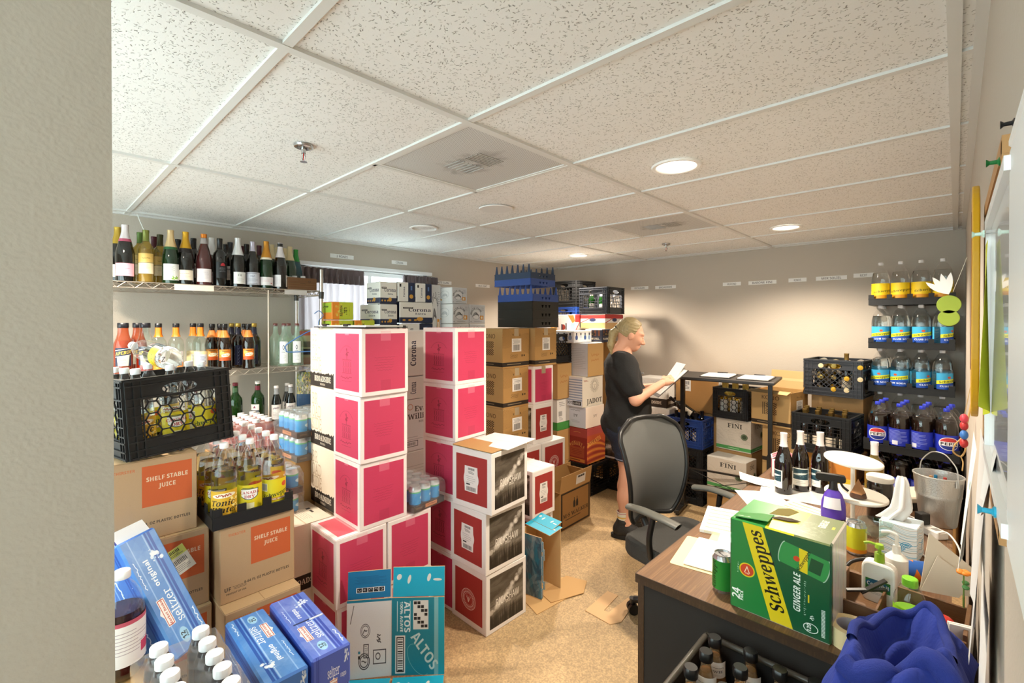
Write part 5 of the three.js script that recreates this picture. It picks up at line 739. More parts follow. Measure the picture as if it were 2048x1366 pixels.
// kind, place along the shelf, row, label; front row x = -3.355, second row -3.46, back row -3.57
const rowX = [-3.355, -3.465, -3.575];
[['pinkLabel', -0.396, 0, 'dark sparkling wine with a pink label, first on the top shelf'], ['sauvignon', -0.488, 0, 'pale yellow wine with cream label and olive capsule'], ['prosecco', -0.604, 0, 'green sparkling bottle with cream foil and green collar'], ['goldfoil', -0.678, 0, 'black sparkling bottle with bright gold foil'], ['rose', -0.772, 0, 'reddish sparkling bottle with orange cap and white label'], ['emblem', -0.857, 0, 'all black wine bottle with small red emblem'], ['whiteFoil', -0.959, 0, 'black sparkling bottle with white foil, label lettered FR'], ['burgundy', -1.047, 0, 'dark sloping bottle with grey striped label'], ['orangeFoil', -1.13, 0, 'green bottle with long orange foil and white collar'], ['blackTop', -1.219, 0, 'dark sparkling bottle with white foil and black tip'],
 ['goldBack', -0.376, 1, 'gold foiled bottle half hidden behind the pink label'], ['greenCap', -0.477, 1, 'yellow wine with green capsule in the second row'], ['oliveCap', -0.572, 1, 'yellow wine with dark olive capsule in the second row'], ['wineCap', -0.56, 2, 'bottle with brown-red capsule at the back'], ['blackCap', -0.683, 2, 'bottle with dull green-black capsule behind the cream foil'], ['blackCap', -0.742, 1, 'black capped bottle between gold foil and orange cap'], ['whiteFoil', -0.84, 1, 'white foiled bottle behind the orange capped one'], ['blackCap', -0.949, 2, 'low black capped bottle behind the red emblem bottle'], ['blackCap', -0.946, 1, 'tall black capped bottle beside the FR label'], ['blackCap', -1.044, 1, 'tall black capsule bottle behind the grey label'], ['wineCap', -1.046, 2, 'burgundy capped bottle at the back behind the FR label'], ['wineCap', -1.122, 1, 'burgundy capped bottle in front of the cream foils'], ['creamFoil', -1.203, 1, 'green bottle with cream foil, first of the cream foils'], ['creamFoil', -1.276, 2, 'green bottle with cream foil, at the back'], ['creamFoil', -1.332, 2, 'green bottle with cream foil, behind the black tip'], ['creamFoil', -1.325, 1, 'green bottle with cream foil next to the wooden box'], ['greenFoil', -1.411, 2, 'blue-green bottle with green foil behind the wooden box']]
  .forEach(([k, z, r, l]) => bottle(k, l, ON, rowX[r], Y1, z, { turn: rr(-0.15, 0.15) }));
const O2 = 'spirits on the middle wire shelf';
[['aperitif', -0.385, 0, 'red aperitif bottle nearest the column'], ['aperitif', -0.465, 1, 'red aperitif bottle in the second row'], ['aperitifLow', -0.482, 0, 'part empty red aperitif bottle, second in front'], ['triple', -0.544, 0, 'clear orange liqueur bottle, first with orange neck'], ['triple', -0.628, 0, 'clear orange liqueur bottle, second with orange neck'], ['tripleBack', -0.737, 1, 'clear orange-necked bottle showing its back label, rear one'], ['tripleBack', -0.752, 0, 'clear orange-necked bottle showing its back label, front one'], ['brandy', -0.84, 1, 'dark brandy bottle at the near end of its group'], ['brandy', -0.885, 1, 'dark brandy bottle hidden behind another'], ['brandy', -0.882, 0, 'dark brandy with bright orange label, near one in front'], ['navy', -0.982, 2, 'gold capped navy labelled bottle, rear one'], ['navy', -0.99, 1, 'gold capped navy labelled bottle between the two orange labels'], ['brandy', -1.062, 2, 'dark brandy bottle at the back'], ['brandy', -1.02, 0, 'dark brandy with bright orange label, far one in front'], ['navy', -1.088, 1, 'gold capped bottle behind the far orange label'],
 ['ginSide', -1.226, 1, 'clear gin bottle turned sideways, behind the cord'], ['gin', -1.243, 0, 'clear gin bottle with white label, first'], ['ginSide', -1.315, 1, 'clear gin bottle behind the two white labels'], ['gin', -1.331, 0, 'clear gin bottle with white label, second']]
  .forEach(([k, z, r, l]) => bottle(k, l, O2, rowX[r], Y2, z, { turn: rr(-0.12, 0.12) }));
[['herbRed', -0.96, 0, 'green liqueur bottle with red cap on the low shelf'], ['herb', -1.095, 0, 'green liqueur bottle with white cap on the low shelf'], ['vermouth', -1.214, 0, 'dark bottle with white cap, first of the low shelf pair'], ['vermouth', -1.311, 0, 'dark bottle with white cap, second of the low shelf pair'], ['vermouth', -1.321, 1, 'dark white-capped bottle behind the low shelf pair']]
  .forEach(([k, z, r, l]) => bottle(k, l, 'bottles on the low wire shelf', -3.42 - r * 0.09, Y3, z));
{ // wooden box, hanger, tube, patterned bag on the shelving
  const wood = sheet(256, 128, [(g, w, h) => { fill(g, '#7d5a3a', 0, 0, w, h); for (let i = 0; i < 160; i++) { g.strokeStyle = `rgba(${60 + rnd() * 60},${36 + rnd() * 30},20,.35)`; g.lineWidth = 1 + rnd(); const y = rnd() * h; g.beginPath(); g.moveTo(0, y); g.bezierCurveTo(80, y + rnd() * 6 - 3, 160, y + rnd() * 6 - 3, w, y + rnd() * 4); g.stroke(); } g.strokeStyle = '#3c2818'; g.lineWidth = 3; g.beginPath(); g.arc(190, 36, 9, 0, 7); g.stroke(); scrib(g, 100, 60, 60, 1, 1, '#4a3220', 3); }], 0.7);
  const t = thing('wooden_box', 'small wooden box at the end of the top wire shelf', 'box', [-3.41, Y1, -1.353], 0.02);
  part(t, 'front_board', carton(0.008, 0.085, 0.2, 0.001, { all: wood.r[0] }), wood.m, 0.09, 0, 0); part(t, 'back_board', carton(0.008, 0.085, 0.2, 0.001, { all: wood.r[0] }), wood.m, -0.09, 0, 0);
  for (const s of [-1, 1]) part(t, 'end_board', carton(0.172, 0.085, 0.008, 0.001, { all: wood.r[0] }), wood.m, 0, 0, s * 0.096); part(t, 'bottom_board', box(0.172, 0.006, 0.184, 0, 0.003, 0), wood.m);
  solo('foam_cups', 'white crumpled packing inside the small wooden box', 'packing', merge([cyl(0.014, 0.016, 0.095, 0, 0, 0), cyl(0.014, 0.016, 0.095, 0.02, 0, -0.05)]), mat(0xeeeeec, 0.6), [-3.39, Y1 + 0.007, -1.329]);
  const h = thing('coat_hanger', 'blue plastic coat hanger hung on the wire shelf', 'hanger', [-3.16, 1.46, -1.4], PI / 2 - 0.1);
  part(h, 'frame', tube([[-0.21, -0.02, 0], [-0.2, 0.02, 0], [0, 0.12, 0], [0.2, 0.02, 0], [0.21, -0.02, 0], [0.19, -0.035, 0], [0, -0.035, 0], [-0.19, -0.035, 0]], 0.004, 90, 6, true), mat(0x4a78b8, 0.35)); part(h, 'hook', tube([[0, 0.11, 0], [0, 0.17, 0], [0.03, 0.21, 0], [0, 0.24, 0], [-0.03, 0.22, 0]], 0.003, 30), mat(0x4a78b8, 0.35));
  solo('steel_tube', 'short dark metal tube lying on the low wire shelf', 'tube', (() => { const g = new THREE.LatheGeometry([[0.013, 0], [0.016, 0], [0.016, 0.2], [0.013, 0.2], [0.013, 0]].map(p => new THREE.Vector2(...p)), 16); return g.rotateX(PI / 2); })(), mat(0x5a5248, 0.35, { metalness: 0.6 }), [-3.33, Y3 + 0.017, -1.2], 0.9);
  const B = sheet(128, 256, [(g, w, h) => { fill(g, '#8c8470', 0, 0, w, h); for (let i = 0; i < 260; i++) { g.fillStyle = ['#b0a24a', '#6a7a58', '#a8a498', '#5a5a52'][i % 4]; g.beginPath(); g.arc(rnd() * w, rnd() * 120, 2 + rnd() * 5, 0, 7); g.fill(); } fill(g, '#26405e', 0, 120, w, 136); g.fillStyle = '#b8c2cc'; g.beginPath(); g.moveTo(0, 160); g.lineTo(40, 256); g.lineTo(0, 256); g.fill(); g.beginPath(); g.moveTo(128, 150); g.lineTo(90, 256); g.lineTo(128, 256); g.fill(); }, (g, w, h) => { fill(g, '#8a8468', 0, 0, w, h); fill(g, '#9a4a3a', 0, 20, w, 30); fill(g, '#4a463c', 0, 90, w, 40); fill(g, '#2a2c34', 20, 140, 90, 40); fill(g, '#8a6a58', 0, 200, w, 56); }], 0.35);
  const bag = (label, R, x, y, z, hgt, w) => { const g = new THREE.SphereGeometry(0.5, 18, 14).scale(w, hgt, 0.07), p = g.attributes.position; for (let i = 0; i < p.count; i++) { const yy = p.getY(i) / hgt; p.setX(i, Math.max(-w * 0.46, Math.min(w * 0.46, p.getX(i) * 1.35))); p.setY(i, Math.max(-hgt * 0.46, Math.min(hgt * 0.46, p.getY(i) * 1.3))); p.setZ(i, p.getZ(i) * (1 + 0.25 * Math.sin(yy * 9 + p.getX(i) * 60))); } g.computeVertexNormals(); const uv = g.attributes.uv; for (let i = 0; i < p.count; i++) uv.setXY(i, p.getX(i) / w + 0.5, p.getY(i) / hgt + 0.5); return solo('foil_bag', label, 'bag', setUV(g, R), B.m, [x, y + hgt * 0.46, z], PI / 2 - 0.5, 'foil bags on the shelving'); };
  bag('patterned foil bag standing on the middle shelf by the cream carton', B.r[1], -3.4, Y2, -1.412, 0.27, 0.09); bag('tall blue and silver foil bag on the low shelf by the cream carton', B.r[0], -3.4, Y3, -1.401, 0.36, 0.11);
}
// ---------------------------------------------------------------- milk crates
const plasticBlack = mat(0x111214, 0.55), plasticBlue = mat(0x1f3f86, 0.42), plasticGrey = mat(0x4a4c52, 0.4);
function latticeSegs(kind, x0, y0, x1, y1) {
  const S = [];
  if (kind === 'hex') {
    const a = 0.0235, hx = a * 1.5, hy = a * 0.9;
    const seen = new Set();
    for (let i = 0; x0 + i * hx < x1 + hx; i++) for (let j = 0; y0 + j * 2 * hy < y1 + hy; j++) {
      const cx = x0 + i * hx, cy = y0 + j * 2 * hy + (i % 2) * hy;
      for (let k = 0; k < 6; k++) {
        const q = (m) => { const d = [[1, 0], [0.5, 1], [-0.5, 1], [-1, 0], [-0.5, -1], [0.5, -1]][m % 6]; return [cx + d[0] * a, cy + d[1] * hy]; };
        const A = q(k), B = q(k + 1), m = [(A[0] + B[0]) / 2, (A[1] + B[1]) / 2], key = m.map(v => Math.round(v * 2000)).join();
        if (seen.has(key) || m[0] < x0 || m[0] > x1 || m[1] < y0 || m[1] > y1) continue; seen.add(key); S.push([A, B]);
      }
    }
  } else if (kind === 'diag') {
    const st = 0.036;
    for (const s of [1, -1]) for (let c = -1; c < 1; c += st) {
      const pts = []; const f = (x) => s * (x - (x0 + x1) / 2) + (y0 + y1) / 2 + c;
      for (const x of [x0, x1]) { const y = f(x); if (y >= y0 && y <= y1) pts.push([x, y]); }
      for (const y of [y0, y1]) { const x = s * (y - (y0 + y1) / 2 - c) + (x0 + x1) / 2; if (x > x0 && x < x1) pts.push([x, y]); }
      if (pts.length >= 2) S.push([pts[0], pts[1]]);
    }
  } else if (kind === 'rails') { for (let y = y0 + 0.022; y < y1; y += 0.026) S.push([[x0, y], [x1, y]]); for (const k of [0.2, 0.5, 0.8]) S.push([[x0 + (x1 - x0) * k, y0], [x0 + (x1 - x0) * k, y1]]); }
  else { let s0 = 5; const r2 = () => { s0 = (s0 * 1103515245 + 12345) % 2147483648; return s0 / 2147483648; }; const n = 5, m = 4, P = []; for (let j = 0; j <= m; j++) for (let i = 0; i <= n; i++) P.push([x0 + (x1 - x0) * (i + (i && i < n ? r2() * 0.5 - 0.25 : 0)) / n, y0 + (y1 - y0) * (j + (j && j < m ? r2() * 0.5 - 0.25 : 0)) / m]); for (let j = 0; j <= m; j++) for (let i = 0; i <= n; i++) { const k = j * (n + 1) + i; if (i < n) S.push([P[k], P[k + 1]]); if (j < m) S.push([P[k], P[k + n + 1]]); } }
  return S;
}
function crateSide(L, Hh, kind) {
  return cached(['side', L, Hh, kind].join(), () => {
    const th = 0.006, m = L * 0.13, y0 = Hh * 0.24, y1 = Hh * 0.74, x0 = -L / 2 + m, x1 = L / 2 - m;
    const s = new THREE.Shape(); s.moveTo(-L / 2, 0); s.lineTo(L / 2, 0); s.lineTo(L / 2, Hh); s.lineTo(-L / 2, Hh);
    const w = new THREE.Path(); w.moveTo(x0, y0); w.lineTo(x0, y1); w.lineTo(x1, y1); w.lineTo(x1, y0); s.holes.push(w);
    const h = new THREE.Path(); h.absellipse(0, Hh * 0.84, L * 0.17, Hh * 0.075, 0, PI * 2, true); s.holes.push(h);
    const g = [ext(s, th, 0, 10).translate(0, 0, -th / 2)];
    for (const [a, b] of latticeSegs(kind, x0, y0, x1, y1)) g.push(bar(a, b, 0.0042, th * 0.9));
    for (const k of [0.02, 0.11, 0.22, 0.76, 0.92, 0.985]) g.push(box(L, 0.005, 0.009, 0, Hh * k, 0.006));
    for (const k of [-0.5, -0.43, -0.36, 0.36, 0.43, 0.5]) g.push(box(0.004, Hh, 0.007, L * k * 0.99, Hh / 2, 0.005));
    for (const k of [0.3, 0.42, 0.54, 0.66]) for (const q of [-1, 1]) g.push(box(L * 0.13, 0.004, 0.008, q * L * 0.435, Hh * k, 0.005));
    return merge(g);
  });
}
function milkCrate(label, dims, m, kinds, pos, ry = 0, rot) {
  const [w, h, d] = dims, t = thing('milk_crate', label, 'crate', pos, ry, 'milk crates'); if (rot) t.rotation.set(...rot);
  part(t, 'side', crateSide(w, h, kinds[0]), m, 0, 0, d / 2); part(t, 'side', crateSide(w, h, kinds[0]), m, 0, 0, -d / 2, 0, PI, 0);
  part(t, 'side', crateSide(d, h, kinds[1]), m, w / 2, 0, 0, 0, PI / 2, 0); part(t, 'side', crateSide(d, h, kinds[1]), m, -w / 2, 0, 0, 0, -PI / 2, 0);
  part(t, 'base', cached(['cb', w, d].join(), () => { const g = [box(w, 0.006, 0.02, 0, 0.004, d / 2 - 0.01), box(w, 0.006, 0.02, 0, 0.004, -d / 2 + 0.01)]; for (let i = -4; i <= 4; i++) { g.push(box(0.01, 0.006, d, i * w / 9, 0.004, 0)); g.push(box(w, 0.005, 0.01, 0, 0.0045, i * d / 9)); } return merge(g); }), m);
  part(t, 'rim', cached(['cr', w, d].join(), () => merge([box(w + 0.014, 0.008, 0.014, 0, 0, d / 2), box(w + 0.014, 0.008, 0.014, 0, 0, -d / 2), box(0.014, 0.008, d, w / 2, 0, 0), box(0.014, 0.008, d, -w / 2, 0, 0)])), m, 0, h, 0);
  return t;
}
// tilted honeycomb crate of tonic bottles
{
  const rot = [0.05, 0.175, 0.024], q = new THREE.Quaternion().setFromEuler(new THREE.Euler(...rot)), o = V([-2.035, 1.146, -0.248]);
  const loc = (x, y, z) => V([x, y, z]).applyQuaternion(q).add(o).toArray();
  const w = 0.33, d = 0.33;
  const crate = milkCrate('black honeycomb milk crate full of tonic bottles, tilted on the juice cases', [w, 0.275, d], plasticBlack, ['hex', 'hex'], loc(-w / 2, 0, -d / 2), 0, rot);
  const wedge = thing('folded_cardboard', 'folded cardboard shim under the tilted tonic crate', 'cardboard', [-2.2, 1.1405, -0.4]); part(wedge, 'sheet', box(0.2, 0.008, 0.03, 0, 0.004, 0), MISC.m);
  const GT = 'tonic bottles in the black crate';
  const put = (k, x, z, l, f) => { const p = loc(x, 0.009, z); return bottle(k, l, GT, ...p, { tilt: [rot[0], f, rot[2]] }); };
  let n = 0; const ordR = ['aisle-side', 'second', 'third'], ordC = ['nearest the column', 'in the middle', 'at the shelf end'];
  for (let i = 0; i < 3; i++) for (let j = 0; j < 3; j++) { n++; if (i === 1 && j === 1) continue; put(['tonic', 'schTonic', 'canada'][(i + j * 2) % 3], -0.06 - i * 0.105, -0.06 - j * 0.105, `tonic bottle in the tilted black crate, ${ordR[i]} row, ${ordC[j]}`, 1.2 + rr(-0.4, 0.4)); }
  const ly = addBottle(thing('soda_bottle', 'crumpled clear bottle lying across the top of the tonic crate', 'bottle', loc(-0.06, 0.33, -0.17), 0, GT), specs.petOnly); ly.rotation.set(0.4, 0.2, PI / 2 - 0.25);
}
// black tray of tonic bottles
function shellTray(name, label, nx, nz, pitch, pos, ry, m = plasticBlack, group) {
  const w = nx * pitch + 0.012, d = nz * pitch + 0.012, t = thing(name, label, 'bottle tray', pos, ry, group);
  const wall = (L) => { const g = []; const n = Math.round((L - 0.012) / pitch); g.push(box(L, 0.045, 0.005, 0, 0.0225, 0)); for (let i = 0; i <= n; i++) g.push(box(0.03, 0.032, 0.006, Math.max(-L / 2 + 0.015, Math.min(L / 2 - 0.015, -L / 2 + 0.006 + i * pitch)), 0.06, 0)); g.push(box(L, 0.005, 0.009, 0, 0.045, 0)); return merge(g); };
  part(t, 'front_wall', cached('tw' + w, () => wall(w)), m, 0, 0, d / 2); part(t, 'back_wall', cached('tw' + w, () => wall(w)), m, 0, 0, -d / 2);
  for (const s of [-1, 1]) part(t, 'side_wall', cached('tw' + d, () => wall(d)), m, s * w / 2, 0, 0, 0, PI / 2, 0);
  part(t, 'floor_grid', cached(['tf', w, d].join(), () => { const g = [box(w, 0.004, d, 0, 0.002, 0)]; for (let i = 1; i < nx; i++) g.push(box(0.004, 0.03, d, -w / 2 + 0.006 + i * pitch, 0.017, 0)); for (let j = 1; j < nz; j++) g.push(box(w, 0.03, 0.004, 0, 0.017, -d / 2 + 0.006 + j * pitch)); return merge(g); }), m);
  return t;
}
{
  const pitch = 0.0895; shellTray('bottle_tray', 'black plastic tray of tonic bottles on the second juice column', 5, 3, pitch, [-1.957 - 0.23, 0.8575, -0.615], 0, plasticBlack);
  const ord = ['front', 'second', 'third', 'fourth', 'rear'], oz = ['nearest', 'middle', 'farthest'];
  for (let i = 0; i < 5; i++) for (let j = 0; j < 3; j++) bottle(i === 0 ? ['tonic', 'canada', 'schTonic'][j] : ['schTonic', 'tonic', 'canada'][(i * 2 + j) % 3], `white-capped tonic bottle in the black tray, ${ord[i]} row, ${oz[j]} place`, 'tonic bottles in the black tray', -1.957 - 0.056 - i * pitch, 0.862, -0.615 + (1 - j) * pitch, { face: 1.3 + rr(-0.12, 0.12) });
}
// shrink-wrapped packs
const wrinkle = (w, h, d, amp, s0 = 3) => { const g = new THREE.BoxGeometry(w, h, d, 14, 8, 14), p = g.attributes.position; for (let i = 0; i < p.count; i++) { const x = p.getX(i), y = p.getY(i), z = p.getZ(i), e = 1 - 0.1 * Math.pow(Math.abs(2 * y / h), 6) * (y > 0 ? 1 : 0.2); p.setXYZ(i, x * e + amp * Math.sin(y * 71 + z * 47 + s0), y + amp * Math.sin(x * 53 + z * 61 + s0) * (y > 0 ? 1 : 0), z * e + amp * Math.sin(x * 59 + y * 67 + s0)); } g.computeVertexNormals(); return g.translate(0, h / 2, 0); };
{
  const pk = thing('wrapped_bottle_pack', 'pink drink bottles shrink-wrapped as one pack on the low shelf', 'drinks pack', [-3.085, 0.86, -0.9], 0);
  const pm = tinted(0xf0b6ac, 0.08);
  for (let i = 0; i < 5; i++) for (let j = 0; j < 4; j++) { const b = part(pk, 'bottle', cached('half', () => lathe(bodyProfiles.half, 14)), pm, (i - 2) * 0.068, 0, (j - 1.5) * 0.068); part(b, 'cap', cached('hcap', () => cyl(0.019, 0.019, 0.02, 0, 0.176, 0, 14)), mat(0xf3f1f0, 0.4)); part(b, 'label', cached('hl', () => setUV(new THREE.CylinderGeometry(0.0335, 0.0335, 0.07, 12, 1, true).translate(0, 0.07, 0), LBL.r[20])), LBL.m); }
  part(pk, 'film', wrinkle(0.355, 0.172, 0.29, 0.0015), film);
  const st = thing('brown_carton', 'brown carton standing under the wrapped pink bottles', 'carton', [-3.085, 0, -0.9], 0, 'plain brown cartons'); part(st, 'body', carton(0.36, 0.858, 0.3, 0.003, mscMap(8, 8)), MISC.m);
}
const canTex = sheet(128, 128, [(g, w, h) => { fill(g, '#d9dee2', 0, 0, w, h); fill(g, '#2f97d8', 0, 16, w, 96); fill(g, '#56c08a', 0, 16, w, 10); g.fillStyle = '#bfe2f4'; g.beginPath(); g.ellipse(64, 70, 30, 16, 0.4, 0, 7); g.fill(); }, (g, w, h) => { fill(g, '#3a2c22', 0, 0, w, h); fill(g, '#c4855a', 46, 20, 50, 84); scrib(g, 54, 60, 34, 1, 1, '#7a3a20', 8); fill(g, '#6a543c', 8, 40, 24, 40); }], 0.35);
function canPack(label, pos, ry, layers) {
  const t = thing('wrapped_can_pack', label, 'drinks pack', pos, ry, 'shrink-wrapped packs of blue cans');
  const body = cached('can', () => lathe([[0, 0], [0.024, 0], [0.031, 0.01], [0.032, 0.105], [0.026, 0.117], [0.0265, 0.12], [0.024, 0.118], [0, 0.117]], 14));
  for (let k = 0; k < layers; k++) {
    part(t, 'tray', carton(0.282, 0.034, 0.216, 0.002, { all: canTex.r[1] }), canTex.m, 0, k * 0.128, 0);
    for (let i = 0; i < 4; i++) for (let j = 0; j < 3; j++) { const c = part(t, 'can', body, mat(0xcdd2d6, 0.3, { metalness: 0.8 }), (i - 1.5) * 0.067, k * 0.128 + 0.006, (j - 1) * 0.067); part(c, 'print', cached('cp', () => setUV(new THREE.CylinderGeometry(0.0325, 0.0325, 0.09, 14, 1, true).translate(0, 0.06, 0), canTex.r[0])), canTex.m); }
  }
  part(t, 'film', wrinkle(0.29, layers * 0.128 + 0.004, 0.224, 0.0022, layers), film); return t;
}
canPack('shrink-wrapped double stack of blue cans behind the tonic bottles', [-2.72, 0.86, -1.12], 0.05, 2);
canPack('shrink-wrapped blue cans lower down beside the cream stack', [-2.62, 0.6, -0.9], 0.03, 2);
canPack('crinkled shrink-wrapped cans on the pink base between two pink stacks', [-2.16, 0.638, -1.47], 0.12, 1);
{ const a = thing('brown_carton', 'brown carton carrying the double stack of cans', 'carton', [-2.74, 0, -1.13], 0, 'plain brown cartons'); part(a, 'body', carton(0.28, 0.858, 0.22, 0.003, mscMap(8, 8)), MISC.m);
  const b = thing('brown_carton', 'brown carton carrying the lower blue cans', 'carton', [-2.745, 0, -0.9], 0, 'plain brown cartons'); part(b, 'body', carton(0.28, 0.598, 0.22, 0.003, mscMap(8, 8)), MISC.m); }
// wrapped dark soda bottles in the lower corner
{
  const t = thing('wrapped_bottle_pack', 'shrink-wrapped dark soda bottles with white caps in the near corner', 'drinks pack', [-1.385, 2 * JH + 0.002, -0.29], 0);
  const gl = tinted(0x8f8a8c, 0.06), dk = mat(0x2a201e, 0.12);
  for (let i = 0; i < 5; i++) for (let j = 0; j < 2; j++) { const b = part(t, 'bottle', cached('half', () => lathe(bodyProfiles.half, 14)), gl, -0.13 + i * 0.068, 0, j ? -0.047 : 0.047); part(b, 'drink', cached('halff', () => lathe([[0, 0.004], ...sleeveProfile(bodyProfiles.half, 0.006, 0.13, -0.0015), [0, 0.13]], 14)), dk); part(b, 'cap', cached('hcap2', () => lathe([[0.0205, 0], [0.0205, 0.017], [0.0192, 0.0195], [0.0175, 0.0195], [0.017, 0.0185], [0, 0.0185]], 20).translate(0, 0.178, 0)), mat(0xd9d9db, 0.4)); }
  part(t, 'film', wrinkle(0.37, 0.166, 0.2, 0.0015, 2), film);
  bottle('jug', 'large juice jug with white cap and pink label beside the column', 'juice jugs', -1.79, 2 * JH + 0.002, -0.2, { face: 1.3 });
  const jc = thing('brown_carton', 'narrow brown carton on the floor under the juice jug', 'carton', [-1.79, 0, -0.2], 0, 'plain brown cartons'); part(jc, 'body', carton(0.16, 2 * JH, 0.15, 0.003, mscMap(8, 8)), MISC.m);
}
// glass racks on the kraft column
function glassRack(label, pos, ry, m, prongs, tall = 0.072, rot) {
  const W = 0.4, Dd = 0.34, t = thing('glass_rack', label, 'rack', pos, ry, 'stacked plastic glass racks'); if (rot) t.rotation.set(...rot);
  const wall = (L) => cached(['rw', L, tall].join(), () => { const s = rshape(L, tall, 0.004, 0, tall / 2); for (let i = 0; i < 3; i++) { const p = new THREE.Path(); const x = (i - 1) * 0.045; p.moveTo(x - 0.014, tall * 0.62); p.lineTo(x + 0.014, tall * 0.62); p.lineTo(x + 0.004, tall * 0.28); p.lineTo(x - 0.004, tall * 0.28); s.holes.push(p); } return merge([ext(s, 0.006).translate(0, 0, -0.003), box(L, 0.006, 0.01, 0, tall - 0.003, 0), box(L, 0.006, 0.01, 0, 0.003, 0)]); });
  const solid = (L) => cached(['rs', L, tall].join(), () => merge([ext(rshape(L, tall, 0.004, 0, tall / 2), 0.006).translate(0, 0, -0.003), box(L, 0.006, 0.01, 0, tall - 0.003, 0), box(L, 0.006, 0.01, 0, 0.003, 0)]));
  part(t, 'long_wall', solid(W), m, 0, 0, Dd / 2); part(t, 'long_wall', solid(W), m, 0, 0, -Dd / 2);
  for (const s of [-1, 1]) part(t, 'end_wall', wall(Dd), m, s * W / 2, 0, 0, 0, PI / 2, 0);
  part(t, 'grid', cached('rgrid', () => { const g = []; for (let i = 0; i <= 7; i++) g.push(box(0.004, 0.008, Dd, -W / 2 + i * W / 7, 0.005, 0)); for (let j = 0; j <= 5; j++) g.push(box(W, 0.008, 0.004, 0, 0.005, -Dd / 2 + j * Dd / 5)); return merge(g); }), m);
  if (prongs) for (let i = 0; i < 7; i++) for (const z of [Dd / 2 - 0.004, -Dd / 2 + 0.004]) part(t, 'prong', cached('prong', () => new THREE.CylinderGeometry(0.006, 0.019, 0.07, 5).scale(1, 1, 0.5).translate(0, 0.035, 0)), m, -W / 2 + 0.02 + i * (W - 0.04) / 6, tall - 0.002, z);
  return t;
}
{
  const rk = mat(0x24231f, 0.45), rb = mat(0x35539c, 0.42), rd = mat(0x2c3f5c, 0.42), x = -2.715, z = -3.055, y = 1.578;
  glassRack('black glass rack at the bottom of the rack stack', [x, y, z], 0, rk); glassRack('black glass rack, second from the bottom of the stack', [x, y + 0.073, z], 0, rk); glassRack('black glass rack, third up, under the blue ones', [x, y + 0.146, z], 0, rk);
  glassRack('blue glass rack with short prongs above the black ones', [x, y + 0.219, z], 0, rb, true, 0.06); glassRack('blue glass rack sitting slightly askew near the top', [x - 0.02, y + 0.352, z + 0.02], 0.05, rb, false, 0.055); glassRack('dark blue glass rack with tall prongs on the very top', [x - 0.02, y + 0.408, z + 0.02], 0.05, rd, true, 0.05);
}
// far crates
milkCrate('black milk crate against the back wall behind the racks', [0.33, 0.28, 0.33], plasticBlack, ['blob', 'blob'], [-3.1, 1.79, -4.26], -0.05);
milkCrate('dark blue milk crate under the far black one', [0.33, 0.2, 0.33], plasticBlue, ['rails', 'rails'], [-3.1, 1.585, -4.26], -0.05);
bx('sup4', 'tall_carton', 'tall brown carton against the back wall under the dark blue crate', [0.34, 1.583, 0.34], mscMap(8, 8), [-2.93, 0, -4.09]);
milkCrate('grey-black milk crate on the red and white packs', [0.32, 0.265, 0.32], mat(0x3a3d44, 0.35), ['blob', 'blob'], [-2.65, 1.7055, -4.13], 0);
for (const [x, z, l] of [[-2.72, -4.05, 'near'], [-2.6, -4.15, 'middle'], [-2.7, -4.2, 'rear']]) bottle('smallGreen', `green bottle inside the crate on the red and white packs, ${l} one`, 'bottles in far crate', x, 1.7155, z);
milkCrate('black lattice milk crate beside the tan carton', [0.26, 0.27, 0.3], plasticBlack, ['diag', 'diag'], [-2.83, 1.24, -3.52], 0);
milkCrate('black milk crate under the red and gold carton', [0.32, 0.282, 0.33], plasticBlack, ['rails', 'rails'], [-2.62, 0, -3.8], 0);
milkCrate('black milk crate on the floor behind the woman\'s leg', [0.33, 0.282, 0.33], plasticBlack, ['diag', 'rails'], [-2.34, 0, -4.13 + 0.03], 0);
milkCrate('blue lattice milk crate of dark bottles under the stand table', [0.33, 0.25, 0.25], plasticBlue, ['diag', 'diag'], [-1.775, 0.5, -4.235], 0);
milkCrate('black milk crate directly under the blue one', [0.33, 0.246, 0.25], plasticBlack, ['diag', 'diag'], [-1.775, 0.25, -4.235], 0);
milkCrate('black milk crate on the floor under the stand table', [0.33, 0.246, 0.25], plasticBlack, ['diag', 'diag'], [-1.775, 0, -4.235], 0);
for (const [x, z, l] of [[-1.87, -4.17, 'first'], [-1.78, -4.17, 'second'], [-1.69, -4.17, 'third'], [-1.86, -4.29, 'fourth'], [-1.77, -4.29, 'fifth'], [-1.68, -4.29, 'sixth']]) bottle('capDark', `black capped wine bottle standing in the blue crate, ${l}`, 'bottles in the blue crate', x, 0.51, z);
{ const b = bottle('capDark', 'black capped wine bottle sticking out tilted from the blue crate', 'bottles in the blue crate', -1.75, 0.66, -4.23); b.rotation.set(0, 0, 1.05); b.position.set(-1.7, 0.76, -4.23); }
milkCrate('black honeycomb milk crate of white wine on the green foot carton', [0.29, 0.265, 0.27], plasticBlack, ['hex', 'rails'], [-1.41, 0.777, -4.385], -0.1);
['first', 'second', 'third'].forEach((l, i) => ['front', 'rear'].forEach((r, j) => bottle('capGoldWhite', `gold capped white wine in the honeycomb crate, ${r} ${l}`, 'bottles in the honeycomb crate', -1.5 + i * 0.088 - j * 0.01, 0.787, -4.33 - j * 0.1 + i * 0.009)));
milkCrate('black milk crate of upright gold capped bottles', [0.36, 0.28, 0.3], plasticBlack, ['rails', 'blob'], [-0.69, 0.665, -4.13], -0.12);
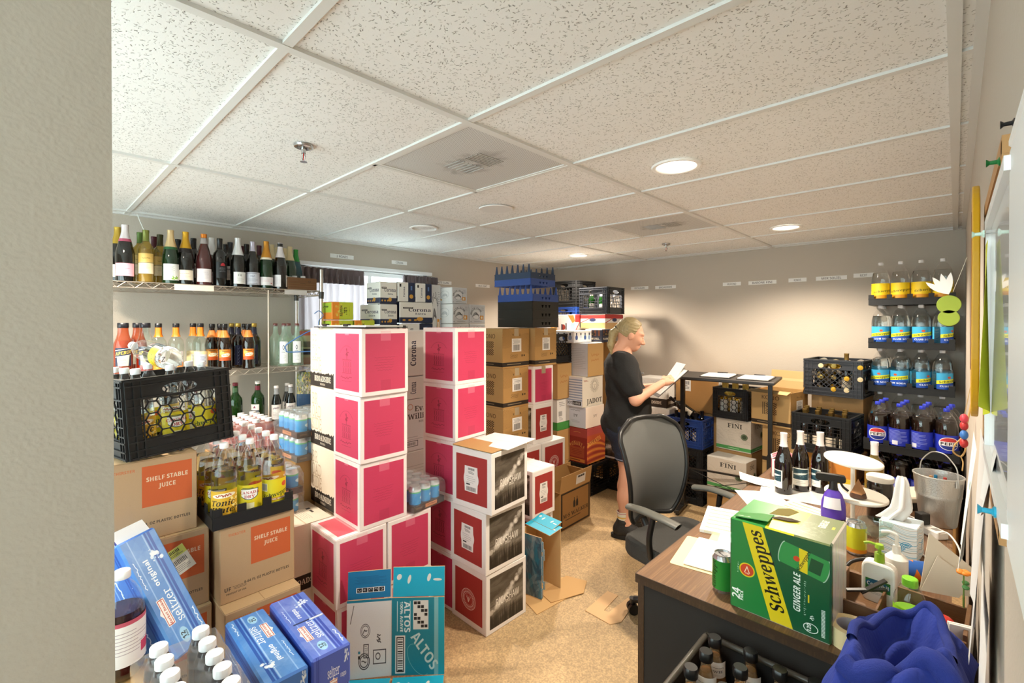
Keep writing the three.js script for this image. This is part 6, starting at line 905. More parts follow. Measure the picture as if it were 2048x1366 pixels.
['first', 'second', 'third', 'fourth'].forEach((l, i) => ['front', 'middle', 'rear'].forEach((r, j) => bottle('capGold', `gold capped dark bottle in the open black crate, ${r} row, ${l}`, 'bottles in the open black crate', -0.815 + i * 0.083 - j * 0.01, 0.675, -4.03 - j * 0.09 + i * 0.01)));
milkCrate('dark grey milk crate of loose bottles, topmost by the soda rack', [0.37, 0.275, 0.33], mat(0x2b2c31, 0.38), ['diag', 'blob'], [-0.665, 1.056, -4.42], -0.1);
{ const dk = gloss(0x14110c, 0.1);
  for (let i = 0; i < 3; i++) for (let j = 0; j < 4; j++) { const b = bottle(['capGold', 'goldfoil', 'creamFoil', 'capGoldWhite'][(i * 3 + j) % 4], `bottle lying on its side in the grey crate, ${['bottom', 'middle', 'top'][i]} layer, ${['first', 'second', 'third', 'fourth'][j]}`, 'bottles lying in the grey crate', 0, 0, 0); b.rotation.set(PI / 2, 0, -0.1, 'YXZ'); b.position.set(-0.785 + j * 0.083, 1.112 + i * 0.088, -4.565 + j * 0.008); }
  bottle('capGold', 'gold capped bottle poking above the grey crate', 'bottles lying in the grey crate', -0.6, 1.085, -4.3 - 0.02); }
// soda rack by the back right corner
{
  const pitch = 0.113, Zf = -4.36; const GR = 'black bottle shells of the soda rack';
  const tray = (l, nx, x, y, z, ry = 0) => shellTray('bottle_tray', l, nx, 3, pitch, [x, y, z], ry, plasticBlack, GR);
  const lv = [0.162, 0.479, 0.796, 1.113, 1.43, 1.747];
  ['lowest, near the floor', 'second from the floor', 'under the lower club soda row', 'under the middle club soda row', 'under the upper club soda row', 'topmost, under lemon soda'].forEach((l, k) => tray('black bottle shell of the soda rack, ' + l, 4, -0.235, lv[k], -4.5, 0));
  const put = (kind, k, nm, n, x0, rows = 3) => { for (let i = 0; i < n; i++) for (let j = 0; j < rows; j++) bottle(kind, `${nm}, ${['front', 'second', 'rear'][j]} row, ${['first', 'second', 'third', 'fourth'][i]} from the crates`, 'soda bottles in the corner rack', x0 + i * pitch, lv[k] + 0.0045, -4.5 + (1 - j) * pitch, { face: rr(-0.6, 1.3) }); };
  put('lemon', 5, 'lemon soda bottle on the top shell', 4, -0.4045, 1); put('club', 4, 'club soda bottle on the upper blue label shell', 4, -0.4045); put('club', 3, 'club soda bottle on the middle blue label shell', 4, -0.4045); put('club', 2, 'club soda bottle on the lower shell behind the cola', 4, -0.4045, 1);
  put('pepsi', 1, 'cola bottle on the second lowest shell', 4, -0.4045, 1); put('pepsi', 0, 'cola bottle on the lowest shell', 4, -0.4045, 1);
  const cf = thing('brown_carton', 'brown carton on the floor under the soda shells', 'carton', [-0.235, 0, -4.5], 0, 'plain brown cartons'); part(cf, 'body', carton(0.44, 0.16, 0.33, 0.003, mscMap(8, 8)), MISC.m);
  // front stack of cola
  shellTray('bottle_tray', 'black bottle shell of cola in front of the rack', 4, 3, pitch, [-0.195, 0.775, -4.04], -0.1, plasticBlack, GR); shellTray('bottle_tray', 'black bottle shell of cola below, behind the bucket', 4, 3, pitch, [-0.195, 0.46, -4.04], -0.1, plasticBlack, GR);
  const cola = (yb, nm) => { for (let i = 0; i < 4; i++) for (let j = 0; j < 3; j++) { const lx = (i - 1.5) * pitch, lz = (1 - j) * pitch, c = Math.cos(-0.1), q = Math.sin(-0.1); bottle('pepsi', `${nm}, ${['front', 'second', 'rear'][j]} row, ${['first', 'second', 'third', 'fourth'][i]} from the crates`, 'cola bottles by the corner', -0.195 + lx * c + lz * q, yb, -4.04 - lx * q + lz * c, { face: [0.05, 2.6, 2.2, 0.25][i] + j * 0.3 }); } };
  cola(0.781, 'blue capped cola bottle on the upper cola shell'); cola(0.466, 'blue capped cola bottle on the lower cola shell');
  const cb = thing('brown_carton', 'brown carton on the floor under the cola shells', 'carton', [-0.195, 0, -4.04], -0.1, 'plain brown cartons'); part(cb, 'body', carton(0.44, 0.458, 0.34, 0.003, mscMap(8, 8)), MISC.m);
}
// ---------------------------------------------------------------- flattened turquoise carton, torn carton, cardboard on the floor
const ALTOS = sheet(256, 300, [
  (g, w, h) => { corr(g, w, h, '#ececec'); fill(g, '#1787ab', 0, 0, w, 10); g.strokeStyle = '#4a484c'; g.lineWidth = 2.5; for (const [x, y, r] of [[104, 120, 26], [98, 236, 30]]) { g.beginPath(); g.arc(x, y, r, 0, 7); g.stroke(); g.beginPath(); g.arc(x, y, r * 0.75, 0, 7); g.stroke(); scrib(g, x - r * 0.5, y, r, 1, 1, '#4a484c', 4); } g.strokeRect(96, 172, 26, 50); lines(g, 100, 178, 18, 6, 7, '#666', 2); fill(g, '#2a8aa8', 64, 196, 12, 10); fill(g, '#222', 64, 214, 12, 12); g.strokeRect(150, 196, 70, 52); g.beginPath(); g.arc(176, 220, 12, 0, 7); g.stroke(); scrib(g, 168, 140, 20, 4, 8, '#4a484c', 4); g.strokeStyle = '#777'; g.beginPath(); g.moveTo(40, 20); g.lineTo(20, 90); g.stroke(); },
  (g, w, h) => { corr(g, w, h, '#17899f'); g.strokeStyle = 'rgba(190,225,228,.85)'; g.lineWidth = 3; fill(g, 'rgba(190,222,224,.65)', 206, 0, 26, h); fill(g, '#12a8c2', 226, 0, 30, h); fill(g, '#dff0f2', 26, 14, 3, 116); fill(g, '#dff0f2', 88, 14, 3, 116); text(g, 'ALTOS', 74, 76, 40, '#eef7f7', 'sans-serif', { rot: PI / 2, style: 'bold' }); text(g, '100% AGAVE', 48, 74, 20, '#eef7f7', 'sans-serif', { rot: PI / 2, style: 'bold' }); fill(g, '#e6e4de', 104, 12, 74, 112); for (let i = 0; i < 7; i++) for (let j = 0; j < 4; j++) if ((i * 3 + j * 5) % 4 < 2) fill(g, '#222', 108 + j * 17, 16 + i * 15, 14, 11); fill(g, '#efeeea', 18, 146, 48, 146); g.strokeStyle = '#222'; g.lineWidth = 4; g.strokeRect(26, 154, 32, 130); for (let i = 0; i < 14; i++) fill(g, '#222', 30, 160 + i * 9, 24, 2 + (i * 7) % 4); text(g, 'ALTOS', 160, 206, 62, '#cfe6e6', 'sans-serif', { rot: 0.9, style: 'bold', sx: 0.9 }); g.lineWidth = 2; g.strokeStyle = 'rgba(200,230,230,.6)'; g.beginPath(); g.ellipse(130, 240, 70, 40, 0.9, 0, 4); g.stroke(); },
  (g, w, h) => { corr(g, w, h, '#1272a4'); lines(g, 40, 60, 190, 8, 11, '#0d4f78', 3); g.fillStyle = '#e9e9e6'; g.fillRect(50, 180, 170, 54); for (let i = 0; i < 5; i++) { fill(g, '#1b1b1d', 55 + i * 33, 185, 28, 44); g.strokeStyle = '#eee'; g.lineWidth = 3; g.beginPath(); g.arc(69 + i * 33, 205, 8, i, 4.2 + i); g.stroke(); } },
  (g, w, h) => { corr(g, w, h, '#11a5c6'); g.fillStyle = '#dcd9d2'; for (const [x, y, a, b] of [[30, 70, 12, 60], [80, 80, 8, 90], [178, 70, 9, 80], [220, 120, 22, 26]]) { g.beginPath(); g.ellipse(x, y + b / 2, a, b / 2, 0.1, 0, 7); g.fill(); } },
  (g, w, h) => { corr(g, w, h, '#c9a878'); },
  (g, w, h) => { corr(g, w, h, '#4a6876'); for (let i = 0; i < 60; i++) { g.fillStyle = ['rgba(30,60,80,.4)', 'rgba(150,165,170,.35)', 'rgba(24,120,150,.3)'][i % 3]; g.beginPath(); g.ellipse(rnd() * w, rnd() * h, 20 + rnd() * 50, 6 + rnd() * 16, rnd() * 3, 0, 7); g.fill(); } },
], 0.5);
{
  const t = thing('flattened_carton', 'flattened turquoise and white tequila carton leaning on the pink cartons', 'cardboard', [-1.84, 0.006, -1.15], D(48));
  const P = (name, cell, w, h, x, y, z, rx = 0, ry = 0, rz = 0) => part(t, name, carton(w, h, 0.004, 0.0008, { pz: ALTOS.r[cell], nz: ALTOS.r[4], px: ALTOS.r[4], nx: ALTOS.r[4], py: ALTOS.r[4], ny: ALTOS.r[4] }), ALTOS.m, x, y, z, rx, ry, rz);
  P('white_panel', 0, 0.2, 0.35, -0.105, 0.01, 0, -0.03, 0.06, 0); P('turquoise_panel', 1, 0.24, 0.35, 0.112, 0.01, 0.0, -0.03, -0.04, 0);
  P('white_top_flap', 2, 0.19, 0.12, -0.107, 0.362, -0.012, -0.16, 0.06, 0.02); P('turquoise_top_flap', 3, 0.235, 0.13, 0.115, 0.362, -0.012, -0.12, -0.04, 0);
  P('white_bottom_flap', 3, 0.19, 0.11, -0.105, 0.002, 0.115, -1.54, 0, 0); P('turquoise_bottom_flap', 3, 0.23, 0.12, 0.115, 0.002, 0.125, -1.54, 0, 0);
  const u = thing('torn_carton', 'torn turquoise carton standing on the floor, open side showing brown inside', 'cardboard', [-1.8, 0.0095, -2.15], 0.04);
  const Q = (name, cells, w, h, x, y, z, rx = 0, ry = 0, rz = 0) => part(u, name, carton(w, h, 0.005, 0.0008, { pz: ALTOS.r[cells[0]], nz: ALTOS.r[cells[1]], px: ALTOS.r[4], nx: ALTOS.r[4], py: ALTOS.r[4], ny: ALTOS.r[4] }), ALTOS.m, x, y, z, rx, ry, rz);
  Q('printed_wall', [5, 4], 0.17, 0.36, -0.02, 0, 0.09, 0, 0.1, 0); Q('inner_wall', [4, 1], 0.19, 0.36, -0.02, 0, -0.09, 0, 0, 0); Q('side_wall', [4, 1], 0.18, 0.36, -0.11, 0, 0, 0, PI / 2, 0); Q('top_flap', [3, 4], 0.19, 0.13, -0.02, 0.362, 0.02, -1.52, 0.1, 0); Q('top_flap', [3, 4], 0.16, 0.1, -0.03, 0.368, -0.04, -1.4, 0.1, 0);
  for (let i = 0; i < 7; i++) part(u, 'torn_strip', box(0.012, 0.02 + rnd() * 0.05, 0.004, 0.065 + rnd() * 0.012, 0.04 + i * 0.045, 0.085 - rnd() * 0.012), ALTOS.m);
  const sheetShape = (pts) => { const s = new THREE.Shape(); pts.forEach((p, i) => i ? s.lineTo(p[0], -p[1]) : s.moveTo(p[0], -p[1])); return new THREE.ExtrudeGeometry(s, { depth: 0.004, bevelEnabled: false }).rotateX(-PI / 2); };
  const card = mat(0xc9a26c, 0.8);
  solo('cardboard_sheet', 'flat cardboard sheet on the floor under the torn turquoise carton', 'cardboard', sheetShape([[-1.86, -2.02], [-1.672, -1.956], [-1.63, -2.32], [-1.8, -2.36]]), card);
  solo('cardboard_sheet', 'second flat cardboard sheet jutting out by the torn carton', 'cardboard', sheetShape([[-1.78, -2.12], [-1.68, -2.09], [-1.6, -2.3], [-1.66, -2.42], [-1.79, -2.38]]), mat(0xbf9763, 0.8), [0, 0.0042, 0]);
  solo('notched_cardboard', 'cardboard piece with a V notch lying on the floor near the chair', 'cardboard', sheetShape([[-1.5, -2.17], [-1.511, -2.421], [-1.441, -2.424], [-1.423, -2.243], [-1.395, -2.243], [-1.388, -2.44], [-1.336, -2.435], [-1.299, -2.222], [-1.333, -2.161]]), mat(0xcda67a, 0.8));
}
{ // open kraft carton with two bottle silhouettes
  const t = thing('open_carton', 'open empty kraft carton printed with two bottles on the floor', 'carton', [-2.297, 0.001, -3.05], 0.03);
  const w = 0.19, d = 0.42, h = 0.3, W = (name, cell, L, x, z, ry) => part(t, name, carton(L, h, 0.005, 0.001, { pz: MISC.r[cell], nz: MISC.r[8], px: MISC.r[8], nx: MISC.r[8], py: MISC.r[8], ny: MISC.r[8] }), MISC.m, x, 0, z, 0, ry, 0);
  W('printed_wall', 7, d, w / 2, 0, PI / 2); W('inner_wall', 8, d, -w / 2, 0, -PI / 2); W('end_wall', 8, w, 0, d / 2, 0); W('end_wall', 8, w, 0, -d / 2, PI); part(t, 'bottom', box(w, 0.005, d, 0, 0.0025, 0), MISC.m);
  const F = (name, L, hh, x, z, rx, ry, cell = 8) => { const gp = new THREE.Group(); gp.name = name + '_hinge'; const m = part(t, name, carton(L, hh, 0.004, 0.001, { all: MISC.r[8] }), MISC.m, x, h, z); m.rotation.order = 'YXZ'; m.rotation.set(rx, ry, 0); return m; };
  const f = F('printed_flap', d * 1.02, 0.13, w / 2, 0, 0.12, PI / 2); part(f, 'shipping_label', box(0.13, 0.075, 0.001, 0.06, 0.06, 0.0028), mat(0xdedad2, 0.6)); const bars = []; for (let i = 0; i < 9; i++) bars.push(box(0.005 + (i % 3) * 0.003, 0.016, 0.001, 0.015 + i * 0.0105, 0.083, 0.0036)); part(f, 'label_print', merge(bars), mat(0x333333, 0.6));
  F('inner_flap', d, 0.12, -w / 2, 0, 0.06, -PI / 2); F('end_flap', w, 0.12, 0, d / 2, 1.1, 0); F('end_flap', w, 0.12, 0, -d / 2, -0.5, PI);
}
// ---------------------------------------------------------------- curtains
{
  const drape = (z0, z1, folds, amp) => { const n = 120, m = 14, P = [], I = []; for (let j = 0; j <= m; j++) for (let i = 0; i <= n; i++) { const t = i / n, y = 2.055 - (2.055 - 1.24) * j / m, a = amp * (0.5 + 0.5 * j / m); P.push(XL + 0.045 + a * Math.sin(t * folds * 2 * PI + 0.4 * Math.sin(j * 0.4)) + 0.004 * Math.sin(t * 71), y, z0 + (z1 - z0) * t + 0.006 * Math.sin(t * folds * 6 + j * 0.2)); } for (let j = 0; j < m; j++) for (let i = 0; i < n; i++) { const a = j * (n + 1) + i; I.push(a, a + 1, a + n + 2, a, a + n + 2, a + n + 1); } const g = new THREE.BufferGeometry(); g.setAttribute('position', new THREE.Float32BufferAttribute(P, 3)); g.setAttribute('uv', new THREE.Float32BufferAttribute(P.length / 3 * 2, 2)); g.setIndex(I); g.computeVertexNormals(); return g; };
  const cloth = mat(0xa89ca0, 0.9, { transmission: 0.5, thickness: 0, side: THREE.DoubleSide }), top = mat(0x6d5f60, 0.9, { transmission: 0.12, thickness: 0, side: THREE.DoubleSide });
  const cur = (label, z0, z1, f) => { const t = thing('curtain', label, 'curtain', [0, 0, 0], 0, 'window curtains'); part(t, 'sheer_panel', drape(z0, z1, f, 0.016), cloth); const v = drape(z0, z1, f * 1.3, 0.02), p = v.attributes.position; for (let i = 0; i < p.count; i++) { p.setY(i, 2.062 - (2.055 - p.getY(i)) * 0.15); p.setX(i, p.getX(i) + 0.02); } v.computeVertexNormals(); part(t, 'gathered_heading', v, top); };
  cur('mauve grey sheer curtain gathered at the shelf end of the window', -1.5, -2.05, 9); cur('mauve grey sheer curtain behind the beer cases', -2.44, -2.82, 7);
  solo('curtain_rod', 'thin grey curtain rod across the window', 'rod', rod([XL + 0.05, 2.062, -1.5], [XL + 0.05, 2.062, -2.83], 0.005, 10), mat(0xaaaaac, 0.3, { metalness: 0.6 }));
}
// ---------------------------------------------------------------- desk
const woodTex = (c0, c1, seedY) => canvasTex(1024, 256, (g, w, h) => { fill(g, c0, 0, 0, w, h); for (let i = 0; i < 900; i++) { g.strokeStyle = rnd() < 0.5 ? c1 : 'rgba(40,24,12,.16)'; g.globalAlpha = 0.12 + rnd() * 0.25; g.lineWidth = 0.6 + rnd() * 1.8; const y = rnd() * h, x = rnd() * w, l = 60 + rnd() * 300; g.beginPath(); g.moveTo(x, y); g.bezierCurveTo(x + l * 0.3, y + (rnd() - 0.5) * 8, x + l * 0.6, y + (rnd() - 0.5) * 8, x + l, y + (rnd() - 0.5) * 6); g.stroke(); } g.globalAlpha = 1; });
const deskTop = new THREE.MeshPhysicalMaterial({ map: woodTex('#6a4c33', '#94724e'), roughness: 0.45 });
const deskEdge = new THREE.MeshPhysicalMaterial({ map: woodTex('#3a2819', '#5a412a'), roughness: 0.45 });
const lam = mat(0x1f1a16, 0.8), DY = 0.75;
{
  const t = thing('desk', 'brown wood-look office desk along the wall covered with clutter', 'desk', [-0.4025, 0, -2.28]);
  const g = box(0.795, 0.028, 1.63, 0, 0.736, 0), p = g.attributes.position, uv = g.attributes.uv; for (let i = 0; i < p.count; i++) uv.setXY(i, p.getZ(i) / 1.2, p.getX(i) / 0.35 + p.getY(i) * 2);
  part(t, 'top', g, deskTop); const edge = (w, x, z, ry) => { const e = box(w, 0.03, 0.003, 0, 0, 0), q = e.attributes.position, v = e.attributes.uv; for (let i = 0; i < q.count; i++) v.setXY(i, q.getY(i) * 6, q.getX(i) * 2.4); part(t, 'edge_band', e, deskEdge, x, 0.735, z, 0, ry, 0); };
  edge(0.798, 0, 0.8165, 0); edge(1.63, -0.3985, 0, PI / 2);
  part(t, 'gable', box(0.77, 0.72, 0.02, 0.01, 0.361, 0.79), lam); part(t, 'gable', box(0.77, 0.72, 0.02, 0.01, 0.361, -0.79), lam); part(t, 'gable_edge', box(0.022, 0.72, 0.024, -0.386, 0.361, 0.79), deskEdge); part(t, 'modesty_panel', box(0.018, 0.45, 1.56, 0.36, 0.49, 0), lam);
}
// ginger ale case
const ALE = sheet(512, 560, [
  (g, w, h) => {
    fill(g, '#1f7a38', 0, 0, w, h); fill(g, '#0d4a2a', 230, 0, w, h); g.fillStyle = '#166234'; g.beginPath(); g.moveTo(250, 0); g.lineTo(w, 0); g.lineTo(w, h); g.lineTo(430, h); g.fill(); g.fillStyle = '#0d4a2a'; g.fillRect(430, 0, 82, h); g.fillStyle = '#0f5230'; g.beginPath(); g.moveTo(180, 0); g.lineTo(w, 0); g.lineTo(w, h); g.lineTo(330, h); g.fill();
    g.fillStyle = '#dcc51c'; g.beginPath(); g.moveTo(64, 0); g.lineTo(176, 0); g.lineTo(338, h); g.lineTo(222, h); g.fill();
    g.fillStyle = '#dcc51c'; g.beginPath(); g.arc(92, 300, 44, 0, 7); g.fill(); g.fillStyle = '#c8401f'; g.beginPath(); g.arc(92, 300, 37, 0, 7); g.fill(); g.strokeStyle = '#f0dcc0'; g.lineWidth = 5; g.beginPath(); g.moveTo(78, 318); g.lineTo(92, 280); g.lineTo(106, 318); g.stroke(); text(g, '1783', 92, 322, 12, '#f0dcc0', 'sans-serif', { style: 'bold' });
    text(g, 'Schweppes', 198, 268, 98, '#0c0f0c', 'serif', { rot: -PI / 2 - 0.28, style: 'bold italic', sx: 0.88 });
    g.save(); g.translate(388, 132); g.rotate(0.2); g.fillStyle = '#2a8a44'; g.strokeStyle = '#a9c4ae'; g.lineWidth = 5; g.beginPath(); g.ellipse(-108, 0, 16, 66, 0, 0, 7); g.fill(); g.fillRect(-108, -66, 216, 132); g.beginPath(); g.ellipse(108, 0, 16, 66, 0, 0, 7); g.fill(); g.beginPath(); g.ellipse(-108, 0, 16, 66, 0, PI / 2, PI * 1.5); g.stroke(); g.beginPath(); g.ellipse(108, 0, 16, 66, 0, -PI / 2, PI / 2); g.stroke(); g.fillStyle = '#0d4a2a'; g.fillRect(30, -40, 60, 80); g.fillStyle = '#dcc51c'; g.beginPath(); g.moveTo(-36, -66); g.lineTo(8, -66); g.lineTo(34, 66); g.lineTo(-8, 66); g.fill(); text(g, 'Schweppes', 0, 0, 26, '#0c0f0c', 'serif', { rot: -PI / 2 + 0.2, style: 'bold italic' }); g.fillStyle = '#c8401f'; g.beginPath(); g.arc(-34, 4, 16, 0, 7); g.fill(); g.restore();
    text(g, 'GINGER ALE', 356, 330, 48, '#e9efe6', 'sans-serif', { rot: -PI / 2, style: 'bold italic', sx: 0.82 }); scrib(g, 390, 250, 6, 17, 12, '#d3e4d6', 3); fill(g, '#dcc51c', 410, 320, 7, 46);
    text(g, '24', 30, 470, 64, '#f2f4f0', 'sans-serif', { rot: -PI / 2, style: 'bold' }); text(g, 'PACK', 62, 474, 25, '#f2f4f0', 'sans-serif', { rot: -PI / 2, style: 'bold' }); scrib(g, 36, 268, 6, 8, 9, '#cfe6d2', 3);
    g.strokeStyle = '#e9efe6'; g.lineWidth = 4; g.beginPath(); g.ellipse(424, 510, 34, 26, 0, 0, 7); g.stroke(); text(g, '120', 416, 510, 28, '#e9efe6', 'sans-serif', { rot: -PI / 2, style: 'bold' }); scrib(g, 418, 440, 20, 3, 8, '#e9efe6', 4); for (let i = 0; i < 20; i++) fill(g, '#cfe0d2', 474, 380 + i * 8, 18, 5);
  },
  (g, w, h) => { fill(g, '#3f6a2c', 0, 0, w, h); fill(g, '#2f8c3c', 0, 0, 190, h); fill(g, '#e0cc2a', 190, 0, 150, h); fill(g, '#6c7a4c', 340, 0, 172, h); for (let i = 0; i < 120; i++) { g.fillStyle = 'rgba(245,245,230,.16)'; g.fillRect(330 + rnd() * 120, 200 + rnd() * 300, 30 * rnd(), 2 + rnd() * 8); } text(g, 'GINGER ALE', 430, 180, 52, '#f2f2ea', 'sans-serif', { rot: -PI / 2 + 0.0, style: 'bold', sx: 0.6 }); fill(g, '#d9c93a', 476, 190, 14, 60); text(g, '24', 40, 470, 60, '#e8f2e8', 'sans-serif', { style: 'bold' }); },
  (g, w, h) => { fill(g, '#d9d5c8', 0, 0, w, h); fill(g, '#2a5a34', 0, 0, 40, h); for (let i = 0; i < 90; i++) { g.fillStyle = `rgba(${150 + rnd() * 90},${150 + rnd() * 90},${130 + rnd() * 80},.4)`; g.fillRect(60 + rnd() * 420, rnd() * h, 6 + rnd() * 14, 30 + rnd() * 140); } },
], 0.3, 3, { clearcoat: 0.3, clearcoatRoughness: 0.25 });
{
  const t = thing('soda_case', 'green and yellow ginger ale case standing on the desk corner', 'drinks case', [-0.367, DY, -1.6], -0.02);
  part(t, 'body', carton(0.262, 0.272, 0.21, 0.004, { pz: ALE.r[0], nz: ALE.r[0], py: ALE.r[1], ny: ALE.r[2], px: ALE.r[2], nx: ALE.r[0] }), ALE.m);
  part(t, 'torn_flap', carton(0.09, 0.002, 0.09, 0.0004, { all: [ALE.r[1][0], ALE.r[1][1], ALE.r[1][0] + 0.1, ALE.r[1][3]] }), ALE.m, -0.078, 0.274, 0.05, -0.12, 0.1, 0.08);
  const s = new THREE.Shape(); s.moveTo(0, 0); s.lineTo(0.05, 0.008); s.lineTo(0.075, 0.03); s.lineTo(0.05, 0.035); s.lineTo(0.02, 0.025); part(t, 'torn_opening', ext(s, 0.0015).rotateX(-PI / 2), mat(0x3a2a12, 0.7), -0.04, 0.2745, 0.03); part(t, 'torn_tab', ext(s, 0.002).rotateX(-PI / 2 + 0.7), mat(0x7a6a22, 0.6), -0.05, 0.274, 0.0);
}
const canGeo = () => cached('sodacan', () => lathe([[0, 0.004], [0.02, 0.004], [0.024, 0], [0.031, 0.009], [0.033, 0.014], [0.033, 0.105], [0.027, 0.118], [0.0275, 0.122], [0.0255, 0.122], [0.025, 0.118], [0, 0.118]], 28));
const CANS = sheet(256, 160, [(g, w, h) => { fill(g, '#2d8a35', 0, 0, w, h); fill(g, '#d7b52a', 30, 50, 34, 60); scrib(g, 80, 60, 60, 4, 12, '#cfe6c6', 3); fill(g, '#e2e2da', 90, 118, 50, 32); barcode(g, 94, 122, 42, 24, '#222'); text(g, 'Schweppes', 190, 80, 34, '#0c2a10', 'serif', { rot: -PI / 2, style: 'bold italic' }); scrib(g, 70, 20, 90, 2, 10, '#9fd09a', 3); }, (g, w, h) => { fill(g, '#cdd02c', 0, 0, w, h); fill(g, '#e3e46a', 60, 0, 30, h); text(g, "LIL'", 150, 60, 44, '#1d1d10', 'sans-serif', { style: 'bold' }); text(g, 'HEAVEN', 156, 110, 34, '#1d1d10', 'sans-serif', { style: 'bold', sx: 0.8 }); fill(g, '#e89a30', 0, 136, w, 24); }, (g, w, h) => { fill(g, '#2b62b8', 0, 0, w, h); g.fillStyle = '#e07a1e'; g.beginPath(); g.moveTo(128, 10); g.lineTo(240, 80); g.lineTo(128, 150); g.lineTo(16, 80); g.fill(); text(g, 'HARPOON', 128, 62, 34, '#f2ead6', 'sans-serif', { style: 'bold', sx: 0.9 }); text(g, 'IPA', 128, 102, 44, '#1d3a86', 'sans-serif', { style: 'bold' }); }], 0.3, 3, { metalness: 0.3 });
function sodaCan(label, cell, pos, ry) { const t = thing('drink_can', label, 'can', pos, ry, 'cans on the desk'); part(t, 'shell', canGeo(), mat(0xc9ccd0, 0.25, { metalness: 0.9 })); part(t, 'print', setUV(new THREE.CylinderGeometry(0.0334, 0.0334, 0.092, 28, 1, true).translate(0, 0.06, 0), CANS.r[cell]), CANS.m); part(t, 'tab', box(0.012, 0.0015, 0.022, 0, 0.1195, 0.003), mat(0xc9ccd0, 0.25, { metalness: 0.9 })); part(t, 'opening', cyl(0.009, 0.009, 0.001, 0, 0.1182, -0.012, 16), mat(0x151515, 0.5)); return t; }
sodaCan('opened green ginger ale can beside the green case', 0, [-0.543, DY, -1.565], 0.9); sodaCan("yellow-green beer can lettered Lil' Heaven behind the ginger ale case", 1, [-0.268, DY, -2.16], -0.35);
{ const c = sodaCan('orange and blue IPA can lying on the desk by the tissue box', 2, [-0.05, DY + 0.034, -2.09], 0); c.rotation.set(0, 0.5, PI / 2 - 0.0); c.children[1].rotation.y = 1.0; }
// wine bottles, papers, folders
bottle('seaWine', 'dark wine bottle showing its back label, first of three on the desk', 'three wine bottles on the desk', -0.634, DY + 0.0018, -2.681, { turn: -1.15 }); bottle('seaWine', 'dark wine bottle with sea picture label, middle of three on the desk', 'three wine bottles on the desk', -0.582, DY + 0.0018, -2.785, { turn: 0.05 }); bottle('seaWine', 'dark wine bottle turned aside, third of three on the desk', 'three wine bottles on the desk', -0.502, DY + 0.0018, -2.826, { turn: -0.95 });
bottle('white4', 'pale white wine bottle with white capsule behind the tiered stand', 'bottles behind the stand', -0.278, DY, -2.8);
const PAPER = sheet(256, 330, [(g, w, h) => { fill(g, '#f0efeb', 0, 0, w, h); lines(g, 26, 30, 200, 20, 14, '#c6c8cc', 1.6); }, (g, w, h) => { fill(g, '#f2f0ea', 0, 0, w, h); for (let i = 0; i < 6; i++) fill(g, '#e6df8a', 20, 40 + i * 48, 150 + (i % 3) * 30, 14); lines(g, 20, 20, 210, 24, 12, '#b6b8bc', 1.4); for (const x of [70, 130, 190]) fill(g, '#c8c8c8', x, 10, 1, 310); }, (g, w, h) => { fill(g, '#f4f4f2', 0, 0, w, h); }, (g, w, h) => { fill(g, '#e9e9e6', 0, 0, w, h); fill(g, '#2f7a4a', 60, 130, 150, 24); lines(g, 40, 180, 170, 8, 14, '#aaa', 2); lines(g, 60, 40, 140, 4, 16, '#9a9ab8', 3); }], 0.75);
function paper(name, label, cell, w, d, pos, ry, o = {}) {
  const g = new THREE.PlaneGeometry(w, d, 8, 8).rotateX(-PI / 2), p = g.attributes.position, curl = o.curl || 0; for (let i = 0; i < p.count; i++) { const e = Math.max(0, p.getX(i) * (o.dir || 1) / w + 0.1); p.setY(i, curl * e * e + 0.0004 * Math.sin(p.getX(i) * 60 + p.getZ(i) * 40)); } g.computeVertexNormals();
  const b = new THREE.PlaneGeometry(w, d, 1, 1).rotateX(PI / 2).translate(0, -0.0006, 0);
  const geo = curl ? setUV(g, PAPER.r[cell]) : setUV(merge([g, b, ...(o.thick ? [box(w, o.thick, d, 0, -o.thick / 2 - 0.0004, 0)] : [])]), PAPER.r[cell]);
  return solo(name, label, 'paper', geo, curl ? PAPER.m2 || (PAPER.m2 = (() => { const m = PAPER.m.clone(); m.side = THREE.DoubleSide; return m; })()) : PAPER.m, [pos[0], pos[1] + (o.thick || 0) + 0.001, pos[2]], ry, 'papers on the desk');
}
{
  const man = mat(0xe2c99c, 0.7), f = thing('manila_folder', 'open manila folder with white sheets on the desk corner', 'folder', [-0.625, DY + 0.0005, -1.8], 0.16);
  part(f, 'lower_leaf', ext(rshape(0.3, 0.26, 0.012), 0.0012).rotateX(-PI / 2), man, 0.0, 0, 0.04); part(f, 'upper_leaf', ext(rshape(0.24, 0.22, 0.012), 0.0012).rotateX(-PI / 2), man, 0.05, 0.002, -0.1); part(f, 'white_sheets', box(0.28, 0.005, 0.24, 0.035, 0.0065, 0.035), mat(0xf3f2ee, 0.7)); part(f, 'top_sheet', box(0.21, 0.0008, 0.2, 0.075, 0.0098, -0.1), mat(0xf3f2ee, 0.7), 0, 0, 0, 0, 0.06, 0);
  paper('paper_stack', 'stack of white papers hanging over the desk edge beside the chair', 1, 0.23, 0.28, [-0.69, DY, -2.1], 0.25, { thick: 0.012 });
  paper('price_sheet', 'long curling sheet with yellow marks behind the wine bottles', 1, 0.3, 0.14, [-0.72, DY + 0.0, -2.78], 0.35, { curl: 0.07, dir: -1 });
  paper('printed_sheet', 'white printed sheet under the wine bottles', 0, 0.32, 0.26, [-0.585, DY, -2.72], 0.2); paper('printed_sheet', 'table printout with yellow rows in front of the wine bottles', 1, 0.3, 0.24, [-0.47, DY + 0.001, -2.44], -0.3); paper('printed_sheet', 'loose white sheet at the chair side of the wine bottles', 0, 0.2, 0.2, [-0.69, DY + 0.0, -2.52], 0.6);
}
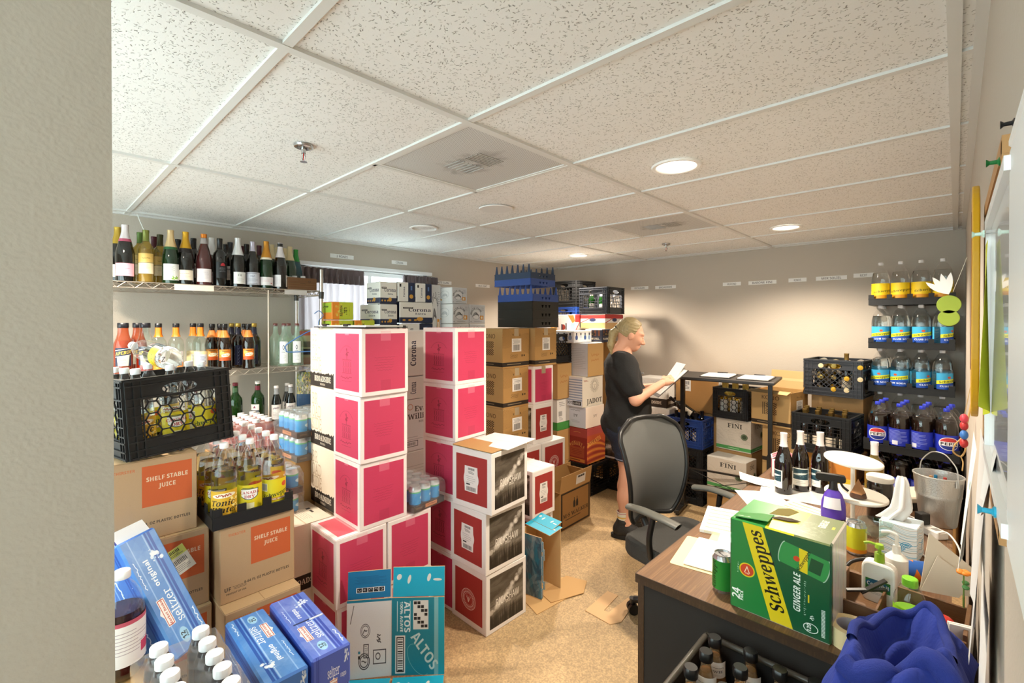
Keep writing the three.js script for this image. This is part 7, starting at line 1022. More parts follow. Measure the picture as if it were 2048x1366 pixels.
// two tier stand with wafer on it
{
  const t = thing('tiered_stand', 'white two tier round serving stand on the desk', 'stand', [-0.315, DY, -2.44], 0), wm = mat(0xece8de, 0.45);
  const disc = (r) => lathe([[0, 0], [r - 0.004, 0], [r, 0.004], [r, 0.01], [r - 0.003, 0.013], [0, 0.013]], 40);
  part(t, 'upper_plate', disc(0.105), wm, 0, 0.275, 0, 0.02, 0, -0.09); part(t, 'lower_plate', disc(0.112), wm, 0.01, 0.13, 0, 0.02, 0, -0.04); part(t, 'stem', cyl(0.008, 0.008, 0.28, 0, 0, 0), wm); part(t, 'foot', lathe([[0.05, 0], [0.05, 0.006], [0.012, 0.014], [0, 0.014]], 24), wm);
  const w = thing('wafer_wedge', 'brown chocolate wafer wedge on the lower tier of the white stand', 'wafer', [-0.29, DY + 0.1465, -2.39], 0.5); part(w, 'base', cyl(0.03, 0.026, 0.016, 0, 0, 0, 16), mat(0x4a3020, 0.6)); part(w, 'wafer', new THREE.ConeGeometry(0.028, 0.06, 4).translate(0, 0.045, 0), mat(0xa8784a, 0.7));
  const jr = thing('jar', 'dark jar with white lid behind the serving stand', 'jar', [-0.24, DY, -2.62]); part(jr, 'glass', lathe([[0, 0], [0.045, 0], [0.048, 0.006], [0.048, 0.15], [0.044, 0.17], [0, 0.17]], 24), gloss(0x1c140e, 0.1)); part(jr, 'lid', lathe([[0.048, 0], [0.05, 0.003], [0.05, 0.02], [0.047, 0.023], [0, 0.023]], 28), mat(0xeae6de, 0.45), 0, 0.168, 0);
  const bxs = thing('snack_box', 'small orange and yellow snack box behind the serving stand', 'box', [-0.42, DY, -2.92], 0.2); part(bxs, 'body', carton(0.1, 0.15, 0.06, 0.002), mat(0xd98a34, 0.55)); part(bxs, 'yellow_band', carton(0.101, 0.05, 0.061, 0.001), mat(0xe8c42e, 0.55), 0, 0.02, 0);
}
{ // spray bottle
  const t = thing('spray_bottle', 'purple spray bottle with black trigger in front of the white stand', 'spray bottle', [-0.362, DY, -2.3], 0.2), pu = mat(0x5a3db0, 0.35), bk = mat(0x1a1a1a, 0.4);
  part(t, 'body', lathe([[0, 0], [0.036, 0], [0.04, 0.006], [0.04, 0.09], [0.038, 0.13], [0.028, 0.165], [0.017, 0.18], [0.016, 0.19], [0, 0.19]], 24).scale(1.05, 1, 0.7), bk); part(t, 'purple_shoulder', lathe([[0.0415, 0.07], [0.0412, 0.1], [0.0392, 0.131], [0.0292, 0.166], [0.018, 0.182]], 24).scale(1.05, 1, 0.7), pu); part(t, 'front_label', setUV(new THREE.CylinderGeometry(0.0418, 0.0418, 0.06, 16, 1, true, -1, 2).translate(0, 0.036, 0).scale(1.05, 1, 0.7), LBL.r[27]), LBL.m); part(t, 'white_tag', new THREE.CylinderGeometry(0.0375, 0.0435, 0.045, 14, 1, true, -0.9, 1.5).translate(0, 0.132, 0).scale(1.06, 1, 0.72), mat(0xece9f2, 0.5));
  part(t, 'trigger_head', merge([cyl(0.016, 0.014, 0.03, 0, 0.188, 0, 14), ext(rshape(0.1, 0.026, 0.01, -0.01, 0.23), 0.02, 0.002).translate(0, 0, -0.01)]), bk); part(t, 'trigger', tube([[-0.022, 0.222, 0], [-0.032, 0.2, 0], [-0.05, 0.185, 0]], 0.005, 12), bk, 0, 0, 0, 0, PI, 0);
}
{ // tissue box with tissue, coupe glass
  const ts = sheet(256, 256, [(g, w, h) => { fill(g, '#dfe6ea', 0, 0, w, h); for (let i = 0; i < 26; i++) { g.strokeStyle = ['#7fb6cf', '#a8a49c', '#b8d4e0', '#4f9fc4'][i % 4]; g.lineWidth = 2 + (i % 3); g.beginPath(); g.moveTo(0, i * 11); g.bezierCurveTo(70, i * 11 - 40 - rnd() * 20, 140, i * 11 + 50, 256, i * 11 - 10 + rnd() * 20); g.stroke(); } g.strokeStyle = '#3a93c0'; g.lineWidth = 6; for (let i = 0; i < 4; i++) { g.beginPath(); g.arc(190, 170, 14 + i * 11, 2.4, 5.6); g.stroke(); } }, (g, w, h) => { fill(g, '#cfe0ea', 0, 0, w, h); for (let i = 0; i < 10; i++) { g.strokeStyle = '#a9cadb'; g.lineWidth = 3; g.beginPath(); g.moveTo(0, 20 + i * 26); g.bezierCurveTo(80, i * 26, 160, 50 + i * 26, 256, 20 + i * 26); g.stroke(); } }], 0.5);
  const t = thing('tissue_box', 'blue wave patterned tissue box with a tall white tissue', 'tissue box', [-0.145, DY, -2.28], -0.12); part(t, 'box', carton(0.112, 0.125, 0.112, 0.002, { all: ts.r[0], py: ts.r[1] }), ts.m); part(t, 'slot', cyl(0.03, 0.03, 0.001, 0, 0.1248, 0, 20), mat(0xb8c0c4, 0.4));
  const g = new THREE.CylinderGeometry(0.024, 0.042, 0.17, 28, 14, true), p = g.attributes.position; for (let i = 0; i < p.count; i++) { const y = p.getY(i) / 0.17 + 0.5, a = Math.atan2(p.getZ(i), p.getX(i)), k = 0.62 + 0.34 * Math.sin(a * 5 + y * 3) * (1 - 0.4 * y) + (y > 0.9 ? -0.5 * (y - 0.9) * 5 : 0); p.setX(i, p.getX(i) * k * (1.1 - 0.1 * y)); p.setZ(i, p.getZ(i) * k * 0.8); if (y < 0.3) p.setX(i, p.getX(i) - (0.3 - y) * 0.12); } g.computeVertexNormals(); part(t, 'tissue', g, mat(0xf3f3f2, 0.85, { side: THREE.DoubleSide, transmission: 0.25, thickness: 0 }), 0, 0.205, 0);
  solo('coupe_glass', 'wide clear coupe glass standing before the tissue box', 'glass', lathe([[0, 0], [0.032, 0], [0.033, 0.002], [0.006, 0.006], [0.0035, 0.015], [0.0035, 0.075], [0.008, 0.082], [0.035, 0.098], [0.05, 0.118], [0.053, 0.142], [0.052, 0.142], [0.049, 0.119], [0.034, 0.1], [0.004, 0.085], [0, 0.084]], 36), clearGlass, [-0.21, DY, -2.15]);
}
{ // bucket, power strip, cables
  const galv = new THREE.MeshPhysicalMaterial({ color: 0xd0d1cf, metalness: 0.9, roughness: 0.36, bumpMap: paintBump, bumpScale: 0.0008 });
  const t = thing('metal_bucket', 'galvanised metal bucket with wire handle on the far desk end', 'bucket', [-0.052, DY + 0.0015, -2.73]);
  part(t, 'wall', lathe([[0, 0.004], [0.058, 0.004], [0.06, 0], [0.062, 0.004], [0.075, 0.12], [0.0775, 0.126], [0.077, 0.132], [0.083, 0.205], [0.086, 0.207], [0.086, 0.212], [0.081, 0.212], [0.073, 0.12], [0.06, 0.008], [0, 0.008]], 36), galv); part(t, 'handle', tube([[0, 0.195, 0.088], [0, 0.26, 0.08], [0, 0.305, 0.03], [0, 0.3, -0.03], [0, 0.25, -0.078], [0, 0.195, -0.088]], 0.0022, 40), galv, 0, 0, 0, 0, 0.8, 0); part(t, 'lug', box(0.014, 0.03, 0.004, 0, 0.195, 0.0855), galv, 0, 0, 0, 0, 0.8, 0);
  for (const [l, c, x, z] of [['blue marker standing in the metal bucket', 0x1d6f9a, -0.06, -2.74], ['red pen standing in the metal bucket', 0xa8403a, -0.03, -2.72], ['tan pencil standing in the metal bucket', 0xb0885a, -0.075, -2.71]]) { const q = thing('pen', l, 'pen', [x, DY + 0.011, z], 0, 'pens in the bucket'); part(q, 'barrel', cyl(0.006, 0.006, 0.15, 0, 0, 0, 10), mat(c, 0.4)); part(q, 'pen_cap', cyl(0.0068, 0.0062, 0.045, 0, 0.15, 0, 10), mat(c, 0.3)); }
  const s = thing('power_strip', 'white power strip on the desk in front of the bucket', 'power strip', [-0.112, DY, -2.605], -0.75), wh = mat(0xe9e7e2, 0.4); part(s, 'housing', carton(0.22, 0.03, 0.05, 0.004), wh); for (let i = -2; i <= 2; i++) part(s, 'socket', box(0.022, 0.001, 0.026, i * 0.04, 0.0302, 0), mat(0x8a8884, 0.5)); part(s, 'adapter', carton(0.035, 0.045, 0.04, 0.003), mat(0x1b1b1b, 0.4), 0.02, 0.03, 0);
  const sh = thing('router_box', 'flat beige electronic box leaning by the bucket', 'router', [-0.15, DY, -2.86], 0.5); part(sh, 'case', carton(0.13, 0.03, 0.1, 0.006), mat(0xd2c6b2, 0.5), 0, 0.05, 0, 0.2, 0, 0.15); part(sh, 'foot', carton(0.09, 0.055, 0.06, 0.003), mat(0x2a2a2a, 0.5));
  solo('white_cable', 'white cable looping from the power strip toward the wall', 'cable', tube([[-0.16, DY + 0.1, -2.78], [-0.21, DY + 0.06, -2.7], [-0.19, DY + 0.012, -2.58], [-0.13, DY + 0.006, -2.46], [-0.08, DY + 0.005, -2.3], [0.0, DY + 0.03, -2.2], [0.02, DY + 0.01, -2.12], [-0.03, DY + 0.006, -2.05]], 0.0032, 80), wh); solo('white_cable', 'second white cable dropping off the desk end by the bucket', 'cable', tube([[-0.06, DY + 0.012, -2.54], [-0.02, DY + 0.05, -2.48], [0.015, DY + 0.02, -2.4], [0.025, DY - 0.1, -2.33], [0.025, DY - 0.3, -2.3]], 0.0032, 50), wh);
  const tg = []; for (let k = 0; k < 5; k++) { const pts = []; for (let i = 0; i < 9; i++) pts.push([-0.2 + rr(-0.05, 0.06), DY + 0.004 + rnd() * 0.035, -2.66 + rr(-0.07, 0.07)]); solo('black_cable', `tangled black cable by the power strip, ${['first', 'second', 'third', 'fourth', 'fifth'][k]} loop`, 'cable', tube(pts, 0.0024, 60, 5), mat(0x141414, 0.5), [0, 0, 0], 0, 'tangled black cables'); }
}
{ // caddy group at the near end
  const wd = new THREE.MeshPhysicalMaterial({ map: woodTex('#6a4a2e', '#8c6a44'), roughness: 0.6 }), t = thing('wooden_caddy', 'open dark wooden desk caddy holding lotion and small things', 'caddy', [-0.115, DY, -1.75], -0.06);
  part(t, 'long_side', carton(0.29, 0.06, 0.009, 0.001), wd, 0, 0, 0.1); part(t, 'long_side', carton(0.29, 0.06, 0.009, 0.001), wd, 0, 0, -0.1); for (const x of [-0.142, 0.142]) part(t, 'short_side', carton(0.009, 0.075, 0.19, 0.001), wd, x, 0, 0); part(t, 'bottom', box(0.28, 0.006, 0.19, 0, 0.003, 0), wd); part(t, 'divider', carton(0.006, 0.055, 0.19, 0.001), wd, -0.04, 0, 0);
  const lo = thing('lotion_bottle', 'white lotion bottle with green pump, label lettered Cetaphil', 'bottle', [-0.168, DY + 0.007, -1.83], -0.1), wb = mat(0xf0f0ec, 0.35), gr = mat(0x8fb52a, 0.35);
  part(lo, 'body', ext(rshape(0.072, 0.115, 0.018, 0, 0.0575), 0.028, 0.006).translate(0, 0, -0.014), wb); part(lo, 'label', setUV(new THREE.PlaneGeometry(0.07, 0.07), LBL.r[31]), LBL.m, 0, 0.052, 0.0206); part(lo, 'pump_collar', cyl(0.014, 0.0125, 0.03, 0, 0.118, 0, 20), gr); part(lo, 'pump_head', merge([cyl(0.005, 0.005, 0.02, 0, 0.146, 0, 12), cyl(0.012, 0.01, 0.012, 0, 0.163, 0, 18), tube([[0, 0.17, 0], [-0.025, 0.173, 0.002], [-0.038, 0.168, 0.004]], 0.0042, 14)]), gr);
  const l2 = thing('lotion_bottle', 'plain white pump bottle behind the green pump lotion', 'bottle', [-0.135, DY + 0.0, -1.945], 0.1); part(l2, 'body', lathe([[0, 0], [0.028, 0], [0.03, 0.004], [0.03, 0.11], [0.016, 0.125], [0, 0.125]], 22), wb); part(l2, 'pump_head', merge([cyl(0.012, 0.01, 0.025, 0, 0.124, 0, 16), cyl(0.005, 0.005, 0.035, 0, 0.148, 0, 12), tube([[0, 0.183, 0], [-0.02, 0.19, 0.002], [-0.04, 0.186, 0.004]], 0.005, 14)]), wb);
  const sa = thing('sanitizer_bottle', 'clear bottle of lime green gel with green cap', 'bottle', [-0.09, DY + 0.007, -1.72], -0.3); part(sa, 'body', lathe([[0, 0], [0.034, 0], [0.037, 0.005], [0.037, 0.07], [0.035, 0.09], [0.024, 0.12], [0.017, 0.13], [0, 0.13]], 26), clearPlastic); part(sa, 'gel', lathe([[0, 0.003], [0.033, 0.003], [0.0355, 0.006], [0.0355, 0.055], [0, 0.055]], 24), mat(0x8fd42a, 0.2, { transmission: 0.4, thickness: 0 })); part(sa, 'front_label', setUV(new THREE.CylinderGeometry(0.0375, 0.0375, 0.05, 20, 1, true, -1.2, 2.4).translate(0, 0.042, 0), LBL.r[30]), LBL.m); part(sa, 'cap', lathe([[0.018, 0], [0.0185, 0.003], [0.018, 0.02], [0.016, 0.022], [0, 0.022]], 24), mat(0x7fc62c, 0.35), 0, 0.122, 0);
  solo('rubber_ball', 'shiny red rubber ball in the wooden caddy', 'ball', new THREE.SphereGeometry(0.028, 28, 20), gloss(0xc4221c, 0.25), [-0.02, DY + 0.036, -1.745]);
  const st = thing('stapler', 'black metal clip lying across the wooden caddy', 'clip', [-0.19, DY + 0.066, -1.74], 0.6); part(st, 'lower_arm', carton(0.11, 0.006, 0.014, 0.001), mat(0x1a1a1a, 0.35), 0, 0, 0, 0, 0, 0.1); part(st, 'upper_arm', carton(0.08, 0.006, 0.016, 0.001), mat(0x222222, 0.3), 0.02, 0.012, 0, 0, 0, 0.55);
  const nt = thing('white_pad', 'pair of small white pads standing upright in the caddy', 'pad', [0.008, DY + 0.007, -1.685], 0.35); for (const s of [0, 1]) part(nt, 'pad', carton(0.05, 0.075, 0.006, 0.0008), mat(0xf0eee8, 0.6), 0, 0, s * 0.009, 0, 0, -0.05);
  const ev = thing('envelope', 'large cream envelope standing against the wall by the red ball', 'envelope', [-0.01, DY + 0.078, -1.87], 0.55), em = mat(0xd8ccb8, 0.75); const es = new THREE.Shape(); es.moveTo(-0.075, 0); es.lineTo(0.06, -0.005); es.lineTo(0.066, 0.075); es.lineTo(-0.03, 0.16); part(ev, 'back', ext(es, 0.0012), em, 0, 0, 0, -0.25, 0, 0); const fs = new THREE.Shape(); fs.moveTo(-0.075, 0.0); fs.lineTo(-0.02, 0.1); fs.lineTo(0.06, 0.04); fs.lineTo(0.02, -0.01); part(ev, 'folded_flap', ext(fs, 0.001), mat(0xddd2c0, 0.75), 0, 0.0, 0.004, -0.22, 0, 0);
  const tp = thing('tape_roll', 'cream roll of packing tape standing at the desk edge', 'tape', [-0.198, DY, -1.545], 0); part(tp, 'tape', lathe([[0.038, 0], [0.055, 0], [0.055, 0.05], [0.038, 0.05], [0.038, 0]], 40), mat(0xd9c596, 0.35)); part(tp, 'core', lathe([[0.036, 0.001], [0.038, 0.001], [0.038, 0.049], [0.036, 0.049], [0.036, 0.001]], 40), mat(0xb9b2b0, 0.7));
  const cp = thing('headset', 'black headset band with white cable behind the ginger ale case', 'headset', [-0.2, DY + 0.02, -1.98], 0.4); part(cp, 'band', tube([[-0.09, 0, 0.02], [-0.06, 0.03, 0], [0, 0.045, -0.01], [0.06, 0.03, 0], [0.09, 0, 0.02]], 0.006, 30), mat(0x1a1a1a, 0.4)); part(cp, 'ear_pad', lathe([[0, 0], [0.025, 0], [0.028, 0.008], [0.02, 0.014], [0, 0.014]], 20), mat(0x222222, 0.6), 0.09, -0.02, 0.02); part(cp, 'ear_pad', lathe([[0, 0], [0.025, 0], [0.028, 0.008], [0.02, 0.014], [0, 0.014]], 20), mat(0xe8e4dc, 0.5), -0.09, -0.02, 0.02);
}
{ // blue hoodie heaped over the desk corner: one folded sheet, the hood's hem runs along its crest
  const n = 80, m = 60, P = [], I = [], X0 = -0.205, X1 = 0.045, Z0 = -1.62, Z1 = -1.06;
  const fold = (u, v) => {
    const rx = u - 0.5, x = X0 + (X1 - X0) * u + 0.012 * Math.sin(v * 7 + u * 3), z = Z0 + (Z1 - Z0) * v + 0.02 * Math.sin(u * 5 + 1);
    const rim = Math.exp(-Math.pow((Math.hypot(rx * 1.05, (v - 0.4) * 1.2) - 0.36) / 0.1, 2)), hollow = Math.exp(-Math.pow(Math.hypot(rx * 1.3, (v - 0.42) * 1.6) / 0.2, 2)), lump = Math.exp(-Math.pow((u - 0.72) / 0.16, 2) - Math.pow((v - 0.62) / 0.1, 2)), lump2 = Math.exp(-Math.pow((u - 0.22) / 0.14, 2) - Math.pow((v - 0.66) / 0.09, 2));
    let y = 0.825 + 0.062 * rim - 0.04 * hollow + 0.05 * lump + 0.03 * lump2 + 0.014 * Math.sin(u * 9 + v * 12) + 0.008 * Math.sin(u * 17 - v * 19) + 0.005 * Math.sin(u * 31 + v * 23);
    const edge = Math.min(u, 1 - u, v * 1.3) * 9; if (edge < 1) y -= (1 - Math.max(0, edge)) * 0.045;
    y -= Math.max(0, v - 0.74) * 0.55; return [x, Math.max(y, z < -1.44 ? 0.757 : 0.685), z];
  };
  for (let j = 0; j <= m; j++) for (let i = 0; i <= n; i++) P.push(...fold(i / n, j / m));
  for (let j = 0; j < m; j++) for (let i = 0; i < n; i++) { const a = j * (n + 1) + i; I.push(a, a + n + 1, a + n + 2, a, a + n + 2, a + 1); }
  const g = new THREE.BufferGeometry(); g.setAttribute('position', new THREE.Float32BufferAttribute(P, 3)); g.setIndex(I); g.computeVertexNormals(); g.setAttribute('uv', new THREE.Float32BufferAttribute(new Float32Array(P.length / 3 * 2).map((_, i) => P[Math.floor(i / 2) * 3 + (i % 2) * 2]), 2));
  const fab = new THREE.MeshPhysicalMaterial({ color: 0x1e3084, roughness: 0.95, sheen: 0.4, sheenColor: new THREE.Color(0x4a60c0), bumpMap: paintBump, bumpScale: 0.0015, side: THREE.DoubleSide });
  const t = thing('hoodie', 'royal blue hooded sweatshirt heaped over the near desk corner', 'hoodie', [0, 0, 0]); part(t, 'fabric', g, fab);
  const hem = []; for (let k = 0; k <= 14; k++) { const a = PI * (0.86 + 1.28 * k / 14), q = fold(0.5 + 0.345 * Math.cos(a), 0.4 + 0.3 * Math.sin(a)); q[1] += 0.002; hem.push(q); } part(t, 'hood_hem', tube(hem, 0.0105, 80, 10), fab);
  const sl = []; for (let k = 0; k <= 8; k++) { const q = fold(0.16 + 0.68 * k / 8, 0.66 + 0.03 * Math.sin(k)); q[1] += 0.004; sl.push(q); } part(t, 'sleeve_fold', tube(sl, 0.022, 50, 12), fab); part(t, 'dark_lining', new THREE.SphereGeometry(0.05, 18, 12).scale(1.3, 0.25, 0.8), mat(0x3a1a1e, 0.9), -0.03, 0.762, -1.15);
  solo('blue_paper', 'bright blue scrap of packaging at the hoodie corner', 'paper', box(0.05, 0.002, 0.06).rotateZ(0.3), mat(0x2f6ae0, 0.5), [-0.215, 0.72, -1.34]);
}
{ const t = thing('small_pink_carton', 'small pink and white carton behind the first wine bottle on the desk', 'carton', [-0.7, DY, -2.98], 0.3); part(t, 'body', carton(0.13, 0.1, 0.1, 0.002, pinkMap), PINK.m); for (const q of [-1, 1]) part(t, 'flap', carton(0.06, 0.002, 0.098, 0.0005, { all: PINK.r[2] }), PINK.m, q * 0.04, 0.102 + 0.014, 0, 0, 0, -q * 0.5); }
{ // black bin of syrup bottles before the desk
  const t = thing('bottle_bin', 'black open bin of black capped bottles in front of the desk', 'bin', [-0.3, 0.44, -1.235]), w = 0.5, d = 0.42, h = 0.22, m = plasticBlack;
  for (const s of [-1, 1]) { part(t, 'long_wall', carton(w, h, 0.006, 0.001), m, 0, 0, s * d / 2); part(t, 'short_wall', carton(0.006, h, d, 0.001), m, s * w / 2, 0, 0); }
  part(t, 'bottom', box(w, 0.006, d, 0, 0.003, 0), m); part(t, 'rim', merge([rod([-w / 2, h, d / 2], [w / 2, h, d / 2], 0.009, 8), rod([-w / 2, h, -d / 2], [w / 2, h, -d / 2], 0.009, 8), rod([-w / 2, h, -d / 2], [-w / 2, h, d / 2], 0.009, 8), rod([w / 2, h, -d / 2], [w / 2, h, d / 2], 0.009, 8)]), mat(0x4a463f, 0.3));
  const cb = thing('brown_carton', 'brown carton on the floor under the black bottle bin', 'carton', [-0.3, 0, -1.235], 0, 'plain brown cartons'); part(cb, 'body', carton(0.48, 0.438, 0.4, 0.003, mscMap(8, 8)), MISC.m);
  [[-0.507, -1.395], [-0.503, -1.318], [-0.413, -1.405], [-0.509, -1.229], [-0.413, -1.32], [-0.334, -1.384], [-0.255, -1.4], [-0.33, -1.29], [-0.42, -1.22], [-0.25, -1.3], [-0.17, -1.4]].forEach(([x, z], i) => bottle('syrup', `black capped amber bottle in the black bin, ${['at the back corner', 'second along the side wall', 'along the back wall', 'third along the side wall', 'in the middle', 'further along the back wall', 'below the hoodie corner', 'in the front middle', 'nearest the frame edge', 'beside the hoodie', 'under the hoodie'][i]}`, 'bottles in the black bin', x, 0.4475, z, { turn: rr(-0.3, 0.3) }));
}
// ---------------------------------------------------------------- stand table with clipboards
{
  const bk = mat(0x1b1917, 0.4), t = thing('standing_table', 'narrow black standing table with clipboards by the back wall', 'table', [-1.38, 0, -3.99], 0.13);
  part(t, 'top', carton(0.78, 0.022, 0.48, 0.003), mat(0x2b2725, 0.45), 0, 1.155, 0); part(t, 'apron', box(0.7, 0.03, 0.03, 0, 1.14, 0), bk);
  for (const s of [-1, 1]) { const x = s * 0.335; part(t, 'leg', box(0.03, 0.66, 0.045, x, 0.82, 0), bk); part(t, 'leg_sleeve', box(0.042, 0.55, 0.058, x, 0.3, 0), bk); const f = part(t, 'foot', carton(0.045, 0.03, 0.3, 0.004), bk, x, 0.018, 0.03); for (const q of [-1, 1]) part(f, 'glide', cyl(0.016, 0.014, 0.019, 0, -0.018, q * 0.12, 12), bk); }
  for (const y of [0.37, 0.24]) part(t, 'cross_rail', box(0.64, 0.014, 0.014, 0, y, 0), bk); part(t, 'brace_wire', merge([rod([-0.3, 0.37, 0], [0.1, 0.24, 0], 0.003), rod([-0.1, 0.24, 0], [0.3, 0.37, 0], 0.003)]), bk);
  const clip = (l, x, z, ry) => { const c = thing('clipboard', l, 'clipboard', [x, 1.178, z], ry, 'clipboards on the standing table'); part(c, 'board', box(0.23, 0.004, 0.32, 0, 0.002, 0), mat(0x241f1c, 0.5)); part(c, 'papers', box(0.215, 0.006, 0.28, 0, 0.007, 0.01), mat(0xf0efeb, 0.75)); part(c, 'clip', box(0.08, 0.012, 0.022, 0, 0.012, -0.14), mat(0x2a2a2c, 0.3, { metalness: 0.6 })); part(c, 'loose_sheet', box(0.2, 0.0008, 0.26, 0.005, 0.0112, 0.01), mat(0xf4f3f0, 0.75), 0, 0, 0, 0, 0.08, 0.01); };
  clip('clipboard of papers in the middle of the standing table', -1.42, -3.98, 0.13); clip('clipboard of papers at the desk end of the standing table', -1.14, -4.0, 0.1);
}
// ---------------------------------------------------------------- office chair
{
  const t = thing('office_chair', 'grey mesh back office chair with curved arms beside the desk', 'office chair', [-1.0, 0, -2.38], D(-14));
  const weave = canvasTex(256, 256, (g, w, h) => { fill(g, '#5c5e5c', 0, 0, w, h); for (let y = 0; y < 64; y++) for (let x = 0; x < 64; x++) fill(g, (x + y) % 2 ? '#8c8e8a' : '#333433', x * 4, y * 4, 3, 2); });
  const net = new THREE.MeshPhysicalMaterial({ map: weave, roughness: 0.75, transmission: 0.28, thickness: 0, side: THREE.DoubleSide }); weave.repeat.set(9, 9);
  const seatF = new THREE.MeshPhysicalMaterial({ color: 0x3a3936, roughness: 0.95, bumpMap: paintBump, bumpScale: 0.002 }), fr = mat(0x181818, 0.4), armM = mat(0x55554f, 0.5);
  const backPt = (s, v) => { const y = 0.53 + v * 0.54, hw = 0.185 + 0.062 * Math.sin(Math.min(1, v * 1.05) * PI * 0.58), r = v > 0.82 ? 1 - 0.42 * Math.pow((v - 0.82) / 0.18, 2.4) : v < 0.1 ? 0.82 + 1.8 * v : 1; return [-0.235 - 0.1 * v * v + 0.05 * v - 0.05 * (1 - s * s) + 0.045 * Math.sin(v * PI), y, s * hw * r]; };
  const n = 24, P = [], U = [], I = []; for (let j = 0; j <= n; j++) for (let i = 0; i <= n; i++) { const q = backPt(i / n * 2 - 1, j / n); P.push(...q); U.push(q[2] * 2, q[1] * 2); } for (let j = 0; j < n; j++) for (let i = 0; i < n; i++) { const a = j * (n + 1) + i; I.push(a, a + 1, a + n + 2, a, a + n + 2, a + n + 1); }
  const g = new THREE.BufferGeometry(); g.setAttribute('position', new THREE.Float32BufferAttribute(P, 3)); g.setAttribute('uv', new THREE.Float32BufferAttribute(U, 2)); g.setIndex(I); g.computeVertexNormals(); part(t, 'mesh_back', g, net);
  const rim = []; for (let j = 0; j <= 12; j++) rim.push(backPt(-1, j / 12)); for (let i = 1; i < 8; i++) rim.push(backPt(-1 + i / 4, 1)); for (let j = 12; j >= 0; j--) rim.push(backPt(1, j / 12)); for (let i = 1; i < 4; i++) rim.push(backPt(1 - i / 2, 0)); part(t, 'back_frame', tube(rim, 0.013, 160, 10, true), fr);
  part(t, 'back_spine', tube([[-0.3, 0.95, 0], [-0.33, 0.75, 0], [-0.32, 0.55, 0], [-0.25, 0.43, 0], [-0.08, 0.4, 0]], 0.022, 40, 10), fr);
  const sg = ext(rshape(0.46, 0.48, 0.1), 0.05, 0.022, 10).rotateX(-PI / 2), sp = sg.attributes.position; for (let i = 0; i < sp.count; i++) if (sp.getX(i) > 0.14) sp.setY(i, sp.getY(i) - (sp.getX(i) - 0.14) * 0.25); sg.computeVertexNormals(); part(t, 'seat', worldUV(sg, 3), seatF, 0, 0.42, 0);
  for (const s of [-1, 1]) { const pad = tube([[-0.16, 0.665, s * 0.265], [-0.06, 0.69, s * 0.275], [0.06, 0.69, s * 0.275], [0.14, 0.668, s * 0.262]], 0.024, 30, 10).scale(1, 0.62, 1.25).translate(0, 0.255, s * -0.067); const a = part(t, 'armrest', pad, armM); part(a, 'arm_post', tube([[0.0, 0.67, s * 0.27], [-0.02, 0.55, s * 0.275], [-0.02, 0.44, s * 0.25], [0, 0.41, s * 0.16]], 0.015, 30, 8), fr); }
  part(t, 'gas_column', merge([cyl(0.025, 0.025, 0.2, 0, 0.22, 0), cyl(0.035, 0.03, 0.13, 0, 0.09, 0)]), fr); part(t, 'tilt_box', carton(0.2, 0.05, 0.16, 0.006), fr, 0, 0.37, 0);
  for (let k = 0; k < 5; k++) { const a = k / 5 * 2 * PI + 0.25, x = Math.cos(a), z = Math.sin(a); const l = part(t, 'base_arm', tube([[0, 0.12, 0], [x * 0.15, 0.115, z * 0.15], [x * 0.29, 0.08, z * 0.29]], 0.02, 20, 8), fr); const c = part(t, 'caster', merge([-1, 1].map(q => new THREE.CylinderGeometry(0.029, 0.029, 0.022, 18).rotateX(PI / 2).translate(0, 0.029, q * 0.015))), mat(0x0f0f0f, 0.4), x * 0.3, 0, z * 0.3, 0, -a + 0.7, 0); part(c, 'fork', cyl(0.014, 0.02, 0.04, 0, 0.045, 0, 12), fr); }
}
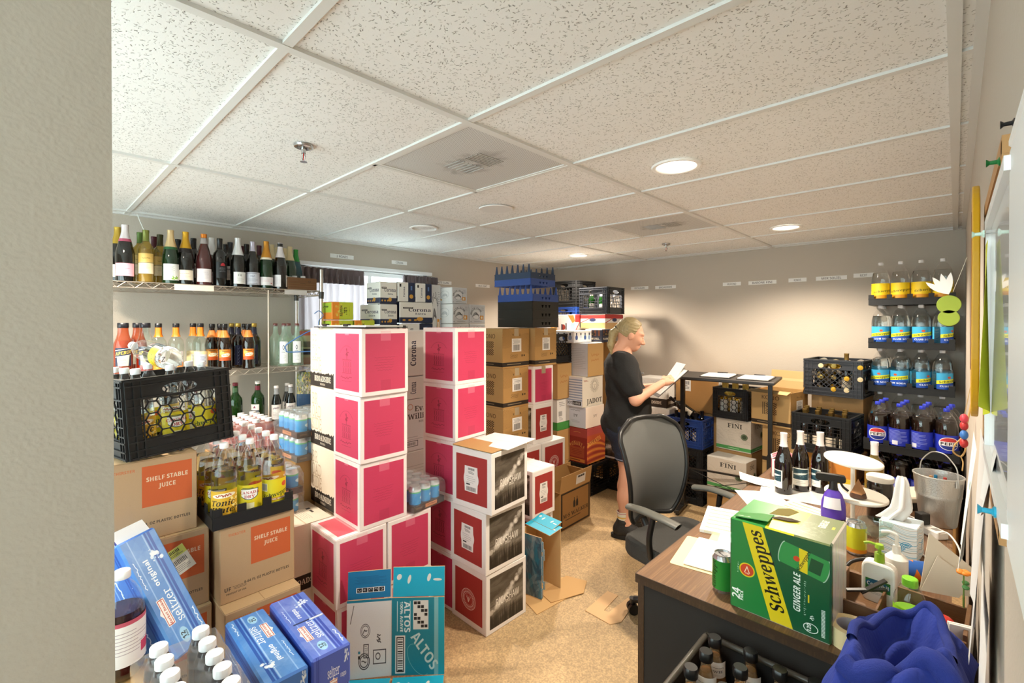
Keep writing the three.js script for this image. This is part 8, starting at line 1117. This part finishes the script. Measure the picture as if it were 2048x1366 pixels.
// ---------------------------------------------------------------- the woman at the standing table
function surfaceNet(f, lo, hi, cell) {
  const n = [0, 1, 2].map(i => Math.ceil((hi[i] - lo[i]) / cell) + 1), [nx, ny, nz] = n, F = new Float32Array(nx * ny * nz), id = (x, y, z) => (z * ny + y) * nx + x;
  for (let z = 0; z < nz; z++) for (let y = 0; y < ny; y++) for (let x = 0; x < nx; x++) F[id(x, y, z)] = f(lo[0] + x * cell, lo[1] + y * cell, lo[2] + z * cell);
  const vi = new Int32Array(nx * ny * nz).fill(-1), P = [], I = [];
  const E = [[0, 1], [0, 2], [0, 4], [1, 3], [1, 5], [2, 3], [2, 6], [3, 7], [4, 5], [4, 6], [5, 7], [6, 7]];
  for (let z = 0; z < nz - 1; z++) for (let y = 0; y < ny - 1; y++) for (let x = 0; x < nx - 1; x++) {
    const v = []; let m = 0; for (let k = 0; k < 8; k++) { v.push(F[id(x + (k & 1), y + ((k >> 1) & 1), z + (k >> 2))]); if (v[k] < 0) m |= 1 << k; }
    if (m === 0 || m === 255) continue; let c = 0, s = [0, 0, 0];
    for (const [a, b] of E) if ((v[a] < 0) !== (v[b] < 0)) { const t = v[a] / (v[a] - v[b]); c++; for (let q = 0; q < 3; q++) { const A = (a >> q) & 1, B = (b >> q) & 1; s[q] += A + t * (B - A); } }
    vi[id(x, y, z)] = P.length / 3; P.push(lo[0] + (x + s[0] / c) * cell, lo[1] + (y + s[1] / c) * cell, lo[2] + (z + s[2] / c) * cell);
  }
  const quad = (a, b, c, d, flip) => { if (a < 0 || b < 0 || c < 0 || d < 0) return; flip ? I.push(a, c, b, a, d, c) : I.push(a, b, c, a, c, d); };
  for (let z = 1; z < nz - 1; z++) for (let y = 1; y < ny - 1; y++) for (let x = 1; x < nx - 1; x++) {
    const s = F[id(x, y, z)] < 0;
    if (s !== F[id(x + 1, y, z)] < 0) quad(vi[id(x, y - 1, z - 1)], vi[id(x, y, z - 1)], vi[id(x, y, z)], vi[id(x, y - 1, z)], !s);
    if (s !== F[id(x, y + 1, z)] < 0) quad(vi[id(x - 1, y, z - 1)], vi[id(x - 1, y, z)], vi[id(x, y, z)], vi[id(x, y, z - 1)], !s);
    if (s !== F[id(x, y, z + 1)] < 0) quad(vi[id(x - 1, y - 1, z)], vi[id(x, y - 1, z)], vi[id(x, y, z)], vi[id(x - 1, y, z)], !s);
  }
  const g = new THREE.BufferGeometry(); g.setAttribute('position', new THREE.Float32BufferAttribute(P, 3)); g.setIndex(I); g.computeVertexNormals();
  const N = g.attributes.normal; let vol = 0; for (let i = 0; i < I.length; i += 3) { const a = I[i] * 3, b = I[i + 1] * 3, c = I[i + 2] * 3; vol += P[a] * (P[b + 1] * P[c + 2] - P[b + 2] * P[c + 1]) - P[a + 1] * (P[b] * P[c + 2] - P[b + 2] * P[c]) + P[a + 2] * (P[b] * P[c + 1] - P[b + 1] * P[c]); }
  if (vol < 0) { for (let i = 0; i < I.length; i += 3) { const t = I[i + 1]; I[i + 1] = I[i + 2]; I[i + 2] = t; } g.setIndex(I); g.computeVertexNormals(); }
  g.setAttribute('uv', new THREE.Float32BufferAttribute(new Float32Array(P.length / 3 * 2).map((_, i) => P[Math.floor(i / 2) * 3 + (i % 2)]), 2)); return g;
}
const smin = (a, b, k) => { const h = Math.max(k - Math.abs(a - b), 0) / k; return Math.min(a, b) - h * h * k * 0.25; };
const cap = (x, y, z, a, b, ra, rb) => { const dx = b[0] - a[0], dy = b[1] - a[1], dz = b[2] - a[2], px = x - a[0], py = y - a[1], pz = z - a[2], t = Math.max(0, Math.min(1, (px * dx + py * dy + pz * dz) / (dx * dx + dy * dy + dz * dz + 1e-9))); return Math.hypot(px - dx * t, py - dy * t, pz - dz * t) - (ra + (rb - ra) * t); };
const ell = (x, y, z, c, r) => { const a = (x - c[0]) / r[0], b = (y - c[1]) / r[1], d = (z - c[2]) / r[2], k = Math.hypot(a, b, d); return (k - 1) * Math.min(...r) * (k > 1 ? 1 : 1); };
const union = (k, ...fs) => (x, y, z) => { let d = 1e3; for (const f of fs) d = smin(d, f(x, y, z), k); return d; };
{
  // local frame: +x the way she faces, +z her right side (toward the aisle)
  const J = {
    neck: [-0.005, 1.36, 0], chest: [0.0, 1.19, 0], belly: [0.045, 0.93, 0], hip: [0.0, 0.8, 0],
    sR: [-0.03, 1.3, 0.165], eR: [0.03, 1.065, 0.255], wR: [0.255, 1.17, 0.15], sL: [-0.03, 1.3, -0.165], eL: [0.07, 1.06, -0.235], wL: [0.26, 1.12, -0.05],
    hR: [-0.005, 0.79, 0.085], kR: [0.015, 0.43, 0.095], aR: [-0.02, 0.1, 0.1], hL: [0, 0.79, -0.085], kL: [0.06, 0.43, -0.1], aL: [0.07, 0.1, -0.11],
  };
  const skin = mat(0xd19a7e, 0.6, { sheen: 0.2 }), shirtM = new THREE.MeshPhysicalMaterial({ color: 0x131313, roughness: 0.92, bumpMap: paintBump, bumpScale: 0.001 }), denim = new THREE.MeshPhysicalMaterial({ color: 0x1a2234, roughness: 0.9, bumpMap: paintBump, bumpScale: 0.002 });
  const cR = union(0.03, (x, y, z) => cap(x, y, z, J.sR, J.eR, 0.05, 0.041), (x, y, z) => cap(x, y, z, J.eR, J.wR, 0.042, 0.027), (x, y, z) => cap(x, y, z, J.sL, J.eL, 0.05, 0.041), (x, y, z) => cap(x, y, z, J.eL, J.wL, 0.042, 0.027));
  const trunk = union(0.08, (x, y, z) => ell(x, y, z, [-0.01, 1.22, 0], [0.115, 0.16, 0.175]), (x, y, z) => ell(x, y, z, [0.04, 0.97, 0], [0.152, 0.2, 0.185]), (x, y, z) => ell(x, y, z, [-0.01, 0.82, 0], [0.14, 0.13, 0.18]));
  const legs = union(0.05, (x, y, z) => cap(x, y, z, J.hR, J.kR, 0.088, 0.056), (x, y, z) => cap(x, y, z, [J.kR[0] - 0.012, 0.32, J.kR[2]], J.aR, 0.058, 0.034), (x, y, z) => cap(x, y, z, J.kR, [J.kR[0] - 0.015, 0.3, J.kR[2]], 0.052, 0.057), (x, y, z) => cap(x, y, z, J.hL, J.kL, 0.088, 0.056), (x, y, z) => cap(x, y, z, [J.kL[0] - 0.012, 0.32, J.kL[2]], J.aL, 0.058, 0.034), (x, y, z) => cap(x, y, z, J.kL, [J.kL[0] - 0.015, 0.3, J.kL[2]], 0.052, 0.057), (x, y, z) => cap(x, y, z, J.aR, [0.06, 0.045, 0.11], 0.036, 0.03), (x, y, z) => cap(x, y, z, J.aL, [0.15, 0.045, -0.12], 0.036, 0.03));
  const neck = (x, y, z) => cap(x, y, z, J.neck, [0.035, 1.47, 0], 0.058, 0.052);
  const bodyF = union(0.05, trunk, cR, legs, neck);
  const bodyG = surfaceNet(bodyF, [-0.24, -0.01, -0.34], [0.34, 1.5, 0.34], 0.012);
  // head, nose down a little
  const hc = [0.055, 1.525, 0], th = -0.3, ct = Math.cos(th), st = Math.sin(th);
  const toL = (x, y, z) => { const a = x - hc[0], b = y - hc[1]; return [a * ct + b * st, -a * st + b * ct, z]; };
  const headL = (x, y, z) => {
    let d = ell(x, y, z, [-0.012, 0.022, 0], [0.098, 0.098, 0.077]);
    d = smin(d, ell(x, y, z, [0.034, -0.03, 0], [0.058, 0.078, 0.06]), 0.04); d = smin(d, ell(x, y, z, [0.05, -0.088, 0], [0.034, 0.026, 0.036]), 0.035);
    d = smin(d, cap(x, y, z, [0.088, 0.008, 0], [0.117, -0.034, 0], 0.008, 0.0135), 0.014); d = smin(d, ell(x, y, z, [0.103, -0.04, 0], [0.012, 0.009, 0.018]), 0.01);
    d = smin(d, ell(x, y, z, [0.074, 0.026, 0], [0.018, 0.01, 0.05]), 0.02); for (const s of [-1, 1]) { d = Math.max(d, -(Math.hypot(x - 0.092, y - 0.004, z - s * 0.031) - 0.0125)); d = smin(d, ell(x, y, z, [0.068, -0.03, s * 0.04], [0.022, 0.022, 0.02]), 0.02); d = smin(d, ell(x, y, z, [-0.014, -0.012, s * 0.078], [0.019, 0.03, 0.009]), 0.008); }
    d = smin(d, ell(x, y, z, [0.087, -0.062, 0], [0.012, 0.0065, 0.024]), 0.008); d = smin(d, ell(x, y, z, [0.085, -0.075, 0], [0.012, 0.007, 0.02]), 0.008); d = Math.max(d, -(ell(x, y, z, [0.1, -0.0685, 0], [0.012, 0.0028, 0.026])));
    return smin(d, cap(x, y, z, [-0.01, -0.04, 0], [-0.05, -0.16, 0], 0.052, 0.055), 0.03);
  };
  const headG = surfaceNet((x, y, z) => headL(...toL(x, y, z)), [-0.12, 1.33, -0.11], [0.22, 1.68, 0.11], 0.004);
  // hands: palm and five bent fingers each
  const hand = (w, dir, up, side) => {
    const v = V(dir).normalize(), u = V(up).normalize(), s = new THREE.Vector3().crossVectors(v, u).multiplyScalar(side), q = (a, b, c) => V(w).addScaledVector(v, a).addScaledVector(s, b).addScaledVector(u, c).toArray();
    const F = [(x, y, z) => cap(x, y, z, q(0, 0, 0), q(0.05, 0.012, 0), 0.024, 0.022), (x, y, z) => cap(x, y, z, q(0.03, -0.014, 0), q(0.07, -0.02, 0.0), 0.018, 0.014), (x, y, z) => cap(x, y, z, q(0.03, 0.016, 0), q(0.075, 0.02, 0), 0.017, 0.014)];
    [[-0.027, 0.05], [-0.009, 0.056], [0.009, 0.052], [0.027, 0.04]].forEach(([o, L], i) => { const a = q(0.078, o, 0), b = q(0.078 + L * 0.5, o * 1.05, -0.012), c = q(0.078 + L * 0.6, o, -0.036), e = q(0.07 + L * 0.35, o * 0.95, -0.05); F.push((x, y, z) => Math.min(cap(x, y, z, a, b, 0.0095, 0.009), cap(x, y, z, b, c, 0.009, 0.0085), cap(x, y, z, c, e, 0.0085, 0.0075))); });
    const t0 = q(0.025, -0.024, -0.004), t1 = q(0.055, -0.045, -0.02), t2 = q(0.08, -0.038, -0.042); F.push((x, y, z) => Math.min(cap(x, y, z, t0, t1, 0.013, 0.011), cap(x, y, z, t1, t2, 0.011, 0.009)));
    const c = q(0.06, 0, -0.015); return surfaceNet(union(0.008, ...F), c.map(k => k - 0.11), c.map(k => k + 0.11), 0.0035);
  };
  const hR = hand(J.wR, [0.9, 0.35, -0.3], [0.1, 0.6, 0.8], 1), hL = hand(J.wL, [0.9, 0.25, 0.15], [0.1, -0.85, 0.35], 1);
  const t = thing('person', 'woman in black t-shirt and dark shorts reading a clipboard at the standing table', 'person', [-1.86, 0.0, -3.2], D(43.6));
  part(t, 'body', merge([bodyG, headG, hR, hL]), skin);
  // clothes
  const shirtF0 = union(0.07, (x, y, z) => trunk(x, y, z) - 0.016, (x, y, z) => cap(x, y, z, J.sR, [0.012, 1.13, 0.232], 0.07, 0.066), (x, y, z) => cap(x, y, z, J.sL, [0.03, 1.13, -0.212], 0.07, 0.066), (x, y, z) => cap(x, y, z, [-0.02, 1.33, 0.11], [-0.02, 1.33, -0.11], 0.055, 0.055));
  const shirtF = (x, y, z) => { const wob = 0.006 * Math.sin(y * 38 + x * 14 + z * 9) * Math.sin(z * 22 + y * 11); const low = 0.76 + 0.02 * Math.sin(z * 9) - x * 0.06; return Math.max(shirtF0(x, y, z) + wob, low - y, -(ell(x, y, z, [0.03, 1.405, 0], [0.085, 0.055, 0.078]))); };
  part(t, 't_shirt', surfaceNet(shirtF, [-0.26, 0.7, -0.36], [0.3, 1.42, 0.36], 0.0105), shirtM);
  const short0 = union(0.05, (x, y, z) => trunk(x, y, z) - 0.01, (x, y, z) => cap(x, y, z, J.hR, [0.006, 0.6, 0.094], 0.104, 0.09), (x, y, z) => cap(x, y, z, J.hL, [0.03, 0.6, -0.096], 0.104, 0.09));
  part(t, 'shorts', surfaceNet((x, y, z) => Math.max(short0(x, y, z), 0.585 - y, y - 0.86), [-0.24, 0.54, -0.3], [0.24, 0.9, 0.3], 0.0105), denim);
  part(t, 'shorts_cuff', new THREE.TorusGeometry(0.084, 0.009, 8, 30).rotateX(PI / 2), mat(0x6c7080, 0.9), 0.007, 0.6, 0.094); part(t, 'shorts_cuff', new THREE.TorusGeometry(0.084, 0.009, 8, 30).rotateX(PI / 2), mat(0x6c7080, 0.9), 0.03, 0.6, -0.097);
  const sockT = canvasTex(32, 128, (g, w, h) => { fill(g, '#d2cdbd', 0, 0, w, h); ['#7a9a8a', '#a8687a', '#c8a24a', '#6a7a9a'].forEach((c, i) => fill(g, c, 0, 10 + i * 28, w, 6)); }), sockM = new THREE.MeshPhysicalMaterial({ map: sockT, roughness: 0.9 });
  for (const [a, k] of [[J.aR, J.kR], [J.aL, J.kL]]) part(t, 'sock', lathe([[0.04, 0], [0.041, 0.03], [0.042, 0.09], [0.045, 0.12], [0.043, 0.121]], 22), sockM, a[0], a[1] - 0.02, a[2], 0, 0, 0.05);
  const shoeM = new THREE.MeshPhysicalMaterial({ color: 0x1c1918, roughness: 0.7, bumpMap: paintBump, bumpScale: 0.002 }), shoe = (a, yaw) => { const c = Math.cos(yaw), s = Math.sin(yaw), q = (x, y, z) => [a[0] + x * c + z * s, y, a[2] - x * s + z * c]; const f = union(0.03, (x, y, z) => cap(x, y, z, q(-0.03, 0.062, 0), q(0.05, 0.055, 0), 0.047, 0.046), (x, y, z) => cap(x, y, z, q(0.05, 0.05, 0), q(0.14, 0.045, 0), 0.045, 0.036), (x, y, z) => cap(x, y, z, q(-0.02, 0.06, 0), q(-0.005, 0.12, 0), 0.046, 0.048)); const up = part(t, 'shoe', surfaceNet((x, y, z) => Math.max(f(x, y, z), 0.012 - y), [a[0] - 0.13, -0.01, a[2] - 0.15], [a[0] + 0.24, 0.19, a[2] + 0.15], 0.007), shoeM); const sl = ext((() => { const z = new THREE.Shape(); z.absellipse(0.05, 0, 0.14, 0.047, 0, 2 * PI); return z; })(), 0.024, 0.003, 20).rotateX(-PI / 2); part(up, 'sole', sl, mat(0x0e0e0e, 0.7), a[0], 0.003, a[2], 0, yaw, 0); for (let i = 0; i < 4; i++) { const p = q(0.03 + i * 0.022, 0.1 - i * 0.004, 0); part(up, 'lace', rod([p[0] - 0.0, p[1], p[2] - 0.022], [p[0] + 0.006, p[1], p[2] + 0.022], 0.0028), mat(0x3a3836, 0.8)); } };
  shoe(J.aR, -0.25); shoe(J.aL, 0.15);
  // hair pulled into a low ponytail
  const hairL = (x, y, z) => { let d = ell(x, y, z, [-0.018, 0.032, 0], [0.104, 0.101, 0.084]); d = Math.max(d, -(ell(x, y, z, [0.122, 0.0, 0], [0.122, 0.116, 0.15]))); d = Math.max(d, -(y + 0.045 + 0.5 * (x + 0.02))); d = Math.max(d, -(ell(x, y, z, [0.01, -0.055, 0], [0.06, 0.055, 0.14]))); d = smin(d, cap(x, y, z, [-0.1, 0.02, 0], [-0.13, -0.03, 0], 0.028, 0.03), 0.02); d = smin(d, cap(x, y, z, [-0.13, -0.03, 0], [-0.125, -0.12, 0.012], 0.03, 0.024), 0.02); d = smin(d, cap(x, y, z, [-0.125, -0.12, 0.012], [-0.1, -0.185, 0.02], 0.024, 0.008), 0.02); return d + 0.0016 * Math.sin(z * 420 + x * 90) + 0.0012 * Math.sin(y * 300 + z * 160); };
  const hairM = new THREE.MeshPhysicalMaterial({ color: 0x9c8a62, roughness: 0.5, bumpMap: paintBump, bumpScale: 0.001, sheen: 0.4 });
  part(t, 'hair', surfaceNet((x, y, z) => hairL(...toL(x, y, z)), [-0.16, 1.28, -0.12], [0.2, 1.69, 0.12], 0.005), hairM);
  const toW = (x, y, z) => [hc[0] + x * ct - y * st, hc[1] + x * st + y * ct, z];
  for (const s of [-1, 1]) { const e = toW(0.0855, 0.003, s * 0.031); part(t, 'eye', new THREE.SphereGeometry(0.0105, 12, 8), mat(0xe8e2da, 0.3), ...e); part(t, 'eyelid', new THREE.SphereGeometry(0.0115, 12, 8, 0, 2 * PI, 0, PI * 0.62), skin, ...e, 0, 0, -0.75); const b0 = toW(0.088, 0.021, s * 0.018), b1 = toW(0.082, 0.025, s * 0.046); part(t, 'eyebrow', rod(b0, b1, 0.0026), mat(0x7a5c3c, 0.8)); }
  const l0 = toW(0.0985, -0.066, -0.018), l1 = toW(0.0985, -0.066, 0.018); part(t, 'lips', tube([l0, toW(0.1035, -0.0665, 0), l1], 0.003, 12), mat(0xb2685e, 0.5));
  part(t, 'hair_tie', new THREE.TorusGeometry(0.029, 0.005, 8, 20).rotateY(PI / 2), mat(0x30302e, 0.7), ...toW(-0.108, 0.01, 0), 0, 0, 0.6);
  part(t, 'chest_print', box(0.001, 0.012, 0.06), mat(0xdedede, 0.7), 0.128, 1.235, 0.05, 0, 0.35, 0.35);
  // clipboard in her hands
  const cq = new THREE.Vector3(0.335, 1.165, 0.045).applyAxisAngle(new THREE.Vector3(0, 1, 0), D(43.6)).add(t.position), c = thing('clipboard', 'clipboard with papers held up in the woman\'s hands', 'clipboard', cq.toArray(), D(43.6)); c.rotation.set(0, D(43.6), 0.72, 'YXZ');
  part(c, 'board', box(0.3, 0.004, 0.22), mat(0x3a332e, 0.5)); part(c, 'papers', box(0.27, 0.004, 0.2, 0.01, 0.004, 0), mat(0xf0efeb, 0.75)); part(c, 'lifted_page', new THREE.BoxGeometry(0.16, 0.0008, 0.19).rotateZ(0.25).translate(0.09, 0.026, 0), mat(0xf2f1ee, 0.75)); part(c, 'clip', box(0.02, 0.01, 0.07, 0.145, 0.006, 0), mat(0xb0b0b0, 0.3, { metalness: 0.8 }));
}
// ---------------------------------------------------------------- things on the near wall
{
  const cork = noiseTex(256, (x, y) => { const v = 0.75 + 0.35 * (rnd() - 0.5); return [176 * v, 128 * v, 82 * v]; }); cork.colorSpace = THREE.SRGBColorSpace; cork.repeat.set(8, 8);
  const corkM = new THREE.MeshPhysicalMaterial({ map: cork, roughness: 0.9 }), wh = mat(0xe9e9e8, 0.35);
  const c = thing('cork_board', 'tan cork board edge on the near wall behind the whiteboard', 'pin board', [XR - 0.0085, 1.6, -0.96]); part(c, 'cork', box(0.006, 0.44, 0.42), corkM); for (const s of [-1, 1]) { part(c, 'frame', box(0.012, 0.02, 0.44, 0, s * 0.215, 0), mat(0xb98a56, 0.5)); part(c, 'frame', box(0.012, 0.44, 0.015, 0, 0, s * 0.212), mat(0xb98a56, 0.5)); }
  const w = thing('whiteboard', 'white framed whiteboard standing off the near wall', 'whiteboard', [0.031, 1.6, -0.71]); part(w, 'panel', box(0.003, 0.29, 0.34, 0.003, 0, 0), mat(0xf2f3f4, 0.12, { clearcoat: 0.6 })); for (const s of [-1, 1]) part(w, 'frame', box(0.008, 0.012, 0.34, 0, s * 0.147, 0), wh); part(w, 'far_stile', box(0.006, 0.29, 0.014, 0, 0, -0.17), wh); part(w, 'near_stile', carton(0.016, 0.33, 0.16, 0.005), wh, 0.008, -0.167, 0.232); part(w, 'stile_cap', carton(0.017, 0.012, 0.162, 0.004), wh, 0.008, 0.16, 0.232);
  const pin = (l, col, x, y, z, ry = 0) => { const p = thing('push_pin', l, 'push pin', [x, y, z], ry, 'push pins'); part(p, 'head', lathe([[0, 0], [0.0048, 0], [0.005, 0.0015], [0.0025, 0.003], [0.0022, 0.009], [0.004, 0.011], [0.0045, 0.012], [0, 0.012]], 14).rotateZ(PI / 2), mat(col, 0.3), 0, 0, 0); part(p, 'needle', rod([0, 0, 0], [0.008, 0, 0], 0.0006), mat(0xaaaaaa, 0.3, { metalness: 1 })); };
  pin('green push pin above the whiteboard corner', 0x1d7a3e, 0.0365, 1.805, -0.775); pin('black push pin stuck in the bare near wall', 0x16171a, XR - 0.003, 1.842, -0.76);
  pin('clear push pin holding yellow paper at the whiteboard edge', 0xcfe8dc, 0.0265, 1.735, -0.86); pin('blue push pin low on the hanging papers', 0x2aa4c8, 0.027, 1.45, -0.6);
  const yb = thing('yellow_board', 'long rounded yellow board hanging on the near wall', 'board', [XR - 0.022, 1.66, -1.3]); const ys = rshape(0.34, 0.44, 0.16); part(yb, 'board', ext(ys, 0.006, 0.002, 14).rotateY(PI / 2), mat(0xd9a416, 0.45), -0.004, 0, 0, 0, -0.012, 0); part(yb, 'brown_strip', box(0.002, 0.3, 0.05, 0.0, 0.02, 0.03), mat(0x8a5a26, 0.6), -0.0062, 0, 0);
  const sheetP = (l, col, zs, ys2, xs, cell) => { const P = [], I = [], U = [], n = 10, m = 10; for (let j = 0; j <= m; j++) for (let i = 0; i <= n; i++) { const a = i / n, b = j / m; P.push(xs[0] + (xs[1] - xs[0]) * b + 0.006 * Math.sin(a * 5) * b, ys2[0] + (ys2[1] - ys2[0]) * b + 0.02 * a * b, zs[0] + (zs[1] - zs[0]) * a); U.push(a, 1 - b); } for (let j = 0; j < m; j++) for (let i = 0; i < n; i++) { const q = j * (n + 1) + i; I.push(q, q + 1, q + n + 2, q, q + n + 2, q + n + 1); } const g = new THREE.BufferGeometry(); g.setAttribute('position', new THREE.Float32BufferAttribute(P, 3)); g.setAttribute('uv', new THREE.Float32BufferAttribute(U, 2)); g.setIndex(I); g.computeVertexNormals(); const mt = cell !== undefined ? PAPER.m2 || (() => { const k = PAPER.m.clone(); k.side = THREE.DoubleSide; return PAPER.m2 = k; })() : mat(col, 0.75, { side: THREE.DoubleSide }); return solo('wall_paper_sheet', l, 'paper', cell !== undefined ? setUV(g, PAPER.r[cell]) : g, mt, [0, 0, 0], 0, 'papers hanging on the near wall'); };
  sheetP('large white sheet curling off the near wall above the desk', 0xd9d7d6, [-1.25, -0.95], [1.42, 1.1], [0.035, 0.022]); sheetP('white sheet with a green line hanging over the bucket', 0xe9e9e6, [-1.75, -1.5], [1.33, 1.02], [0.036, 0.012], 3); sheetP('pale sheet hanging low beside the desk end', 0xe3e2df, [-1.3, -1.05], [1.15, 0.8], [0.04, 0.034]); sheetP('white sheet at the whiteboard foot', 0xeeeeec, [-0.9, -0.72], [1.5, 1.38], [0.036, 0.025]); sheetP('yellow note strip hanging inside the whiteboard edge', 0xd4d62c, [-0.86, -0.8], [1.72, 1.5], [0.0275, 0.026]);
  const tr = thing('hanging_ornament', 'green paper palm with white leaves hanging by the soda rack', 'ornament', [-0.02, 1.62, -2.5], 0.0), lf = mat(0xf0f0ee, 0.7), gr = mat(0x93a83a, 0.7);
  for (let i = 0; i < 4; i++) { const s = new THREE.Shape(); s.moveTo(0, 0); s.quadraticCurveTo(0.02, 0.045, 0.006, 0.085); s.quadraticCurveTo(-0.02, 0.05, 0, 0); part(tr, 'white_leaf', ext(s, 0.0015), lf, 0.0, 0.11, i * 0.002, 0, 0, 1.0 - i * 0.33); } part(tr, 'green_body', merge([ext((() => { const s = new THREE.Shape(); s.absarc(0, 0.07, 0.034, 0, 2 * PI); return s; })(), 0.006, 0.002, 20), ext((() => { const s = new THREE.Shape(); s.absarc(0, 0.018, 0.03, 0, 2 * PI); return s; })(), 0.006, 0.002, 20)]), gr, 0, 0, 0); part(tr, 'string', rod([0.012, 0.12, 0.004], [0.05, 0.25, 0.004], 0.001), mat(0xd8d0c0, 0.8));
  const fb = thing('hanging_ornament', 'red and blue beaded trinket hanging beside the yellow board', 'ornament', [0.022, 1.24, -2.2]); [[0, 0.03, 0xb02a2a], [0.006, 0.0, 0x2f6ab0], [-0.004, -0.03, 0xb02a2a], [0.004, 0.055, 0xc83a4a]].forEach(([z, y, c2]) => part(fb, 'bead', new THREE.SphereGeometry(0.016, 14, 10).scale(0.7, 1, 1), mat(c2, 0.5), 0, y, z)); part(fb, 'string', rod([0, 0.06, 0], [0.02, 0.2, 0], 0.0012), mat(0xb89a6a, 0.8));
  const tw = mat(0xb8935c, 0.9), rp = thing('twine_loop', 'knotted jute twine hanging above the metal bucket', 'twine', [0.012, 0, -2.4]); part(rp, 'cord', tube([[0.03, 1.32, 0], [0.02, 1.25, 0.01], [0.012, 1.2, 0]], 0.0028, 30), tw); part(rp, 'loop', tube([[0.012, 1.2, 0], [-0.012, 1.165, 0.01], [-0.016, 1.135, 0.0], [0.004, 1.12, -0.01], [0.016, 1.15, 0], [0.012, 1.195, 0]], 0.0028, 50, 6), tw); part(rp, 'knot', new THREE.SphereGeometry(0.007, 12, 10), tw, 0.012, 1.2, 0); part(rp, 'tail', tube([[0.004, 1.12, -0.01], [0.01, 1.1, -0.005], [0.008, 1.07, 0]], 0.0022, 16), tw);
  const pk = thing('flower_pick', 'orange and green fabric flower pick behind the caddy', 'decoration', [0.02, DY, -1.84]); part(pk, 'stick', cyl(0.002, 0.002, 0.16, 0, 0, 0, 6), mat(0x6a8a3a, 0.6)); for (let i = 0; i < 5; i++) part(pk, 'petal', new THREE.SphereGeometry(0.009, 10, 8).scale(1, 0.6, 1), mat(0xe0801e, 0.6), Math.cos(i * 1.257) * 0.009, 0.16, Math.sin(i * 1.257) * 0.009); for (const s of [-1, 1]) part(pk, 'leaf', new THREE.SphereGeometry(0.014, 10, 8).scale(0.6, 0.3, 1), mat(0x2f6a34, 0.6), 0.004, 0.125, s * 0.016);
}
scene.updateMatrixWorld(true);
renderer.render(scene, camera);
